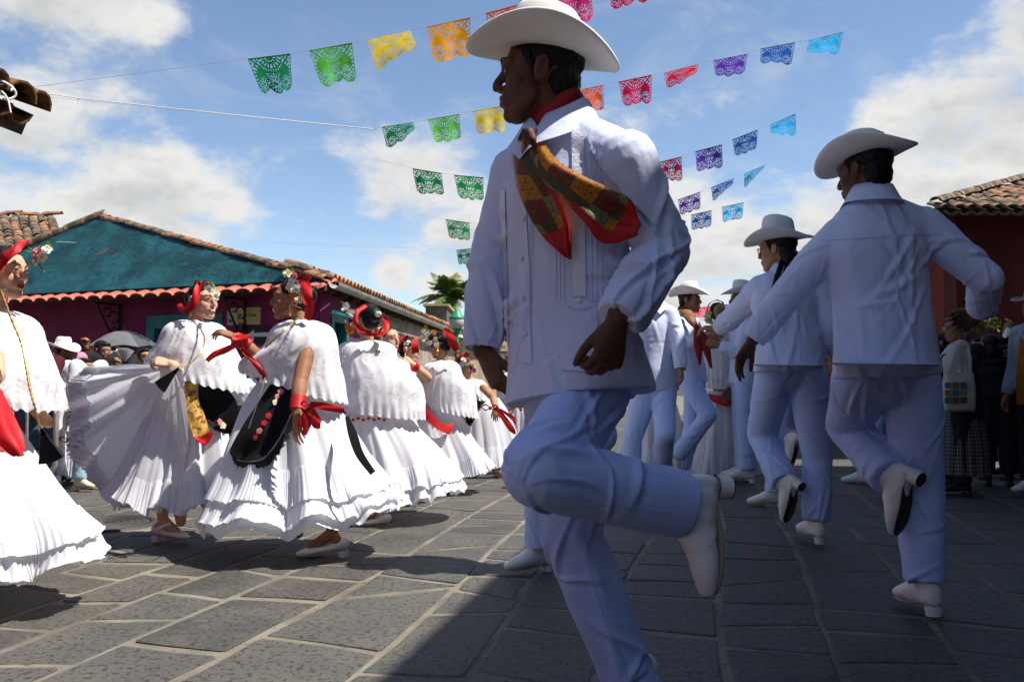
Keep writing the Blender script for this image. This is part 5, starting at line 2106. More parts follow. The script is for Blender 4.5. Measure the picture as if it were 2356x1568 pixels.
def seam(m, pts, w=2.0, key='trousers', name='seam', mat=None, off=.0015):
    """a stitched seam following survey points over a garment"""
    P = catmull([tuple(p) for p in pts], 12)
    rows = []
    for i, (x, y) in enumerate(P):
        d0 = P[min(i + 1, len(P) - 1)] - P[max(i - 1, 0)]
        d0 = d0 / (np.linalg.norm(d0) + 1e-9)
        row = []
        for k, o in ((-1, 0), (0, 1), (1, 0)):
            d = ray(x - d0[1] * w * .5 * k, y + d0[0] * w * .5 * k).normalized()
            loc, n, j, ds = m[key].ray_cast(CAM, d)
            if loc is None: break
            row.append(loc - d * (off * (1 + o)))
        if len(row) == 3:
            if rows and max((row[k] - rows[-1][k]).length for k in range(3)) > .06: break
            if (row[0] - row[2]).length > .02: break
            rows.append(row)
    if len(rows) < 3: return
    V, Q, _ = gridmesh([[tuple(q) for q in r] for r in rows])
    mk(name, V, Q, mat or M_TROUSER, m['t'])


def patch(m, corners, nu, nv, off=.004, name='patch', mat=None, puff=0.0, edge=.0):
    """sheet of cloth stitched on the shirt: four survey corners tl, tr, br, bl"""
    tl, tr, br, bl = [Vector(c) for c in corners]
    G = np.zeros((nv + 1, nu + 1, 3))
    last = None
    for j in range(nv + 1):
        for i in range(nu + 1):
            u, v = i / nu, j / nv
            p = tl.lerp(tr, u).lerp(bl.lerp(br, u), v)
            q, n = on_shirt(m, p.x, p.y, off + puff * math.sin(PI * u))
            if q is None: q = last or at(p.x, p.y, 2.3)
            last = q
            G[j, i] = q
    # thickness: rim folded back to the shirt
    V, Q, uv = gridmesh(G)
    o = mk(name, V, Q[:, ::-1], mat or M_WHITE, m['t'], uv=uv)
    return o
# ------------------------------------------------------------------ the men
def stand(px, Y, facing, h=1.70, over=None, dx=0.0):
    """joints of a person standing at depth Y; over = {joint: (px, py, Y)}"""
    f = nrm((facing[0], facing[1], 0))
    l = V3((-f.y, f.x, 0))
    b = at(px, 874, Y); b.z = 0
    z = lambda k: V3((0, 0, k * h))
    J = dict(head=b + z(.932) + f * .015, neck=b + z(.838), pel=b + z(.555))
    for a, s in (('L', 1), ('R', -1)):
        J['s' + a] = b + z(.800) + l * s * .105 * h
        J['e' + a] = b + z(.635) + l * s * .135 * h
        J['w' + a] = b + z(.495) + l * s * .14 * h + f * .05 * h
        J['h' + a] = b + z(.51) + l * s * .052 * h
        J['k' + a] = b + z(.275) + l * s * .055 * h + f * .01
        J['a' + a] = b + z(.075) + l * s * .058 * h
    for k, v in (over or {}).items():
        J[k] = at(*v) if len(v) == 3 and not isinstance(v, Vector) else v
    return J


GRP = 'men in white dancing in the street'


def sheet_on(m, ctrl, offs, nu, nv, name, mat, sag=None):
    """cloth lying on the shirt: control grid in survey units, per-row lift"""
    rows = []
    for r, row in enumerate(ctrl):
        o = []
        for (px, py) in row:
            q, n = on_shirt(m, px, py, 0.0)
            if q is not None: q = q - ray(px, py).normalized() * offs[r]
            if q is None:
                # beyond the shirt: keep the depth of the last point
                Y = (o[-1].y if o else (rows[-1][-1].y if rows else 2.2))
                q = at(px, py, Y)
            o.append(q)
        rows.append(o)
    G = sheet(rows, nu, nv)
    return G


def build_front_man():
    J = dict(head=at(1238, 182, 2.33), neck=at(1283, 288, 2.33), pel=at(1318, 832, 2.35),
             sL=at(1437, 372, 2.20), eL=at(1527, 575, 2.22), wL=at(1420, 738, 2.04), sR=at(1192, 402, 2.48), eR=at(1138, 600, 2.50), wR=at(1110, 806, 2.44),
             hL=at(1362, 920, 2.30), kL=at(1238, 1082, 2.03), aL=at(1572, 1160, 2.20), hR=at(1278, 895, 2.43), kR=at(1318, 1240, 2.44), aR=at(1468, 1605, 2.45))
    hands = dict(L=dict(d=(-.25, -.15, -.95), n=(-.55, .85, .05), th=(-1, -.4, 0), curl=((.75, 1.15, .7), (.85, 1.2, .75), (.9, 1.2, .8), (.95, 1.2, .8)), thumb=(.5, .55), spread=.05, vox=.0026, L=1.04),
                 R=dict(d=(.42, -.22, -.88), n=(.75, .45, .35), th=(.3, -.95, .1), curl=((.35, .5, .3), (.45, .55, .35), (.5, .6, .4), (.55, .65, .4)), thumb=(.35, .35), spread=.03, vox=.0026, L=1.04))
    m = man('young man in front in white shirt and cream hat, kicking one boot up behind him', J, (-1, .10, .02), (-.707, -.707), s=1.06, vox=.0052, hvox=.0030, skin='dark', hands=hands,
            boots=dict(L=((-.05, -.12, -1), (1, .25, 0)), R=((-.7, -.7, 0), (0, 0, -1))), hatpitch=.13, group=GRP, fold=1.25, hat_mat=M_FELT, crown=.122, trouser_r=.98, hem_b=.172, thigh=.92, shirt_long=.02, hem_shift=(.012, -.02, 0))
    t = m['t']
    # placket, buttons, pocket, embroidered strips, tucks
    patch(m, [(1188, 440), (1212, 440), (1226, 838), (1198, 832)], 4, 44, .0035, 'placket', M_WHITE)
    for (px, py) in ((1208, 503), (1204, 593), (1208, 684), (1211, 769)):
        q, n = on_shirt(m, px, py, .0065)
        if q:
            M = frame(q, n) @ Matrix.Rotation(PI / 2, 4, 'X')
            v, f = tube([(0, 0, -.002), (0, 0, .0015), (0, 0, .003)], [.006, .0066, .005], 12, cap='ff', sub=1)
            mk('button', xf(v, frame(q, n) @ Matrix.Rotation(-PI / 2, 4, 'X')), f, pm('pearl_button', (.66, .66, .66), .25), t)
    pk = patch(m, [(1292, 700), (1374, 704), (1374, 858), (1292, 850)], 10, 14, .004, 'pocket', M_WHITE)
    patch(m, [(1291, 700), (1333, 683), (1376, 704), (1333, 712)], 8, 4, .0065, 'pocket_flap', M_WHITE)
    q, n = on_shirt(m, 1334, 694, .0085)
    if q:
        v, f = tube([(0, 0, -.002), (0, 0, .0015), (0, 0, .003)], [.006, .0066, .005], 12, cap='ff', sub=1)
        mk('button', xf(v, frame(q, n) @ Matrix.Rotation(-PI / 2, 4, 'X')), f, pm('pearl_button', (.66, .66, .66), .25), t)
    patch(m, [(1316, 300), (1344, 296), (1348, 682), (1318, 682)], 5, 40, .004, 'embroidered_strip', M_EYELET)
    patch(m, [(1152, 440), (1164, 436), (1172, 836), (1160, 834)], 2, 40, .0035, 'embroidered_strip', M_EYELET)
    for dx in (0, 11, 22):
        patch(m, [(1356 + dx, 330), (1360 + dx, 330), (1362 + dx, 690), (1358 + dx, 690)], 1, 36, .003, 'tuck', M_WHITE)
        patch(m, [(1276 + dx * .8, 440), (1279 + dx * .8, 440), (1281 + dx * .8, 690), (1278 + dx * .8, 690)], 1, 30, .003, 'tuck', M_WHITE)
    seam(m, [(1330, 1140), (1400, 1158), (1480, 1172), (1556, 1178)], 3)
    seam(m, [(1342, 1215), (1362, 1330), (1400, 1450), (1448, 1566)], 3)
    # kerchief: knot and two tails
    k = empty('neckerchief', on_shirt(m, 1216, 300, .03)[0] or at(1216, 300, 2.2), parent=t)
    kp = at(1213, 303, 2.17)
    v, f = volume([ell(kp + V3((.004, .01, -.004)), (.016, .016, .02)), ell(kp + V3((.012, .006, -.018)), (.013, .013, .017))], .005, 2)
    mk('knot', v, f, pm('kerchief_dark_fold', (.16, .035, .02), .6, vary=(40, .8), dots=(60, .5, (.03, .02, .01))), k)
    r1 = [[(1202, 296), (1214, 296), (1230, 300)], [(1182, 352), (1206, 350), (1236, 346)], [(1188, 412), (1222, 410), (1260, 400)], [(1212, 478), (1252, 468), (1292, 455)], [(1248, 540), (1282, 528), (1312, 508)], [(1300, 592), (1309, 594), (1315, 597)]]
    G1 = sheet_on(m, r1, (.034, .036, .032, .03, .032, .03), 16, 40, 'x', None)
    r2 = [[(1234, 294), (1226, 306), (1216, 322)], [(1278, 364), (1254, 384), (1234, 398)], [(1340, 404), (1316, 432), (1292, 456)], [(1402, 434), (1374, 474), (1346, 512)], [(1446, 458), (1424, 505), (1388, 556)], [(1470, 505), (1471, 526), (1466, 548)]]
    G2 = sheet_on(m, r2, (.04, .048, .05, .052, .05, .045), 16, 40, 'x', None)
    for G, s in ((G1, 1), (G2, 5)):
        N = grid_normals(G)
        vv = np.linspace(0, 1, G.shape[0])[:, None]
        uu = np.linspace(0, 1, G.shape[1])[None, :]
        rip = (np.sin(uu * 9.5 + s + vv * 3) * .007 + np.sin(uu * 4 + vv * 7 + s) * .005) * np.sin(np.clip(vv * 1.3, 0, 1) * PI / 2)
        Gf = G + N * rip[..., None]
        Gb = G + N * (rip - .006)[..., None]
        V, Q, uv = gridmesh(Gf)
        Vb, Qb, uvb = gridmesh(Gb)
        V, Q = cat([(V, Q), (Vb, Qb[:, ::-1])])
        mk('kerchief_tail', V, Q, M_KER, k, uv=np.concatenate([uv, uvb]))
    return m


FRONT = build_front_man()


def build_right_man():
    Y = 3.47
    J = dict(head=at(1987, 402, Y), neck=at(2003, 462, Y), pel=at(2041, 824, Y), sL=at(1938, 540, Y), eL=at(1820, 665, 3.50), wL=at(1732, 782, 3.55), sR=at(2122, 520, Y + .03), eR=at(2268, 640, 3.45), wR=at(2258, 716, 3.62),
             hL=at(1985, 890, Y), kL=at(1948, 975, 3.78), aL=at(2050, 1098, 3.46), hR=at(2095, 890, Y + .02), kR=at(2118, 1110, 3.52), aR=at(2129, 1338, 3.48))
    hands = dict(L=dict(d=(-.5, .2, -.8), n=(.3, -.3, -.5), th=(.2, .9, .2), curl=(.3, .4, .3), vox=.0036), R=dict(d=(-.25, .85, -.35), n=(-.8, -.3, -.3), th=(0, .3, 1), curl=(.9, 1.0, .7), vox=.0036))
    m = man('man in white seen from behind, nearest the red house, kicked up boot showing its sole', J, (-.60, .80, -.12), (-.22, .97), s=1.03, vox=.0075, skin='dark', hands=hands, hat_mat=M_FELT, crown=.105,
            boots=dict(L=((-.12, .30, -.94), (.50, -.82, -.28)), R=((-.12, .98, -.08), (0, -.08, -1))), group=GRP, torso_w=1.13, fold=1.0, hatpitch=-.06, tilt=(0, .04), trouser_r=1.04)
    # yoke seam, back pleats, hem band
    for (c, nu, nv, nm) in (([(1902, 548), (2160, 532), (2160, 537), (1902, 553)], 24, 1, 'yoke_seam'), ([(2022, 545), (2027, 545), (2033, 838), (2028, 838)], 1, 30, 'back_pleat'), ([(2056, 543), (2061, 543), (2068, 838), (2063, 838)], 1, 30, 'back_pleat'),
                            ([(1910, 834), (2172, 838), (2172, 843), (1910, 839)], 24, 1, 'hem_seam')):
        patch(m, c, nu, nv, .0035, nm, M_WHITE)
    return m


MAN_R = build_right_man()


def build_braid_man():
    Y = 4.97
    J = dict(head=at(1788, 578, Y), neck=at(1806, 628, Y), pel=at(1818, 826, Y), sL=at(1750, 664, Y), eL=at(1700, 716, 5.15), wL=at(1654, 756, 5.32), sR=at(1882, 655, Y), eR=at(1915, 740, 4.95), wR=at(1915, 810, 5.05),
             hL=at(1783, 878, Y), kL=at(1752, 1000, 5.26), aL=at(1806, 1112, 4.98), hR=at(1858, 878, Y), kR=at(1880, 1050, 5.02), aR=at(1877, 1198, 4.98))
    hands = dict(L=dict(d=(-.8, .5, .1), n=(0, .3, -1), th=(0, 1, .3), curl=(.5, .6, .4), vox=.005))
    m = man('dancer in white with long black braids and spectacles, pale hat with a black band', J, (-.78, .62, -.05), (-.32, .95), s=1.0, vox=.009, skin='tan', hands=hands, hat_mat=M_FELT2, hat_band_mat=M_BLACK, glasses=True,
            boots=dict(L=((-.15, .35, -.9), (.45, -.85, -.2)), R=((-.16, .98, 0), (0, 0, -1))), group=GRP, torso_w=1.18, braids=True, crown=.14, trouser_r=1.05)
    for pts in ([(1800, 600, 4.9), (1786, 640, 4.83), (1778, 672, 4.82), (1771, 700, 4.82)], [(1812, 604, 4.88), (1806, 640, 4.82), (1798, 672, 4.81)], [(1832, 604, 4.9), (1832, 640, 4.82), (1838, 660, 4.82)]):
        P = [at(*p) for p in pts]
        V, Fc = tube(P, [.016, .013, .011, .004][:len(P)], 8, sub=5)
        V = V + (vn(V * 90, 3) * .003)[:, None]
        mk('braid', V, Fc, M_HAIR, m['t'])
    # bow on the hat band
    q = m['hatM'] @ V3((.088, .03, .02))
    P = []
    for a in (.6, 2.4, 4.2):
        c = [q + V3((.018 * math.cos(a) * math.sin(s), 0.0 - .01, .02 * math.sin(a) * math.sin(s) + .012 * math.sin(2 * s))) for s in np.linspace(0, PI, 9)]
        P.append(tube(c, [.004] * 9, 6, sub=1))
    V, Fc = merge(P)
    mk('hat_bow', V, Fc, M_BLACK, m['t'])
    for (c, nu, nv, nm) in (([(1776, 700), (1780, 700), (1778, 850), (1774, 850)], 1, 16, 'back_pleat'), ([(1836, 740), (1840, 740), (1840, 850), (1836, 850)], 1, 14, 'back_pleat'), ([(1730, 838), (1905, 840), (1905, 843), (1730, 841)], 16, 1, 'hem_seam')):
        patch(m, c, nu, nv, .0035, nm, M_WHITE)
    return m


MAN_B = build_braid_man()


def build_smiling_man():
    Y = 8.3
    J = stand(1585, Y, (.8, -.4), 1.72, dict(head=(1588, 692, Y), neck=(1576, 726, Y), pel=(1592, 862, Y), sR=(1556, 750, 8.15), eR=(1584, 788, 8.0), wR=(1626, 776, 7.9), sL=(1592, 745, 8.5), eL=(1616, 790, 8.5), wL=(1640, 780, 8.3),
                                              hR=(1586, 880, 8.2), kR=(1630, 955, 8.0), aR=(1560, 1048, 8.2), hL=(1598, 880, 8.4), kL=(1592, 985, 8.4), aL=(1570, 1078, 8.4)))
    m = man('smiling man in white facing right, cream hat and kerchief, one knee raised', J, (.86, -.5, 0), (.8, -.45), s=.99, vox=.011, skin='mid', smile=True, hat_mat=M_FELT,
            boots=dict(R=((.3, 0, -.95), (-.9, .1, -.3)), L=((.7, -.5, 0), (0, 0, -1))), group=GRP, roll=.05)
    V, Fc = tube([at(1578, 716, 8.12), at(1590, 735, 7.98), at(1600, 752, 7.93)], [(.06, .02), (.05, .02), (.02, .012)], 10)
    mk('kerchief_fold', V, Fc, pm('small_kerchief_print', (.17, .10, .02), .6, vary=(22, .7), dots=(30, .54, (.3, .02, .015))), m['t'])
    for a in ([(1600, 750), (1606, 790), (1610, 838)], [(1606, 750), (1622, 790), (1636, 845)]):
        P = [at(px, py, 7.86) for px, py in a]
        V, Fc = tube(P, [(.012, .01), (.04, .012), (.012, .008)], 8, side=(1, 0, 0))
        mk('kerchief_tail', V, Fc, M_REDCLOTH, m['t'])
    return m


build_smiling_man()


def build_other_men():
    Y = 7.4
    J = stand(1500, Y, (.35, -.94), 1.70, dict(head=(1492, 662, Y), neck=(1500, 694, Y), pel=(1514, 880, Y), sL=(1540, 722, Y), eL=(1562, 790, Y - .1), wL=(1566, 850, Y - .2), sR=(1470, 722, Y), eR=(1450, 800, Y), wR=(1450, 870, Y),
                                               hR=(1485, 905, Y), kR=(1455, 1010, Y), aR=(1452, 1092, Y), hL=(1528, 905, Y), kL=(1530, 1000, Y - .3), aL=(1522, 1075, Y + .05)))
    man('man in white beside the smiling man, sunlit shoulder, face hidden by the front dancer', J, (.9, -.3, 0), (.35, -.94), s=1.0, vox=.011, skin='mid', hat_mat=M_FELT, boots=dict(L=((.1, -.2, -.95), (0, 1, -.3)), R=((.2, -.9, 0), (0, 0, -1))), group=GRP)
    Y = 8.0
    J = stand(1712, Y, (-.95, .1), 1.72, dict(head=(1706, 690, Y), neck=(1712, 722, Y), sR=(1716, 742, Y + .2), sL=(1722, 744, Y - .2), eL=(1700, 812, Y - .25), wL=(1656, 795, Y - .2)))
    man('man in white whose grey hat shows between the smiling man and the braided dancer', J, (-.9, .2, 0), (-.95, .1), s=1.0, vox=.011, skin='mid', hat_mat=M_FELT2, group=GRP)
    Y = 4.3
    J = stand(1318, Y, (.85, .3), 1.66, dict(kL=(1240, 1130, Y), aL=(1243, 1262, Y), hL=(1290, 900, Y + .05), hR=(1330, 900, Y - .05), kR=(1384, 1003, Y - .02), aR=(1300, 1085, Y + .1), eR=(1330, 760, Y), wR=(1340, 850, Y), eL=(1290, 760, Y + .2), wL=(1290, 850, Y + .2)))
    man('man in white hidden by the front dancer, only a shoe and raised knee visible', J, (.9, .3, 0), (.85, .3), s=.97, vox=.010, skin='mid', hat_mat=M_FELT, boots=dict(R=((.1, .1, -1), (-1, 0, -.1)), L=((-.5, -.3, 0), (0, 0, -1))), group=GRP)
    Y = 6.5
    J = stand(1868, Y, (-.9, .4), 1.66, dict(pel=(1812, 868, Y), hL=(1800, 890, Y), kL=(1790, 1010, Y), aL=(1782, 1132, Y), hR=(1812, 890, Y + .1), kR=(1795, 965, Y + .15), aR=(1812, 1010, Y - .05), sL=(1850, 700, Y - .15), sR=(1850, 700, Y + .15), neck=(1862, 682, Y), head=(1885, 655, Y), eL=(1840, 780, Y), wL=(1830, 850, Y), eR=(1850, 780, Y), wR=(1840, 850, Y)))
    man('man in white hidden behind the braided dancer, kicked up boot showing between the legs', J, (-.9, .4, 0), (-.9, .4), s=.97, vox=.011, skin='mid', hat_mat=M_FELT, boots=dict(R=((-.2, .2, -.95), (.7, -.65, -.2)), L=((-1, .1, 0), (0, 0, -1))), group=GRP)
    Y = 7.9
    J = stand(2034, Y, (-.8, .5), 1.68, dict(aL=(1990, 1088, Y), kL=(2012, 985, Y)))
    m = man('man with red sash hidden behind the dancer nearest the red house, one leg visible', J, (-.8, .5, 0), (-.8, .5), s=1.0, vox=.012, skin='mid', hat_mat=M_FELT, group=GRP)
    P = [at(2012, 880, 7.7), at(2016, 915, 7.68), at(2020, 940, 7.68)]
    V, Fc = tube(P, [(.06, .012), (.05, .012), (.02, .01)], 8, side=(1, 0, 0))
    mk('sash_end', V, Fc, M_RED, m['t'])


build_other_men()
# ------------------------------------------------------------------ women in white lace
def flower_mesh(kind, petals=5, layers=2):
    V, Fc, n = [], [], 0
    for Ly in range(layers):
        rad = 1.0 - .38 * Ly
        lift = .18 + .35 * Ly
        for k in range(petals):
            a0 = 2 * PI * (k + .5 * Ly) / petals
            rows = []
            for s, w, z in ((.12, .12, .0), (.5, .42, lift * .7), (.85, .40, lift), (1.0, .16, lift * .8)):
                r = s * rad
                rows.append([(r * math.cos(a0) - w * rad * q * math.sin(a0), r * math.sin(a0) + w * rad * q * math.cos(a0), z + .12 * abs(q)) for q in (-1, 0, 1)])
            v, q, _ = gridmesh(rows)
            V.append(v); Fc += [tuple(int(i) + n for i in f) for f in q]; n += len(v)
    v, f = ell((0, 0, .25), (.22, .22, .2), seg=8, rings=5)
    V.append(v); Fc += [tuple(int(i) + n for i in g) for g in f]
    return raw_mesh('flower', np.concatenate(V), Fc, [M_FLOWER[kind]])


def leaf_mesh(mat):
    rows = []
    for s in np.linspace(0, 1, 6):
        w = .26 * math.sin(PI * min(1, s * .92 + .06)) + .01
        rows.append([(-w, s, .10 * s * s + .06), (0, s, .12 * s * s), (w, s, .10 * s * s + .06)])
    V, Q, _ = gridmesh(rows)
    return raw_mesh('leaf', V, Q, [mat])


FLOWERS = {k: flower_mesh(k, layers=3 if k in ('pink', 'cream', 'orange') else 2) for k in M_FLOWER}
LEAVES = [leaf_mesh(M_LEAF), leaf_mesh(M_LEAFD)]
FR = random.Random(21)


def corsage(parent, pts, Y, size=.024, kinds='cream white pink cream orange purple'.split(), leaves=6, out=(0, -1, .2)):
    """flowers (and leaves) pinned at survey positions"""
    kk = list(kinds)
    for i, (px, py) in enumerate(pts):
        p = at(px, py, Y - FR.uniform(0, .03))
        d = (V3(out) + V3((FR.uniform(-.6, .6), FR.uniform(-.3, .3), FR.uniform(-.5, .6)))).normalized()
        M = Matrix.Translation(p) @ d.to_track_quat('Z', 'Y').to_matrix().to_4x4() @ Matrix.Rotation(FR.uniform(0, 6), 4, 'Z') @ Matrix.Scale(size * FR.uniform(.8, 1.25), 4)
        inst('flower', FLOWERS[kk[i % len(kk)]], M, parent)
    for i in range(leaves):
        px, py = pts[i % len(pts)]
        p = at(px + FR.uniform(-6, 6), py + FR.uniform(-6, 6), Y)
        d = V3((FR.uniform(-1, 1), FR.uniform(-.5, .2), FR.uniform(-.5, 1))).normalized()
        M = Matrix.Translation(p) @ d.to_track_quat('Y', 'Z').to_matrix().to_4x4() @ Matrix.Scale(size * FR.uniform(1.7, 2.6), 4)
        inst('leaf', LEAVES[0 if FR.random() < .65 else 1], M, parent)


def strip(name, pts, widths, mat, parent, twist=0.0, thick=.003, wdir=None, wave=.0):
    """ribbon through points with widths, given real thickness"""
    P = catmull([tuple(p) + (w,) for p, w in zip(pts, widths)], 6)
    T = np.gradient(P[:, :3], axis=0)
    T /= np.linalg.norm(T, axis=1)[:, None] + 1e-9
    n = len(P)
    G, B = [], []
    for i in range(n):
        t = T[i]
        s = np.array(wdir if wdir is not None else (0, -1, 0.0))
        if wdir is None:
            s = np.cross(t, s)                    # lie facing the street
            if np.linalg.norm(s) < .05: s = np.array((1.0, 0, 0))
        s = s - t * s.dot(t)
        s /= np.linalg.norm(s) + 1e-9
        b_ = np.cross(t, s)
        a = twist * i / n
        s2 = s * math.cos(a) + b_ * math.sin(a)
        b2 = np.cross(t, s2)
        w = P[i, 3] / 2
        row, rowb = [], []
        for q in (-1, -.5, 0, .5, 1):
            off = b2 * (wave * math.sin(q * 3 + i * .5))
            row.append(P[i, :3] + s2 * w * q + off)
            rowb.append(P[i, :3] + s2 * w * q + off + b2 * thick)
        G.append(row)
        B.append(rowb)
    V, Q, _ = gridmesh(G)
    Vb, Qb, _ = gridmesh(B)
    V, Q = cat([(V, Q), (Vb, Qb[:, ::-1])])
    return mk(name, V, Q, mat, parent)


def women_hair(M, s, voxel, bun=True):
    P = [ell((0, -.022, .044), (.0785, .0945, .0785), seg=20, rings=14), ell((0, -.055, -.005), (.066, .048, .066), seg=18, rings=12)]
    if bun: P.append(ell((0, -.108, .03), (.055, .042, .055)))
    P = local_parts(M @ Matrix.Scale(s, 4), P)
    V, Q = volume(P, voxel, 1)
    return V + vnormals(V, Q) * (vn(V * 60, 4) * .0025)[:, None], Q


def loft_rings(spec, Y, flat=.72):
    """spec rows: (px, py, half-width px, [drop to the right px], [depth ratio], [depth shift])"""
    R = []
    for r in spec:
        px, py, hw = r[:3]
        drop = r[3] if len(r) > 3 else 0
        fl = r[4] if len(r) > 4 else flat
        dy = r[5] if len(r) > 5 else 0
        c = at(px, py, Y + dy)
        a = m_of(hw, Y + dy)
        sd = V3((1, 0, -drop / max(hw, 1)))
        R.append((c, a, a * fl, sd, V3((0, 1, 0))))
    return R


def skirt_surface(rings, Y, seed, nu=180, nv=48, amp=.05, lobes=3.4, hem_wave=.03, flat=.8):
    G = loft(loft_rings(rings, Y, flat), nu, nv)
    N = ring_normals(G)
    n = G.shape[0]
    v = np.linspace(0, 1, n)[:, None]
    th = np.linspace(0, 2 * PI, nu, endpoint=False)[None, :]
    P = np.stack(np.broadcast_arrays(np.cos(th) * lobes, np.sin(th) * lobes, seed * 3.7 + v * .9), 2).reshape(-1, 3)
    f = vn(P, seed).reshape(n, nu)
    P2 = np.stack(np.broadcast_arrays(np.cos(th) * lobes * 2.6, np.sin(th) * lobes * 2.6, seed * 1.7 + v * 1.2), 2).reshape(-1, 3)
    f2 = vn(P2, seed + 5).reshape(n, nu)
    P3 = np.stack(np.broadcast_arrays(np.cos(th) * lobes * 6, np.sin(th) * lobes * 6, seed + v * 1.5), 2).reshape(-1, 3)
    f3 = vn(P3, seed + 9).reshape(n, nu)
    A = amp * (.12 + v ** 1.2)
    G = G + N * (A * (f * 1.35 + f2 * .35 + f3 * .05))[..., None]
    G[..., 2] += (hem_wave * v ** 3 * (f2 + f * .5))
    return G


def ruffle_from(G, v0, v1, off, pleats, seed, depth=.0042, flare=.026, rows=12):
    n, nu = G.shape[:2]
    ks = np.linspace(v0 * (n - 1), v1 * (n - 1), rows)
    i0 = np.clip(ks.astype(int), 0, n - 2)
    fr = (ks - i0)[:, None, None]
    B = G[i0] * (1 - fr) + G[i0 + 1] * fr
    # finer around, so that the pleats read
    mlt = 3
    B = np.concatenate([B, B[:, :1]], 1)
    x = np.linspace(0, nu, nu * mlt, endpoint=False)
    j0 = x.astype(int)
    fx = (x - j0)[None, :, None]
    B = B[:, j0] * (1 - fx) + B[:, np.minimum(j0 + 1, nu)] * fx
    N = ring_normals(B)
    t = np.linspace(0, 1, rows)[:, None]
    th = np.linspace(0, 2 * PI, nu * mlt, endpoint=False)[None, :]
    jit = vn(np.stack([np.cos(th[0]) * 9, np.sin(th[0]) * 9, np.full(nu * mlt, seed * 1.0)], 1), seed)[None, :]
    pl = np.sin(th * pleats + jit * 2.5) * (.25 + .75 * t)
    w = vn(np.stack([np.cos(th[0]) * 16, np.sin(th[0]) * 16, np.full(nu * mlt, seed * 2.0)], 1), seed + 3)[None, :]
    B = B + N * (off + pl * depth + flare * t ** 1.5 * (1 + .5 * w))[..., None]
    B[-1, :, 2] += .010 * w[0]
    return B


def bvh_of(G):
    V, Q, _ = gridmesh(G, True)
    return BVHTree.FromPolygons([tuple(p) for p in V], [tuple(q) for q in Q.tolist()])


def lay(bvh, rows, Y, off, nu, nv, name, mat, parent, uvm=False):
    """cloth laid over a surface: control rows in survey units"""
    C = []
    for row in rows:
        o = []
        for (px, py) in row:
            d = ray(px, py).normalized()
            loc, n, i, dist = bvh.ray_cast(CAM, d)
            if loc is None:
                loc = at(px, py, o[-1].y if o else Y)
                o.append(loc)
            else:
                o.append(loc - d * off)
        C.append(o)
    G = sheet(C, nu, nv)
    N = grid_normals(G)
    V, Q, uv = gridmesh(G)
    Vb, Qb, _ = gridmesh(G - N * .004)
    V2, Q2 = cat([(V, Q), (Vb, Qb[:, ::-1])])
    return mk(name, V2, Q2, mat, parent, uv=np.concatenate([uv, uv])), G


def shoe_pump(parent, ankle, toe, down, s=.9, strap=True):
    b = boot(parent, ankle, toe, down, s, 'shoe', .006, heel_h=.04, low=True)
    return b


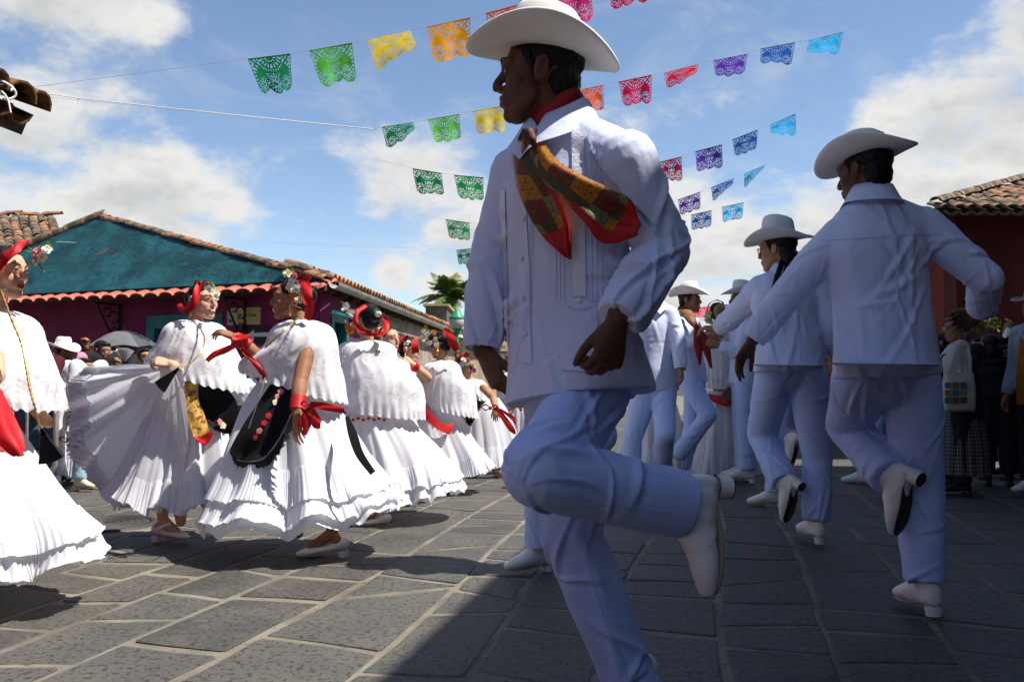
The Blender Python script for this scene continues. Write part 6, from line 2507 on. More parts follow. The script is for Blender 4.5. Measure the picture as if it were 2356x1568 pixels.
def woman(label, Y, head, look, neck, chest, waist, cape=None, skirt=None, arms=None, s=.92, skin='light', vox=.009, smile=False, seed=1, group=None, ruffles=((.72, .87), (.86, 1.0)), amp=.05, hairbun=True, ribbon=True, pleats=150,
          band_tilt=.5, feet=(), cape_amp=.018, scallop=34, lobes=3.4, hem_wave=.03, cape_flat=.75, skirt_flat=.8, petticoat=True, shoulder=None):
    hp = at(head[0], head[1], Y)
    nk = at(neck[0], neck[1], Y)
    wp = at(waist[0], waist[1], Y)
    f = nrm((chest[0], chest[1], 0))
    l = V3((-f.y, f.x, 0))
    up = V3((0, 0, 1))
    t = empty('person', (wp.x, wp.y, 0), label, 'person', group or 'women in white lace dresses dancing in the street')
    hm = frame(hp, look)
    hv, hq, hmi = head_mesh(hm, nk, max(.0036, vox * .5), s, True, smile, neck_r=.047)
    hr = m_of(13, Y)
    sh = {}
    for a, sg in (('L', 1), ('R', -1)):
        sh[a] = nk - up * .080 * s + l * sg * .128 * s
    trunk = [tube([wp - up * .1, wp, wp.lerp(nk, .6), nk - up * .03], [(.14 * s, .1 * s), (.12 * s, .09 * s), (.15 * s, .11 * s), (.07 * s, .06 * s)], 16, side=l), tube([sh['L'], nk - up * .03, sh['R']], [.047 * s, .06 * s, .047 * s], 12)]
    pelv = wp - up * .12
    for sg in (1, -1):
        hpq = pelv + l * sg * .09
        ft = V3((hpq.x, hpq.y, .12))
        trunk.append(tube([hpq, hpq.lerp(ft, .5), ft], [.09 * s, .065 * s, .035 * s], 10))
    parts, mi = [(hv, hq)], [hmi]
    limb = []
    for a in 'LR':
        A = (arms or {}).get(a)
        if A is None:
            e = sh[a] - up * .24 * s + f * .02
            w = e - up * .16 * s + f * .16 * s
            trunk.append(tube([sh[a], e, w], [.045 * s, .04 * s, .028 * s], 10))
            continue
        S = at(*A['s']) if 's' in A else sh[a]
        E, W = at(*A['e']), at(*A['w'])
        P = hand_parts(W, A['d'], A['n'], A['th'], s * .98, A.get('curl', (.3, .4, .3)), A.get('spread', .06), A.get('thumb', (.55, .4)), r=.9)
        P += [tube([S, S.lerp(E, .5), E], [.045 * s, .044 * s, .039 * s], 14), tube([E, E.lerp(W, .35), W + V3(A['d']).normalized() * .01], [.040 * s, .041 * s, .0265 * s], 14)]
        v, q = volume(P, A.get('vox', .0042), 2)
        parts.append((v, q)); mi.append(np.zeros(len(q), int))
    for ft_ in feet:
        an, kn = ft_[:2]
        td = nrm(ft_[2]) if len(ft_) > 2 else f
        A_ = at(*an)
        v, q = volume([tube([at(*kn), at(*kn).lerp(A_, .4), A_], [.052 * s, .050 * s, .030 * s], 14), tube([A_ + V3((0, 0, .01)), A_ + td * .05 - V3((0, 0, .03)), A_ + td * .11 - V3((0, 0, .062))], [.030 * s, .030 * s, .022 * s], 12), ell(A_ - td * .02 - V3((0, 0, .035)), (.028, .028, .03))], .006, 2)
        parts.append((v, q)); mi.append(np.zeros(len(q), int))
    v, q = volume(trunk, .014, 2)
    parts.append((v, q)); mi.append(np.zeros(len(q), int))
    V, Q = cat(parts)
    mk('body', V, Q, skinmats(skin), t, midx=np.concatenate(mi))
    V, Q = women_hair(hm, s, .006, hairbun)
    mk('hair', V, Q, M_HAIR, t)
    if ribbon:
        pts = []
        for a in np.linspace(-2.25, 2.25, 13):
            x, z = .090 * math.sin(a), .045 + .094 * math.cos(a)
            y = -.015 - band_tilt * .06 * (1 - math.cos(a)) - .03
            pts.append(hm @ (V3((x, y, z)) * s))
        fw = hm.to_3x3() @ V3((0, 1, .25))
        strip('hair_ribbon', pts, [.036 * s] * 13, M_RED, t, wdir=tuple(fw), wave=.003)
    # earrings and necklace
    for sx in (1, -1):
        q = hm @ (V3((sx * .082, -.012, -.036)) * s)
        V, Fc = merge([tube([q, q - up * .018], [.008, .006], 8), tube([q - up * .02, q - up * .05], [(.012), (.007)], 8)])
        mk('earring', V, Fc, M_GOLD, t)
    out = dict(t=t, hm=hm, Y=Y)
    if skirt:
        G = skirt_surface(skirt, Y, seed, amp=amp, lobes=lobes, hem_wave=hem_wave, flat=skirt_flat)
        V, Q, _ = gridmesh(G, True)
        mk('skirt', V, Q, M_SKIRT, t)
        for i, (v0, v1) in enumerate(ruffles):
            B = ruffle_from(G, v0, v1, .006 + .006 * i, pleats, seed + i)
            V, Q, _ = gridmesh(B, True)
            mk('ruffle', V, Q, M_SKIRT, t)
        out['skirt'] = bvh_of(G)
        out['G'] = G
    if cape:
        nu = 160
        rr = []
        for (dz, a_, b_) in ((.010, .066, .060), (.000, .112, .088), (-.018, .172, .118), (-.058, .216, .145), (-.13, .236, .168)):
            hx = math.hypot(a_ * l.x, b_ * f.x) * s
            hy = math.hypot(a_ * l.y, b_ * f.y) * s
            rr.append((nk + up * dz * s, hx, hy, V3((1, 0, 0)), V3((0, 1, 0))))
        for (c_, a_, b_, sd_, fd_) in loft_rings(cape, Y, cape_flat):
            if c_.z < nk.z - .19 * s: rr.append((V3((c_.x, nk.y * .7 + c_.y * .3, c_.z)), a_, max(b_, hy * 1.02), sd_, fd_))
        G = loft(rr, nu, 12 * len(rr))
        N = ring_normals(G)
        n = G.shape[0]
        v = np.linspace(0, 1, n)[:, None]
        th = np.linspace(0, 2 * PI, nu, endpoint=False)[None, :]
        q1 = np.stack(np.broadcast_arrays(np.cos(th + v * 1.2) * 2.2, np.sin(th + v * 1.2) * 2.2, seed + v * 2.2), 2).reshape(-1, 3)
        q2 = np.stack(np.broadcast_arrays(np.cos(th + v * .8) * 5.5, np.sin(th + v * .8) * 5.5, seed * 2 + v * 2.5), 2).reshape(-1, 3)
        q3 = G.reshape(-1, 3) * 14
        d = vn(q1, seed).reshape(n, nu) + .6 * (1 - np.abs(vn(q2, seed + 1)).reshape(n, nu)) ** 2 + .25 * vn(q3, seed + 2).reshape(n, nu)
        G = G + N * (cape_amp * d * (.25 + v))[..., None]
        sc = np.abs(np.sin(th * scallop / 2))
        G[..., 2] -= .016 * sc * v ** 14
        G = G + N * (.008 * np.sin(th * scallop) * v ** 12)[..., None]
        V, Q, _ = gridmesh(G, True)
        mk('lace_shawl', V, Q, M_LACE, t)
        out['cape'] = bvh_of(G)
    return out


def fan(label, apex, tip, halfw, Y, n=11, mat=None, thick=.012, open_=True, tipY=None):
    """folding fan: ribs spread from the pivot, pleated leaf between them"""
    a = at(apex[0], apex[1], Y)
    b_ = at(tip[0], tip[1], tipY or Y)
    ax = b_ - a
    L = ax.length
    ax.normalize()
    sd = ax.cross(V3((0, 1, 0))).normalized()
    nn = sd.cross(ax)
    t = empty('folding_fan', a, label, 'fan')
    ang = math.atan2(m_of(halfw, Y), L)
    rows = []
    for r in (.22, .5, .8, 1.0):
        row = []
        for i in range(n * 2 + 1):
            q = -ang + 2 * ang * i / (n * 2)
            row.append(tuple(a + (ax * math.cos(q) + sd * math.sin(q)) * L * r + nn * (thick if i % 2 else -thick) * (.3 + r)))
        rows.append(row)
    V, Q, _ = gridmesh(rows)
    mk('leaf', V, Q, mat or M_BLACK, t, smooth=False)
    for i in range(0, n * 2 + 1, 4):
        q = -ang + 2 * ang * i / (n * 2)
        V, Fc = beam(a, a + (ax * math.cos(q) + sd * math.sin(q)) * L * .95, .008, .004, tuple(nn))
        mk('rib', V, Fc, pm('black_lacquer', (.012, .011, .011), .25), t, smooth=False)
    return t


def chain(parent, pts, r=.004, name='gold_chain', mat=None):
    P = catmull([tuple(p) for p in pts], 8)
    R = [r * (1.5 if i % 2 else .8) for i in range(len(P))]
    V, Fc = tube(P, R, 6, sub=1)
    mk(name, V, Fc, mat or M_GOLD, parent)


def embroider(m, bvh, pts, size, kinds, off=.012):
    for i, (px, py) in enumerate(pts):
        d = ray(px, py).normalized()
        loc, n, k, dist = bvh.ray_cast(CAM, d)
        if loc is None: continue
        if n.dot(d) > 0: n = -n
        p = loc - d * off
        M = Matrix.Translation(p) @ n.to_track_quat('Z', 'Y').to_matrix().to_4x4() @ Matrix.Rotation(i * 1.3, 4, 'Z') @ Matrix.Diagonal((size, size, size * .18, 1))
        inst('embroidered_flower', FLOWERS[kinds[i % len(kinds)]], M, m['t'])


def bow(parent, px, py, Y, size, name='ribbon_bow', mat=None, tails=()):
    """knotted ribbon: two loops, a knot and hanging tails"""
    c = at(px, py, Y)
    t = empty(name, c, parent=parent)
    mt = mat or M_RED
    for sg in (-1, 1):
        pts = [c, c + V3((sg * size * .6, -.01, size * .4)), c + V3((sg * size, 0, size * .1)), c + V3((sg * size * .6, .01, -size * .25)), c]
        strip('loop', pts, [size * .35, size * .55, size * .6, size * .5, size * .3], mt, t, wdir=(0, -1, .3))
    V, Fc = ell(c + V3((0, -.012, 0)), (size * .22, size * .2, size * .25), seg=10, rings=6)
    mk('knot', V, Fc, mt, t)
    for tl in tails:
        pts = [at(x, y, Y - .01) for (x, y, w) in tl]
        strip('tail', pts, [m_of(w, Y) for (_, _, w) in tl], mt, t, wave=.004)
    return t


def build_women():
    # --- far left, cut by the frame
    Y = 3.6
    w = woman('young woman in white lace cut by the left edge, flowers at her forehead', Y, (12, 628), (.97, -.22, -.03), (-12, 722), (.9, -.3), (-62, 950),
              cape=[(-18, 810, 108), (-8, 850, 122, 10), (-4, 882, 128, 24), (0, 912, 132, 30)], skirt=[(-62, 940, 62), (-58, 1000, 100), (-45, 1120, 165), (-25, 1240, 205, -10), (-15, 1318, 200, -25)],
              arms=dict(R=dict(s=(-20, 770, 3.55), e=(-12, 862, 3.35), w=(-60, 900, 3.2), d=(-.8, -.2, -.3), n=(0, 0, -1), th=(0, -1, 0))), s=.93, skin='light', vox=.007, seed=3, ribbon=False, amp=.06, ruffles=((.62, .8), (.8, 1.0)), pleats=130, skirt_flat=.95)
    t = w['t']
    corsage(t, [(92, 580), (98, 592), (84, 602), (108, 575), (88, 590)], 3.56, .022, 'pink cream cream white'.split(), 9)
    strip('hair_ribbon', [at(64, 553, 3.55), at(46, 564, 3.5), at(26, 580, 3.47), at(4, 602, 3.47), at(-20, 624, 3.54)], [.025, .034, .038, .04, .035], M_RED, t, wave=.006)
    chain(t, [at(2, 668, 3.42), at(25, 730, 3.35), at(50, 790, 3.3), at(60, 840, 3.27), at(68, 890, 3.25), at(80, 935, 3.24), at(92, 985, 3.24)], .004)
    # red satin cloth at the hip
    rows = [[at(-70, 880, 3.25), at(-30, 872, 3.26), at(6, 892, 3.28)], [at(-60, 950, 3.05), at(-10, 930, 3.1), at(28, 938, 3.16)], [at(-40, 1010, 2.98), at(10, 990, 3.02), at(50, 985, 3.1)], [at(-5, 1030, 2.98), at(30, 1022, 3.0), at(60, 1020, 3.08)], [at(30, 1050, 2.99), at(46, 1050, 3.0), at(58, 1046, 3.06)]]
    G = sheet(rows, 14, 24)
    N = grid_normals(G)
    V, Q, _ = gridmesh(np.concatenate([G + N * .014 * np.sin(np.linspace(0, 9, G.shape[1]))[None, :, None]], 0))
    mk('red_satin_cloth', V, Q, M_RED, t)
    fan('half open black lace fan hanging from a gold chain at the left edge dancer\'s hip', (96, 985), (122, 1062), 30, 3.22)
    # --- second: smiling, skirt held out
    Y = 5.12
    w = woman('smiling woman in white holding her wide skirt out, black apron and gold scarf', Y, (468, 694), (.84, -.54, .0), (448, 742), (.75, -.65), (455, 852),
              cape=[(444, 800, 84, 4), (446, 830, 100, 4), (450, 852, 106, 16), (456, 870, 108, 34)],
              skirt=[(446, 852, 46), (440, 890, 62), (425, 980, 92), (410, 1080, 122), (402, 1152, 138, 4)],
              arms=dict(R=dict(e=(408, 850, 5.02), w=(396, 838, 4.84), d=(-.55, -.2, .15), n=(-.3, .6, -.7), th=(.3, -.3, .8), curl=(.8, .9, .6))), s=.93, skin='light', smile=True, seed=5, ribbon=False, amp=.05,
              ruffles=((.78, 1.0),), feet=(((374, 1196, 5.08), (376, 1100, 5.12), (.9, -.3, 0)),), lobes=4.2, hem_wave=.05)
    t = w['t']
    corsage(t, [(492, 668), (500, 676), (484, 664), (497, 684)], 5.0, .019, 'white cream white'.split(), 6)
    strip('hair_ribbon', [at(462, 648, 5.0), at(452, 672, 4.95), at(444, 700, 4.94), at(425, 715, 4.97), at(410, 700, 5.05)], [.025, .04, .044, .04, .03], M_RED, t, wave=.006)
    bow(t, 464, 652, 5.0, .035)
    sp = shoe_pump(t, at(376, 1201, 5.08), (.9, -.3, -.05), (0, 0, -1), .92)
    strip('ankle_strap', [at(352, 1222, 5.02), at(368, 1212, 4.98), at(392, 1204, 5.0)], [.012, .016, .012], M_BOOT, t)
    # black apron, gold scarf
    M_AP = M_VELVET
    o, G = lay(w['skirt'], [[(462, 862), (494, 872), (524, 896)], [(456, 910), (500, 915), (545, 925)], [(468, 955), (506, 965), (546, 968)], [(492, 988), (515, 996), (540, 998)]], 4.85, .05, 12, 18, 'black_apron', M_AP, t)
    embroider(w, w['skirt'], [(520, 972), (530, 950), (528, 962), (535, 938), (530, 922), (513, 978), (524, 910), (506, 970), (522, 982)], .02, ['pink', 'pink', 'cream', 'red', 'red', 'cream'], .075)
    o, G = lay(w['skirt'], [[(414, 855), (436, 856), (459, 860)], [(416, 905), (436, 905), (453, 905)], [(432, 960), (452, 958), (470, 955)], [(446, 1008), (464, 1003), (482, 994)]], 4.8, .07, 8, 20, 'gold_scarf', M_GOLDCLOTH, t)
    lay(w['skirt'], [[(445, 1004), (464, 1001), (483, 992)], [(452, 1014), (468, 1012), (490, 998)], [(468, 1022), (474, 1023), (482, 1016)]], 4.8, .074, 6, 8, 'scarf_end', M_RED, t)
    # skirt side held out as a wide fan of cloth
    rows = []
    tops = [(182, 848, 5.25), (220, 842, 5.2), (300, 840, 5.0), (385, 842, 4.82), (420, 850, 4.85)]
    mids = [[(162, 880, 5.3), (210, 880, 5.22), (300, 885, 5.05), (380, 875, 4.88), (422, 870, 4.86)], [(152, 940, 5.32), (205, 940, 5.25), (300, 945, 5.1), (375, 925, 4.93), (425, 905, 4.87)], [(152, 1000, 5.32), (215, 1005, 5.24), (305, 1010, 5.1), (375, 985, 4.95), (428, 960, 4.88)],
            [(180, 1065, 5.3), (238, 1070, 5.2), (312, 1070, 5.08), (375, 1045, 4.95), (425, 1020, 4.88)], [(225, 1125, 5.2), (268, 1125, 5.12), (322, 1120, 5.05), (375, 1095, 4.96), (420, 1075, 4.9)], [(268, 1162, 5.1), (295, 1168, 5.06), (335, 1172, 5.0), (380, 1170, 4.95), (415, 1160, 4.92)]]
    for r in [tops] + mids: rows.append([at(*p) for p in r])
    G = sheet(rows, 96, 66)
    N = grid_normals(G)
    nv, nu = G.shape[:2]
    v = np.linspace(0, 1, nv)[:, None]
    u = np.linspace(0, 1, nu)[None, :]
    # folds radiate from the hand
    hand = np.array(at(395, 845, 4.82))
    ang = np.arctan2((G - hand)[..., 2], -(G - hand)[..., 0])
    rad = np.linalg.norm(G - hand, axis=2)
    fo = vn(np.stack([ang * 7, rad * 1.2, np.zeros_like(ang)], 2).reshape(-1, 3), 4).reshape(nv, nu) * .045 + (1 - np.abs(vn(np.stack([ang * 17, rad * 1.0, np.ones_like(ang)], 2).reshape(-1, 3), 8).reshape(nv, nu))) ** 2 * .03
    G2 = G + N * (fo * np.clip(rad * 1.6, .1, 1))[..., None]
    V, Q, _ = gridmesh(G2)
    mk('skirt_panel', V, Q, M_SKIRT, t)
    # pleated border of the panel
    edge = []
    for k, (c, wd) in enumerate(((0, 0), (7, 0), (14, 0), (20, 0))):
        edge.append(G2[:, c])
    B = np.stack(edge, 1)
    B = np.stack([catmull(B[:, j], 4) for j in range(B.shape[1])], 1)
    NB_ = grid_normals(B)
    q = np.arange(B.shape[0])[:, None]
    B = B - NB_ * (.012 + .009 * np.sin(q * 1.45) * np.array([1, .9, .6, .2])[None, :])[..., None]
    V, Q, _ = gridmesh(B)
    mk('ruffle', V, Q, M_SKIRT, t)
    fan('closed black fan hanging from the raised hand of the woman holding her skirt out', (412, 846), (366, 893), 17, 4.66, 7)
    chain(t, [at(456, 748, 4.98), at(470, 775, 4.9), at(462, 810, 4.8), at(420, 850, 4.72), at(412, 846, 4.68)], .0035)
    # --- third: facing left, arm reaching out
    Y = 4.75
    w = woman('woman in white facing left, arm reaching out, flowers over ear, red bow at wrist', Y, (668, 690), (-.99, -.10, .02), (694, 742), (-.8, -.6), (672, 885),
              cape=[(682, 826, 98, 8), (677, 856, 112, 22), (682, 888, 116, 38)],
              skirt=[(668, 880, 74), (668, 930, 100), (680, 1020, 140), (692, 1120, 185, -8), (700, 1192, 222, -32)],
              arms=dict(R=dict(e=(598, 820, 4.66), w=(545, 778, 4.6), d=(-.88, .1, .38), n=(-.2, .3, -.9), th=(0, .9, .4), curl=((.2, .3, .2), (.35, .45, .3), (.5, .6, .4), (.6, .7, .4)), thumb=(.6, .3)),
                        L=dict(e=(690, 880, 4.50), w=(684, 950, 4.40), d=(.02, -.1, -1), n=(.5, .6, 0), th=(-.8, -.4, 0), curl=(.22, .25, .2), spread=.13)), s=.95, skin='mid', smile=True, seed=8, ribbon=False, amp=.06, ruffles=((.60, .80), (.78, .95)), pleats=170,
              feet=(((766, 1226, 4.66), (755, 1130, 4.7), (-.95, -.15, 0)),), hem_wave=.035)
    t = w['t']
    corsage(t, [(662, 630), (680, 634), (672, 648), (668, 662), (690, 652), (684, 664), (676, 680), (688, 690), (694, 676), (680, 698)], 4.62, .022, 'cream pink white cream purple white orange cream'.split(), 12)
    strip('hair_ribbon', [at(686, 636, 4.66), at(700, 650, 4.6), at(706, 680, 4.57), at(712, 705, 4.57), at(706, 735, 4.6)], [.04, .055, .055, .05, .035], M_RED, t, wave=.005)
    bow(t, 698, 640, 4.66, .035)
    shoe_pump(t, at(766, 1232, 4.66), (-.95, -.15, -.1), (.0, 0, -1), .98)
    strip('wrist_ribbon', [at(560, 770, 4.52), at(553, 783, 4.5), at(545, 796, 4.53)], [.075, .085, .075], M_RED, t, wdir=(1, 0, .4))
    V, Fc = tube([at(575, 796, 4.61), at(540, 776, 4.595)], [.037, .034], 16, cap='oo', sub=3)
    mk('wrist_ribbon', V, Fc, M_RED, t)
    for tl in ([(548, 792, 10), (520, 804, 14), (495, 814, 13), (476, 830, 9)], [(556, 800, 9), (575, 822, 10), (598, 850, 12), (610, 870, 8)]):
        strip('ribbon_tail', [at(x, y, 4.56) for x, y, _ in tl], [m_of(q, Y) for _, _, q in tl], M_RED, t, wave=.006)
    V, Fc = tube([at(687, 915, 4.455), at(684, 945, 4.41)], [.041, .038], 16, cap='oo', sub=3)
    mk('wrist_ribbon', V, Fc, M_RED, t)
    bow(t, 712, 930, 4.36, .035, tails=[[(712, 930, 14), (745, 934, 18), (792, 944, 14)], [(712, 934, 14), (722, 955, 20), (728, 975, 22), (735, 985, 6)], [(710, 940, 16), (708, 965, 22), (700, 1000, 10)], [(712, 940, 10), (695, 970, 20), (688, 985, 8)]])
    o, G = lay(w['skirt'], [[(622, 884), (656, 884), (692, 886)], [(592, 930), (632, 935), (672, 942)], [(556, 985), (600, 995), (645, 1000)], [(530, 1036), (574, 1040), (618, 1040)], [(540, 1054), (570, 1060), (600, 1054)]], 4.3, .035, 14, 24, 'black_apron', M_VELVET, t)
    # lace edging along the apron
    ed = [(692, 886), (676, 940), (650, 1000), (620, 1042), (602, 1058), (570, 1062), (540, 1056), (529, 1038)]
    P = []
    for px, py in ed:
        d = ray(px, py).normalized()
        loc = w['skirt'].ray_cast(CAM, d)[0] or at(px, py, 4.35)
        P.append(loc - d * .04)
    P = catmull([tuple(p) for p in P], 16)
    G = [[tuple(p + np.array((.012 * math.sin(i * 1.1) * k, -.004 * k, -.03 * k - .006 * k * math.sin(i * 2.2))) + np.array((.022 * k, 0, 0))) for k in (0, .5, 1)] for i, p in enumerate(P)]
    V, Q, _ = gridmesh(G)
    mk('lace_edging', V, Q, M_BLACK, t)
    embroider(w, w['skirt'], [(640, 912), (634, 925), (618, 955), (608, 972), (597, 990), (588, 1005), (578, 1020), (646, 900)], .017, ['pink', 'cream', 'red', 'red', 'pink', 'red', 'cream', 'pink'], .045)
    chain(t, [at(690, 726, 4.62), at(668, 748, 4.48), at(640, 772, 4.42), at(610, 800, 4.42)], .0045)
    chain(t, [at(610, 868, 4.4), at(598, 910, 4.38), at(584, 950, 4.38), at(572, 985, 4.38)], .0025, 'silver_chain', M_STEEL)
    strip('black_ribbon', [at(798, 958, 4.6), at(812, 1000, 4.5), at(828, 1045, 4.42), at(858, 1088, 4.36)], [.02, .045, .04, .03], M_VELVET, t, wdir=(1, 0, .3))
    # --- fourth: seen from behind
    Y = 5.9
    w = woman('woman in white seen from behind, red ribbon round her bun, gold brooch on the shawl', Y, (845, 738), (-.62, .77, -.10), (842, 786), (-.45, .89), (866, 950),
              cape=[(856, 840, 88), (862, 872, 97), (866, 910, 104, 8), (868, 948, 104, 14)],
              skirt=[(868, 938, 66), (872, 980, 84), (895, 1040, 112, -4), (912, 1100, 132, -12), (918, 1152, 140, -22)], s=.93, skin='light', seed=11, ribbon=False, amp=.055, ruffles=((.62, .84), (.82, 1.0)), hem_wave=.04, feet=(((870, 1180, 5.75), (870, 1100, 5.8)),))
    t = w['t']
    corsage(t, [(797, 705), (803, 716), (812, 722), (806, 738), (812, 748), (800, 752), (806, 760), (792, 712)], 5.82, .024, 'white cream white purple cream orange orange'.split(), 14)
    strip('hair_ribbon', [at(842, 702, 5.8), at(822, 718, 5.74), at(818, 742, 5.72), at(836, 762, 5.7), at(862, 768, 5.72)], [.025, .03, .034, .038, .032], M_RED, t, wave=.004)
    strip('hair_ribbon', [at(866, 770, 5.72), at(884, 762, 5.74), at(890, 742, 5.78), at(882, 728, 5.84)], [.03, .04, .035, .02], M_RED, t, wave=.004)
    V, Fc = ell(at(870, 722, 5.7), (.024, .016, .02), seg=10, rings=6)
    mk('hair_comb', V, Fc, pm('pearly_ornament', (.72, .66, .58), .2, metal=.4, bump=(60, 1.0)), t)
    shoe_pump(t, at(872, 1178, 5.72), (-.9, -.2, -.05), (0, 0, -1), .95)
    q = w['cape'].ray_cast(CAM, ray(870, 808).normalized())[0]
    if q:
        V, Fc = ell(q + V3((0, -.008, 0)), (.016, .008, .016), seg=10, rings=6)
        mk('brooch', V, Fc, M_GOLD, t)
    embroider(w, w['skirt'], [(800 + i * 12, 962 + (i % 2) * 3) for i in range(8)], .012, ['red'], .01)
    # --- smaller figures behind
    w = woman('smiling woman whose face alone shows beside the bun with the red ribbon', 6.7, (895, 782), (.8, -.6, .05), (888, 826), (.6, -.8), (885, 930),
              cape=[(886, 820, 24), (884, 832, 40), (882, 860, 62), (880, 900, 72)], skirt=[(884, 920, 50), (884, 1000, 80), (880, 1120, 110)], s=.9, skin='light', smile=True, seed=14, ruffles=((.8, 1.0),), vox=.012)
    Y = 7.6
    w = woman('woman in white facing right with her forearm raised, red scarf round her wrist', Y, (942, 806), (.96, -.25, -.02), (944, 842), (.8, -.5), (950, 925),
              cape=[(945, 836, 22), (946, 848, 36), (950, 872, 48), (956, 900, 56)], skirt=[(952, 915, 42), (956, 980, 62), (964, 1060, 84), (970, 1112, 92)], s=.9, skin='light', smile=True, seed=17, ruffles=((.8, 1.0),), vox=.012,
              arms=dict(R=dict(s=(966, 868, 7.2), e=(984, 868, 6.95), w=(950, 838, 6.8), d=(-.7, .1, .3), n=(-.2, .8, -.2), th=(0, -.6, .8), curl=(.9, 1.0, .7))))
    t = w['t']
    corsage(t, [(940, 786), (934, 792)], 7.4, .018, ['white', 'cream'], 2)
    strip('hair_ribbon', [at(958, 776, 7.5), at(954, 792, 7.42), at(957, 812, 7.42)], [.03, .06, .06], M_RED, t)
    V, Fc = tube([at(958, 846, 6.83), at(950, 838, 6.8)], [.036, .034], 12, cap='oo', sub=2)
    mk('wrist_ribbon', V, Fc, M_RED, t)
    strip('ribbon_tail', [at(945, 842, 6.76), at(942, 865, 6.74), at(952, 900, 6.74), at(958, 920, 6.74)], [.04, .07, .06, .03], M_RED, t, wave=.01)
    Y = 7.3
    w = woman('woman in white bending her head under big flower cluster, red sash curving over skirt', Y, (1012, 794), (-.9, .35, -.15), (1016, 832), (-.7, .6), (1004, 918),
              cape=[(1016, 822, 26), (1016, 830, 42), (1018, 855, 58), (1022, 890, 66, 6), (1030, 925, 66, 14), (1036, 945, 62, 16)], skirt=[(1000, 912, 42), (1002, 950, 54), (1022, 1010, 70), (1038, 1060, 82, -10), (1046, 1102, 84, -22)], s=.9, skin='tan', seed=19, ribbon=False, vox=.011, ruffles=((.7, 1.0),),
              feet=(((1012, 1120, 7.2), (1015, 1060, 7.25)), ((1032, 1118, 7.3), (1030, 1060, 7.3))))
    t = w['t']
    corsage(t, [(976, 762), (984, 768), (992, 775), (980, 782), (990, 788), (998, 764), (1002, 780), (972, 776), (996, 795), (1004, 792)], 7.12, .026, 'cream white purple cream white orange'.split(), 14)
    strip('hair_ribbon', [at(1022, 756, 7.15), at(1032, 768, 7.1), at(1042, 786, 7.08), at(1052, 806, 7.1)], [.04, .06, .07, .05], M_RED, t, wave=.004)
    for (x, y) in ((1012, 1114), (1034, 1112)): shoe_pump(t, at(x, y, 7.2), (-.8, -.3, -.05), (0, 0, -1), .92)
    lay(w['skirt'], [[(958, 908), (975, 912), (998, 912)], [(954, 930), (965, 935), (972, 925)], [(956, 952), (960, 952), (964, 950)]], 7.0, .03, 6, 8, 'black_waistband', M_VELVET, t)
    lay(w['skirt'], [[(950, 916), (958, 914), (968, 908)], [(962, 945), (972, 942), (982, 936)], [(985, 970), (994, 966), (1002, 960)], [(1015, 992), (1020, 985), (1022, 976)], [(1034, 999), (1042, 985), (1045, 972)]], 7.0, .05, 6, 20, 'red_sash', M_RED, t)
    Y = 8.6
    w = woman('small woman in white with bright red bow and sash behind the front dancer\'s hand', Y, (1072, 842), (.7, -.6, -.15), (1082, 874), (.6, -.75), (1112, 925),
              cape=[(1082, 868, 20), (1082, 876, 32), (1084, 898, 42), (1092, 922, 46)], skirt=[(1108, 915, 40), (1112, 950, 56), (1122, 1010, 66), (1128, 1074, 74)], s=.86, skin='tan', seed=23, vox=.012, ruffles=((.75, 1.0),), feet=(((1138, 1082, 8.5), (1138, 1030, 8.5)),),
              arms=dict(L=dict(s=(1112, 892, 8.4), e=(1135, 915, 8.2), w=(1140, 936, 8.0), d=(.1, -.2, -1), n=(0, 1, 0), th=(-1, 0, 0))))
    t = w['t']
    corsage(t, [(1066, 828), (1074, 836), (1084, 846), (1078, 828), (1062, 838), (1090, 852)], 8.4, .024, 'cream white purple pink white purple'.split(), 8)
    bow(t, 1064, 818, 8.45, .07)
    bow(t, 1128, 938, 7.9, .07, tails=[[(1140, 936, 10), (1155, 955, 12), (1176, 985, 14), (1186, 998, 5)], [(1150, 940, 4), (1180, 962, 10), (1186, 975, 4)]])
    lay(w['skirt'], [[(1092, 920), (1106, 922), (1118, 922)], [(1076, 945), (1088, 950), (1098, 946)], [(1072, 970), (1080, 978), (1088, 972)]], 8.3, .03, 6, 8, 'black_apron', M_VELVET, t)
    shoe_pump(t, at(1136, 1082, 8.5), (-.9, -.3, 0), (0, 0, -1), .85)
    w = woman('woman in white almost hidden between the front dancer\'s hand and his knee', 9.4, (1178, 826), (-.8, -.5, 0), (1180, 858), (-.7, -.6), (1188, 915),
              cape=[(1180, 852, 18), (1180, 862, 30), (1184, 884, 42), (1190, 915, 48)], skirt=[(1188, 905, 36), (1190, 960, 58), (1192, 1060, 70)], s=.88, skin='tan', seed=27, vox=.013, ruffles=((.75, 1.0),))
    bow(w['t'], 1180, 905, 8.9, .08, tails=[[(1180, 905, 10), (1190, 925, 10), (1200, 945, 6)]])
    Y = 8.9
    w = woman('woman in white lace with broad red sash beyond the smiling man, face turned away', Y, (1652, 722), (.5, .85, 0), (1658, 762), (.4, .9), (1668, 905),
              cape=[(1660, 756, 22), (1662, 768, 42), (1668, 800, 56), (1674, 850, 62), (1676, 895, 60, 8)], skirt=[(1668, 900, 44), (1668, 950, 56), (1668, 1030, 72), (1668, 1098, 80, -6)], s=.96, skin='tan', seed=31, vox=.012, ruffles=((.76, 1.0),))
    t = w['t']
    lay(w['skirt'], [[(1630, 905), (1668, 912), (1704, 916)], [(1632, 915), (1668, 928), (1700, 928)], [(1640, 924), (1670, 934), (1694, 930)]], 8.4, .05, 12, 6, 'red_sash', M_RED, t)
    corsage(t, [(1632, 722), (1628, 735), (1636, 742), (1624, 728)], 8.6, .03, ['cream', 'cream', 'white'], 8)
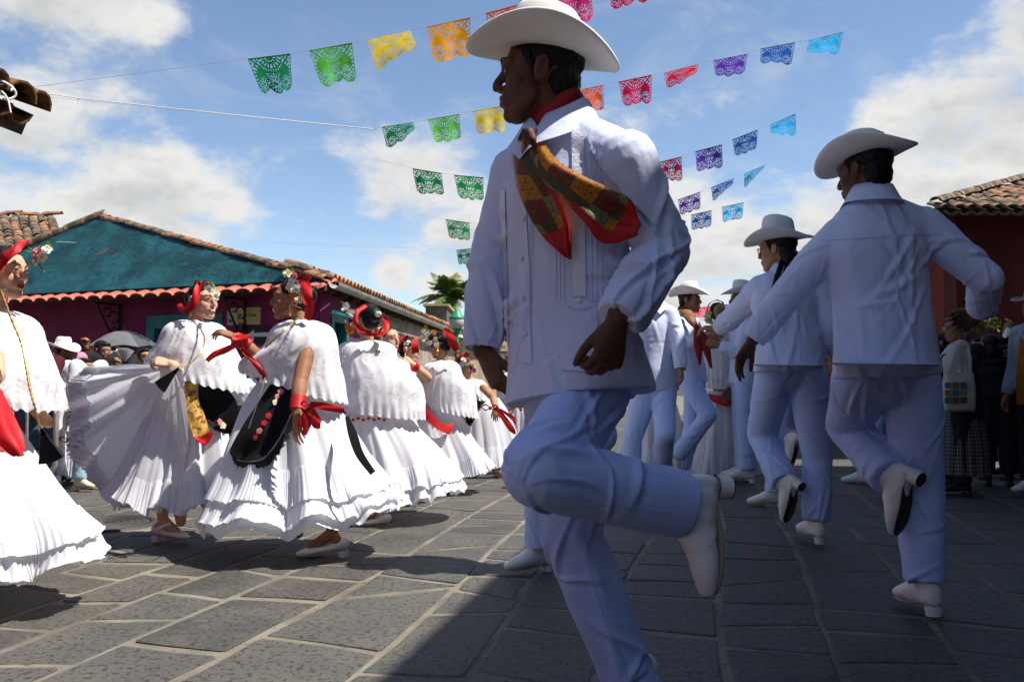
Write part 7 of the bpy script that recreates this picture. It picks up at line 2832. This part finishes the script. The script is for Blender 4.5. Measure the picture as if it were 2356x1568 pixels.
    V, Fc = ell(at(1656, 716, 8.65), (.06, .05, .075), seg=10, rings=7)
    mk('hair_comb', V, Fc, pm('gilded_comb', (.25, .17, .06), .3, metal=.6, bump=(60, 1.0)), t)

    w = woman('woman in white whose skirt shows between the legs of the man with the sunlit shoulder', 9.6, (1502, 742), (.3, .9, 0), (1502, 778), (.3, .9), (1500, 900), cape=[(1500, 810, 44), (1500, 850, 52), (1500, 890, 54)], skirt=[(1500, 890, 40), (1500, 960, 62), (1500, 1068, 78)], s=.95, skin='tan', seed=37, vox=.013, ruffles=((.78, 1.0),))
    w = woman('woman in white between the smiling man and the braided dancer, farthest back of the group', 10.4, (1738, 768), (-.5, -.8, 0), (1738, 800), (-.5, -.8), (1738, 900), cape=[(1738, 830, 40), (1738, 870, 50)], skirt=[(1738, 890, 38), (1738, 960, 56), (1738, 1040, 66)], s=.95, skin='tan', seed=39, vox=.013, ruffles=((.78, 1.0),))


build_women()
# ------------------------------------------------------------------ onlookers
def cloth(name, c, **k): return pm(name, c, .8, bump=(160, .2, .002), vary=(8, .2), spec=.2, **k)


def plaid_material():
    mt = bpy.data.materials.new('dark_check_cloth')
    mt.use_nodes = True
    b = NB(mt.node_tree)
    p = b.n['Principled BSDF']
    p.inputs['Roughness'].default_value = .85
    tc = b.node('ShaderNodeTexCoord')
    sep = b.node('ShaderNodeSeparateXYZ')
    b.l.new(tc.outputs['UV'], sep.inputs[0])
    a = b.m('GREATER_THAN', b.m('SINE', b.m('MULTIPLY', sep.outputs[0], 330.0)), .35)
    c = b.m('GREATER_THAN', b.m('SINE', b.m('MULTIPLY', sep.outputs[1], 150.0)), .35)
    col = b.mix(b.m('MULTIPLY', b.m('ADD', a, c), .5), (.016, .016, .02), (.20, .19, .18))
    b.l.new(col, p.inputs['Base Color'])
    return mt


CR = 'onlookers standing along the street'


def onlooker(label, px, Y, facing, h, head, face, shirt, trouser, skin='mid', over=None, hair_mat=None, longhair=False, hat=False, glasses=False, hands=None, shoe=None, hat_mat=None, smile=False, fold=.8, group=CR, hair=True):
    o = dict(head=(head[0], head[1], Y))
    J = stand(px, Y, facing, h, over)
    J['head'] = at(head[0], head[1], Y)
    hz = J['head'].z
    # trunk follows the head
    d = hz - .125 * h * .95
    b = V3((J['pel'].x, J['pel'].y, 0))
    J['neck'] = V3((J['head'].x * .7 + b.x * .3, J['head'].y, hz - .145 * h / 1.6))
    return man(label, J, face, facing, s=h / 1.70, vox=.012, hvox=.007, skin=skin, hat=hat, hat_mat=hat_mat, glasses=glasses, scarf=False, collar=True, shirt_mat=shirt, trouser_mat=trouser, group=group, hair_mat=hair_mat,
               braids=longhair, hands=hands, shoe_name='shoe', shoe_mat=shoe or M_BLACK, smile=smile, fold=fold, hair=hair)


def build_right_onlookers():
    W_ = cloth('white_jacket_cloth', (.42, .42, .41))
    BK = cloth('black_shirt_cloth', (.012, .012, .014))
    DK = cloth('dark_trouser_cloth', (.018, .018, .024))
    Y = 7.1
    m = onlooker('bespectacled grey haired woman in white jacket and black vest, tote bag at her elbow', 2206, Y, (-.92, .3), 1.50, (2198, 757), (-.98, .15, -.05), W_, DK, 'mid', glasses=True, hair_mat=M_HAIRG, longhair=True,
                 over=dict(sR=(2212, 812, Y + .12), sL=(2200, 815, Y - .14), eL=(2212, 880, Y - .2), wL=(2180, 900, Y - .22), eR=(2215, 880, Y + .2), wR=(2175, 895, Y + .1)))
    t = m['t']
    G = loft(loft_rings([(2206, 808, 20), (2208, 830, 32), (2208, 880, 38), (2210, 930, 42), (2212, 960, 44)], Y, 1.0), 40, 24)
    G[:, :, 0] += .02
    keep = slice(0, 40)
    V, Q, uv = gridmesh(G, True)
    mk('vest', V, Q, BK, t)
    G = loft(loft_rings([(2210, 930, 38), (2212, 960, 44), (2216, 1020, 50), (2218, 1090, 54)], Y, .9), 80, 24)
    th = np.linspace(0, 2 * PI, 80, endpoint=False)[None, :]
    v = np.linspace(0, 1, G.shape[0])[:, None]
    G = G + ring_normals(G) * (.012 * np.sin(th * 14) * v)[..., None]
    V, Q, uv = gridmesh(G, True)
    mk('skirt', V, Q, plaid_material(), t, uv=uv)
    # tote bag
    Yb = 6.72
    c = at(2208, 900, Yb)
    bag = empty('tote_bag', c, 'cream cotton tote bag printed with nine coloured squares, hanging at the grey haired woman\'s side', 'bag')
    rows = []
    nu = 24
    for (py, hw, dp) in ((858, 33, .035), (880, 35, .05), (912, 36, .055), (938, 36, .05), (945, 34, .03)):
        cc = at(2206, py, Yb)
        w = m_of(hw, Yb)
        rows.append([tuple(cc + V3((w * math.copysign(abs(math.cos(a)) ** .35, math.cos(a)), dp * math.copysign(abs(math.sin(a)) ** .7, math.sin(a)), .004 * math.sin(a * 5)))) for a in np.linspace(0, 2 * PI, nu, endpoint=False)])
    cc = at(2206, 946, Yb)
    rows.append([tuple(cc + V3((.001 * math.cos(a), .001 * math.sin(a), 0))) for a in np.linspace(0, 2 * PI, nu, endpoint=False)])
    V, Q, _ = gridmesh(rows, True)
    mk('pouch', V, Q, cloth('cream_canvas', (.42, .40, .33)), bag)
    for dy in (-.03, .03):
        P = [at(2188, 862, Yb) + V3((0, dy, 0)), at(2208, 812, Yb + .1) + V3((0, dy, 0)), at(2222, 800, Yb + .15) + V3((0, dy, 0)), at(2228, 862, Yb) + V3((0, dy, 0))]
        strip('handle', P, [.028] * 4, cloth('cream_canvas', (.42, .40, .33)), bag, thick=.004)
    cols = [(.10, .26, .28), (.30, .17, .05), (.05, .15, .30), (.35, .30, .03), (.06, .16, .36), (.30, .28, .12), (.05, .20, .22), (.16, .10, .06), (.08, .08, .10)]
    for i in range(9):
        x0, y0 = 2174 + (i % 3) * 18, 879 + (i // 3) * 17
        P = [at(x, y, Yb - .062) for x, y in ((x0, y0), (x0 + 15, y0), (x0 + 15, y0 + 14), (x0, y0 + 14))]
        V = [tuple(p) for p in P] + [tuple(p + V3((0, .004, 0))) for p in P]
        mk('printed_square', V, [(0, 3, 2, 1), (0, 1, 5, 4), (1, 2, 6, 5), (2, 3, 7, 6), (3, 0, 4, 7)], pm('print_%d' % i, tuple(c * .6 for c in cols[i]), .8), bag, smooth=False)
    m = onlooker('person with long dark hair seen from behind, two pale blue letters on the black shirt', 2290, 7.7, (.15, 1), 1.48, (2276, 795), (.1, 1, 0), BK, DK, 'tan', longhair=True)
    P = at(2313, 820, 7.35)
    loc = m['shirt'].ray_cast(CAM, ray(2313, 820).normalized())[0]
    cu = bpy.data.curves.new('lettering', 'FONT')
    cu.body = 'ST'
    cu.size = .085
    cu.align_x = 'CENTER'
    cu.extrude = .002
    oc = bpy.data.objects.new('lettering', cu)
    me = bpy.data.meshes.new_from_object(oc)
    me.materials.clear()
    me.materials.append(pm('pale_blue_print', (.10, .30, .45), .6))
    o = bpy.data.objects.new('lettering', me)
    bpy.data.objects.remove(oc)
    q = (loc or P) + V3((0, -.05, 0))
    o.location = q - base_of(m['t'])
    o.rotation_euler = (PI / 2, 0, 0)
    o.parent = m['t']
    COL.objects.link(o)
    OR = cloth('orange_cloth', (.30, .10, .01))
    m = onlooker('onlooker in a pale hat and orange top with white sleeve at the right edge', 2390, 7.0, (-.9, -.3), 1.62, (2380, 708), (-.95, -.2, 0), cloth('shaded_white_cloth', (.22, .25, .30)), DK, 'mid', hat=True, hat_mat=cloth('shaded_pale_straw', (.25, .25, .24)), shoe=M_BOOT)  # white sleeve and pale hat darkened, shade put into their colour
    G = loft(loft_rings([(2386, 745, 22), (2386, 780, 38), (2386, 880, 44), (2386, 930, 42)], 7.0, .8), 40, 16)
    V, Q, _ = gridmesh(G, True)
    mk('tunic', V, Q, OR, m['t'])
    m = onlooker('onlooker in dark clothes and a black and red cap holding a sheet of white paper', 2326, 8.3, (-.4, .9), 1.46, (2322, 786), (-.3, .95, .1), cloth('wine_cloth', (.07, .006, .012)), DK, 'mid',
                 over=dict(eL=(2300, 800, 8.1), wL=(2312, 768, 8.0)))
    V, Fc = tube([m['hm'] @ V3((0, -.01, .05)), m['hm'] @ V3((0, -.01, .10)), m['hm'] @ V3((0, -.01, .13))], [(.094), (.088), (.04)], 16)
    mk('cap', V, Fc, cloth('red_black_cap', (.16, .01, .02)), m['t'])
    pa = [at(2306, 772, 7.95), at(2322, 742, 7.95), at(2326, 768, 7.9), at(2312, 778, 7.9)]
    V = [tuple(p) for p in pa] + [tuple(p + V3((0, .003, 0))) for p in pa]
    o = mk('paper_sheet', V, [(0, 1, 2, 3), (7, 6, 5, 4), (0, 4, 5, 1), (1, 5, 6, 2), (2, 6, 7, 3), (3, 7, 4, 0)], pm('white_paper', (.75, .73, .68), .8), smooth=False)
    tag(o, 'white sheet of paper held up above the cap by the dark onlooker', 'paper')
    onlooker('onlooker in black mostly hidden between the right dancer and the grey haired woman', 2168, 7.9, (-.8, .5), 1.46, (2164, 792), (-.8, .5, 0), BK, DK, 'tan')
    onlooker('dark clothed onlooker standing behind the lettered black shirt, by the red house door', 2252, 8.9, (-.5, -.8), 1.5, (2250, 800), (-.6, -.8, 0), DK, BK, 'tan', longhair=True)


def build_left_onlookers():
    WH = cloth('white_shirt_cloth', (.72, .72, .74))
    BK = cloth('black_shirt_cloth', (.012, .012, .014))
    JE = cloth('blue_jeans_cloth', (.05, .075, .12))
    PK = cloth('pink_shirt_cloth', (.45, .20, .27))
    WI = cloth('wine_cloth', (.07, .006, .012))
    LB = cloth('light_blue_cloth', (.32, .50, .60))
    onlooker('onlooker in a pink shirt and white hat bending over the barrier', 148, 8.0, (.8, -.5), 1.40, (144, 812), (.85, -.35, -.2), PK, JE, 'mid', hat=True, hat_mat=M_FELT)
    onlooker('dark haired onlooker in a dark red top holding a phone at the barrier', 92, 7.5, (.75, -.6), 1.34, (103, 828), (.9, -.3, -.1), WI, JE, 'tan', longhair=True,
             over=dict(eR=(52, 915, 7.3), wR=(70, 900, 7.1), eL=(104, 915, 7.4), wL=(84, 900, 7.1)))
    onlooker('onlooker in white shirt and white trousers behind the barrier, beside the dark red top', 116, 7.7, (.3, -.9), 1.30, (118, 838), (.4, -.9, 0), WH, WH, 'mid', shoe=M_BOOT)
    onlooker('dark haired man in spectacles and a black shirt under the grey umbrella', 232, 8.4, (.85, -.4), 1.42, (236, 808), (.9, -.35, -.15), BK, JE, 'mid', glasses=True)
    m = onlooker('onlooker in dark glasses fanning herself with a white fan beside the spectacled man', 268, 8.7, (.4, -.9), 1.40, (266, 818), (.6, -.8, 0), BK, DKT(), 'mid', longhair=True, glasses=True,
                 over=dict(eL=(300, 870, 8.5), wL=(284, 842, 8.4)))
    fan('white paper fan with pink flowers held up by the onlooker in dark glasses', (284, 838), (290, 800), 24, 8.35, 9, mat=pm('white_fan_paper', (.75, .72, .70), .7, vary=(26, .1), dots=(30, .6, (.6, .2, .25))))
    m = onlooker('onlooker behind the white hat with one fist raised, red ribbon at the wrist', 186, 9.0, (.3, -.9), 1.38, (178, 838), (.3, -.9, 0), WI, JE, 'mid',
                 over=dict(eL=(204, 845, 8.8), wL=(199, 798, 8.7)), hands=dict(L=dict(d=(.05, 0, 1), n=(0, -1, 0), th=(-1, 0, 0), curl=(1.0, 1.2, .8), vox=.006)))
    V, Fc = tube([at(202, 822, 8.75), at(200, 806, 8.72)], [.055, .05], 12, cap='oo', sub=2)
    mk('wrist_ribbon', V, Fc, M_RED, m['t'])
    onlooker('onlooker in light blue trousers, mostly hidden by the held out skirt', 204, 7.45, (.9, -.3), 1.30, (196, 848), (.9, -.3, 0), WH, LB, 'mid', shoe=cloth('cream_shoe', (.6, .52, .4)))
    onlooker('dark haired onlooker with face half hidden behind the held out skirt, right of the umbrella', 331, 8.8, (.6, -.8), 1.38, (332, 822), (.7, -.7, 0), BK, JE, 'tan')
    w = woman('small onlooker in white and pink lace with a red bow, behind the barrier', 7.9, (168, 848), (.7, -.7, 0), (166, 880), (.6, -.8), (162, 960),
              cape=[(164, 876, 22), (164, 888, 34), (162, 930, 42), (162, 985, 44)], skirt=[(160, 955, 34), (160, 1000, 44), (164, 1092, 56)], s=.85, skin='mid', seed=41, vox=.013, ruffles=((.8, 1.0),), group=CR, ribbon=False)
    bow(w['t'], 158, 1012, 7.5, .07)
    onlooker('dark haired onlooker in a white vest and jeans between two dancers, seen from behind', 572, 8.4, (.1, 1), 1.32, (562, 848), (-.3, .95, 0), WH, JE, 'mid', longhair=True)
    onlooker('onlooker with grey hair peeping between two shawls near the teal street door', 762, 9.6, (.5, -.85), 1.30, (762, 826), (.6, -.8, 0), WH, JE, 'mid', hair_mat=pm('silver_hair', (.4, .38, .36), .5, bump=(60, .5)))


def DKT(): return cloth('dark_trouser_cloth', (.018, .018, .024))


build_right_onlookers()
build_left_onlookers()


def build_barrier():
    Y = 6.9
    c = at(100, 874, Y); c.z = 0
    t = empty('crowd_barrier', c, 'galvanised steel crowd barrier in front of the onlookers on the left', 'barrier')
    z0, z1 = at(0, 1098, Y).z, at(0, 868, Y).z
    x0, x1 = at(-120, 900, Y).x, at(131, 900, Y).x
    r = .1
    P = [(x0, Y, z0)] + [(x1 - r, Y, z0), (x1 - .03, Y, z0 + .03), (x1, Y, z0 + r), (x1, Y, z1 - r), (x1 - .03, Y, z1 - .03), (x1 - r, Y, z1), (x0, Y, z1)]
    V, Fc = tube(P, [.02] * len(P), 10, sub=1)
    mk('frame', V, Fc, M_STEEL, t)
    for px in (98, 64, 30, -4, -38, -72):
        x = at(px, 900, Y).x
        V, Fc = tube([(x, Y, z0 + .015), (x, Y, z1 - .015)], [.012] * 2, 8, sub=1)
        mk('bar', V, Fc, M_STEEL, t)
    for px in (90, -60):
        x = at(px, 900, Y).x
        P = [(x, Y + .3, .02), (x, Y + .2, .02), (x, Y + .03, z0 - .03), (x, Y - .03, z0 - .03), (x, Y - .2, .02), (x, Y - .3, .02)]
        V, Fc = tube(P, [.016] * 6, 8, sub=2)
        mk('foot', V, Fc, M_STEEL, t)


build_barrier()


def build_umbrella():
    Y = 9.6
    c = at(286, 800, Y)
    t = empty('umbrella', c, 'open grey umbrella held over the onlookers in front of the magenta wall', 'umbrella')
    R, Hh = m_of(80, Y), m_of(40, Y)
    top = at(286, 760, Y)
    mts = [cloth('grey_umbrella_cloth', (.075, .078, .085)), cloth('light_grey_umbrella_cloth', (.13, .13, .14))]
    for k in range(8):
        a0, a1 = k * PI / 4, (k + 1) * PI / 4
        rows = []
        for s in np.linspace(0.02, 1, 8):
            row = []
            for i in range(7):
                f = i / 6
                a = a0 + (a1 - a0) * f
                sag = 1 - .06 * math.sin(PI * f) * s
                row.append((top.x + R * s * sag * math.cos(a), top.y + R * s * sag * math.sin(a), top.z - Hh * (1 - math.cos(s * 1.35)) / (1 - math.cos(1.35)) + .02 * math.sin(PI * f) * s * s))
            rows.append(row)
        V, Q, _ = gridmesh(rows)
        mk('panel', V, Q, mts[1 if k in (5, 6) else 0], t)
        V, Fc = tube([(top.x + R * s * math.cos(a0), top.y + R * s * math.sin(a0), top.z - .008 - Hh * (1 - math.cos(s * 1.35)) / (1 - math.cos(1.35))) for s in (.03, .4, .7, 1.0)], [.004] * 4, 6)
        mk('rib', V, Fc, M_FRAME, t)
    V, Fc = tube([top + V3((0, 0, .05)), top - V3((0, 0, .62))], [.007, .007], 8, sub=1)
    mk('pole', V, Fc, M_FRAME, t)


build_umbrella()
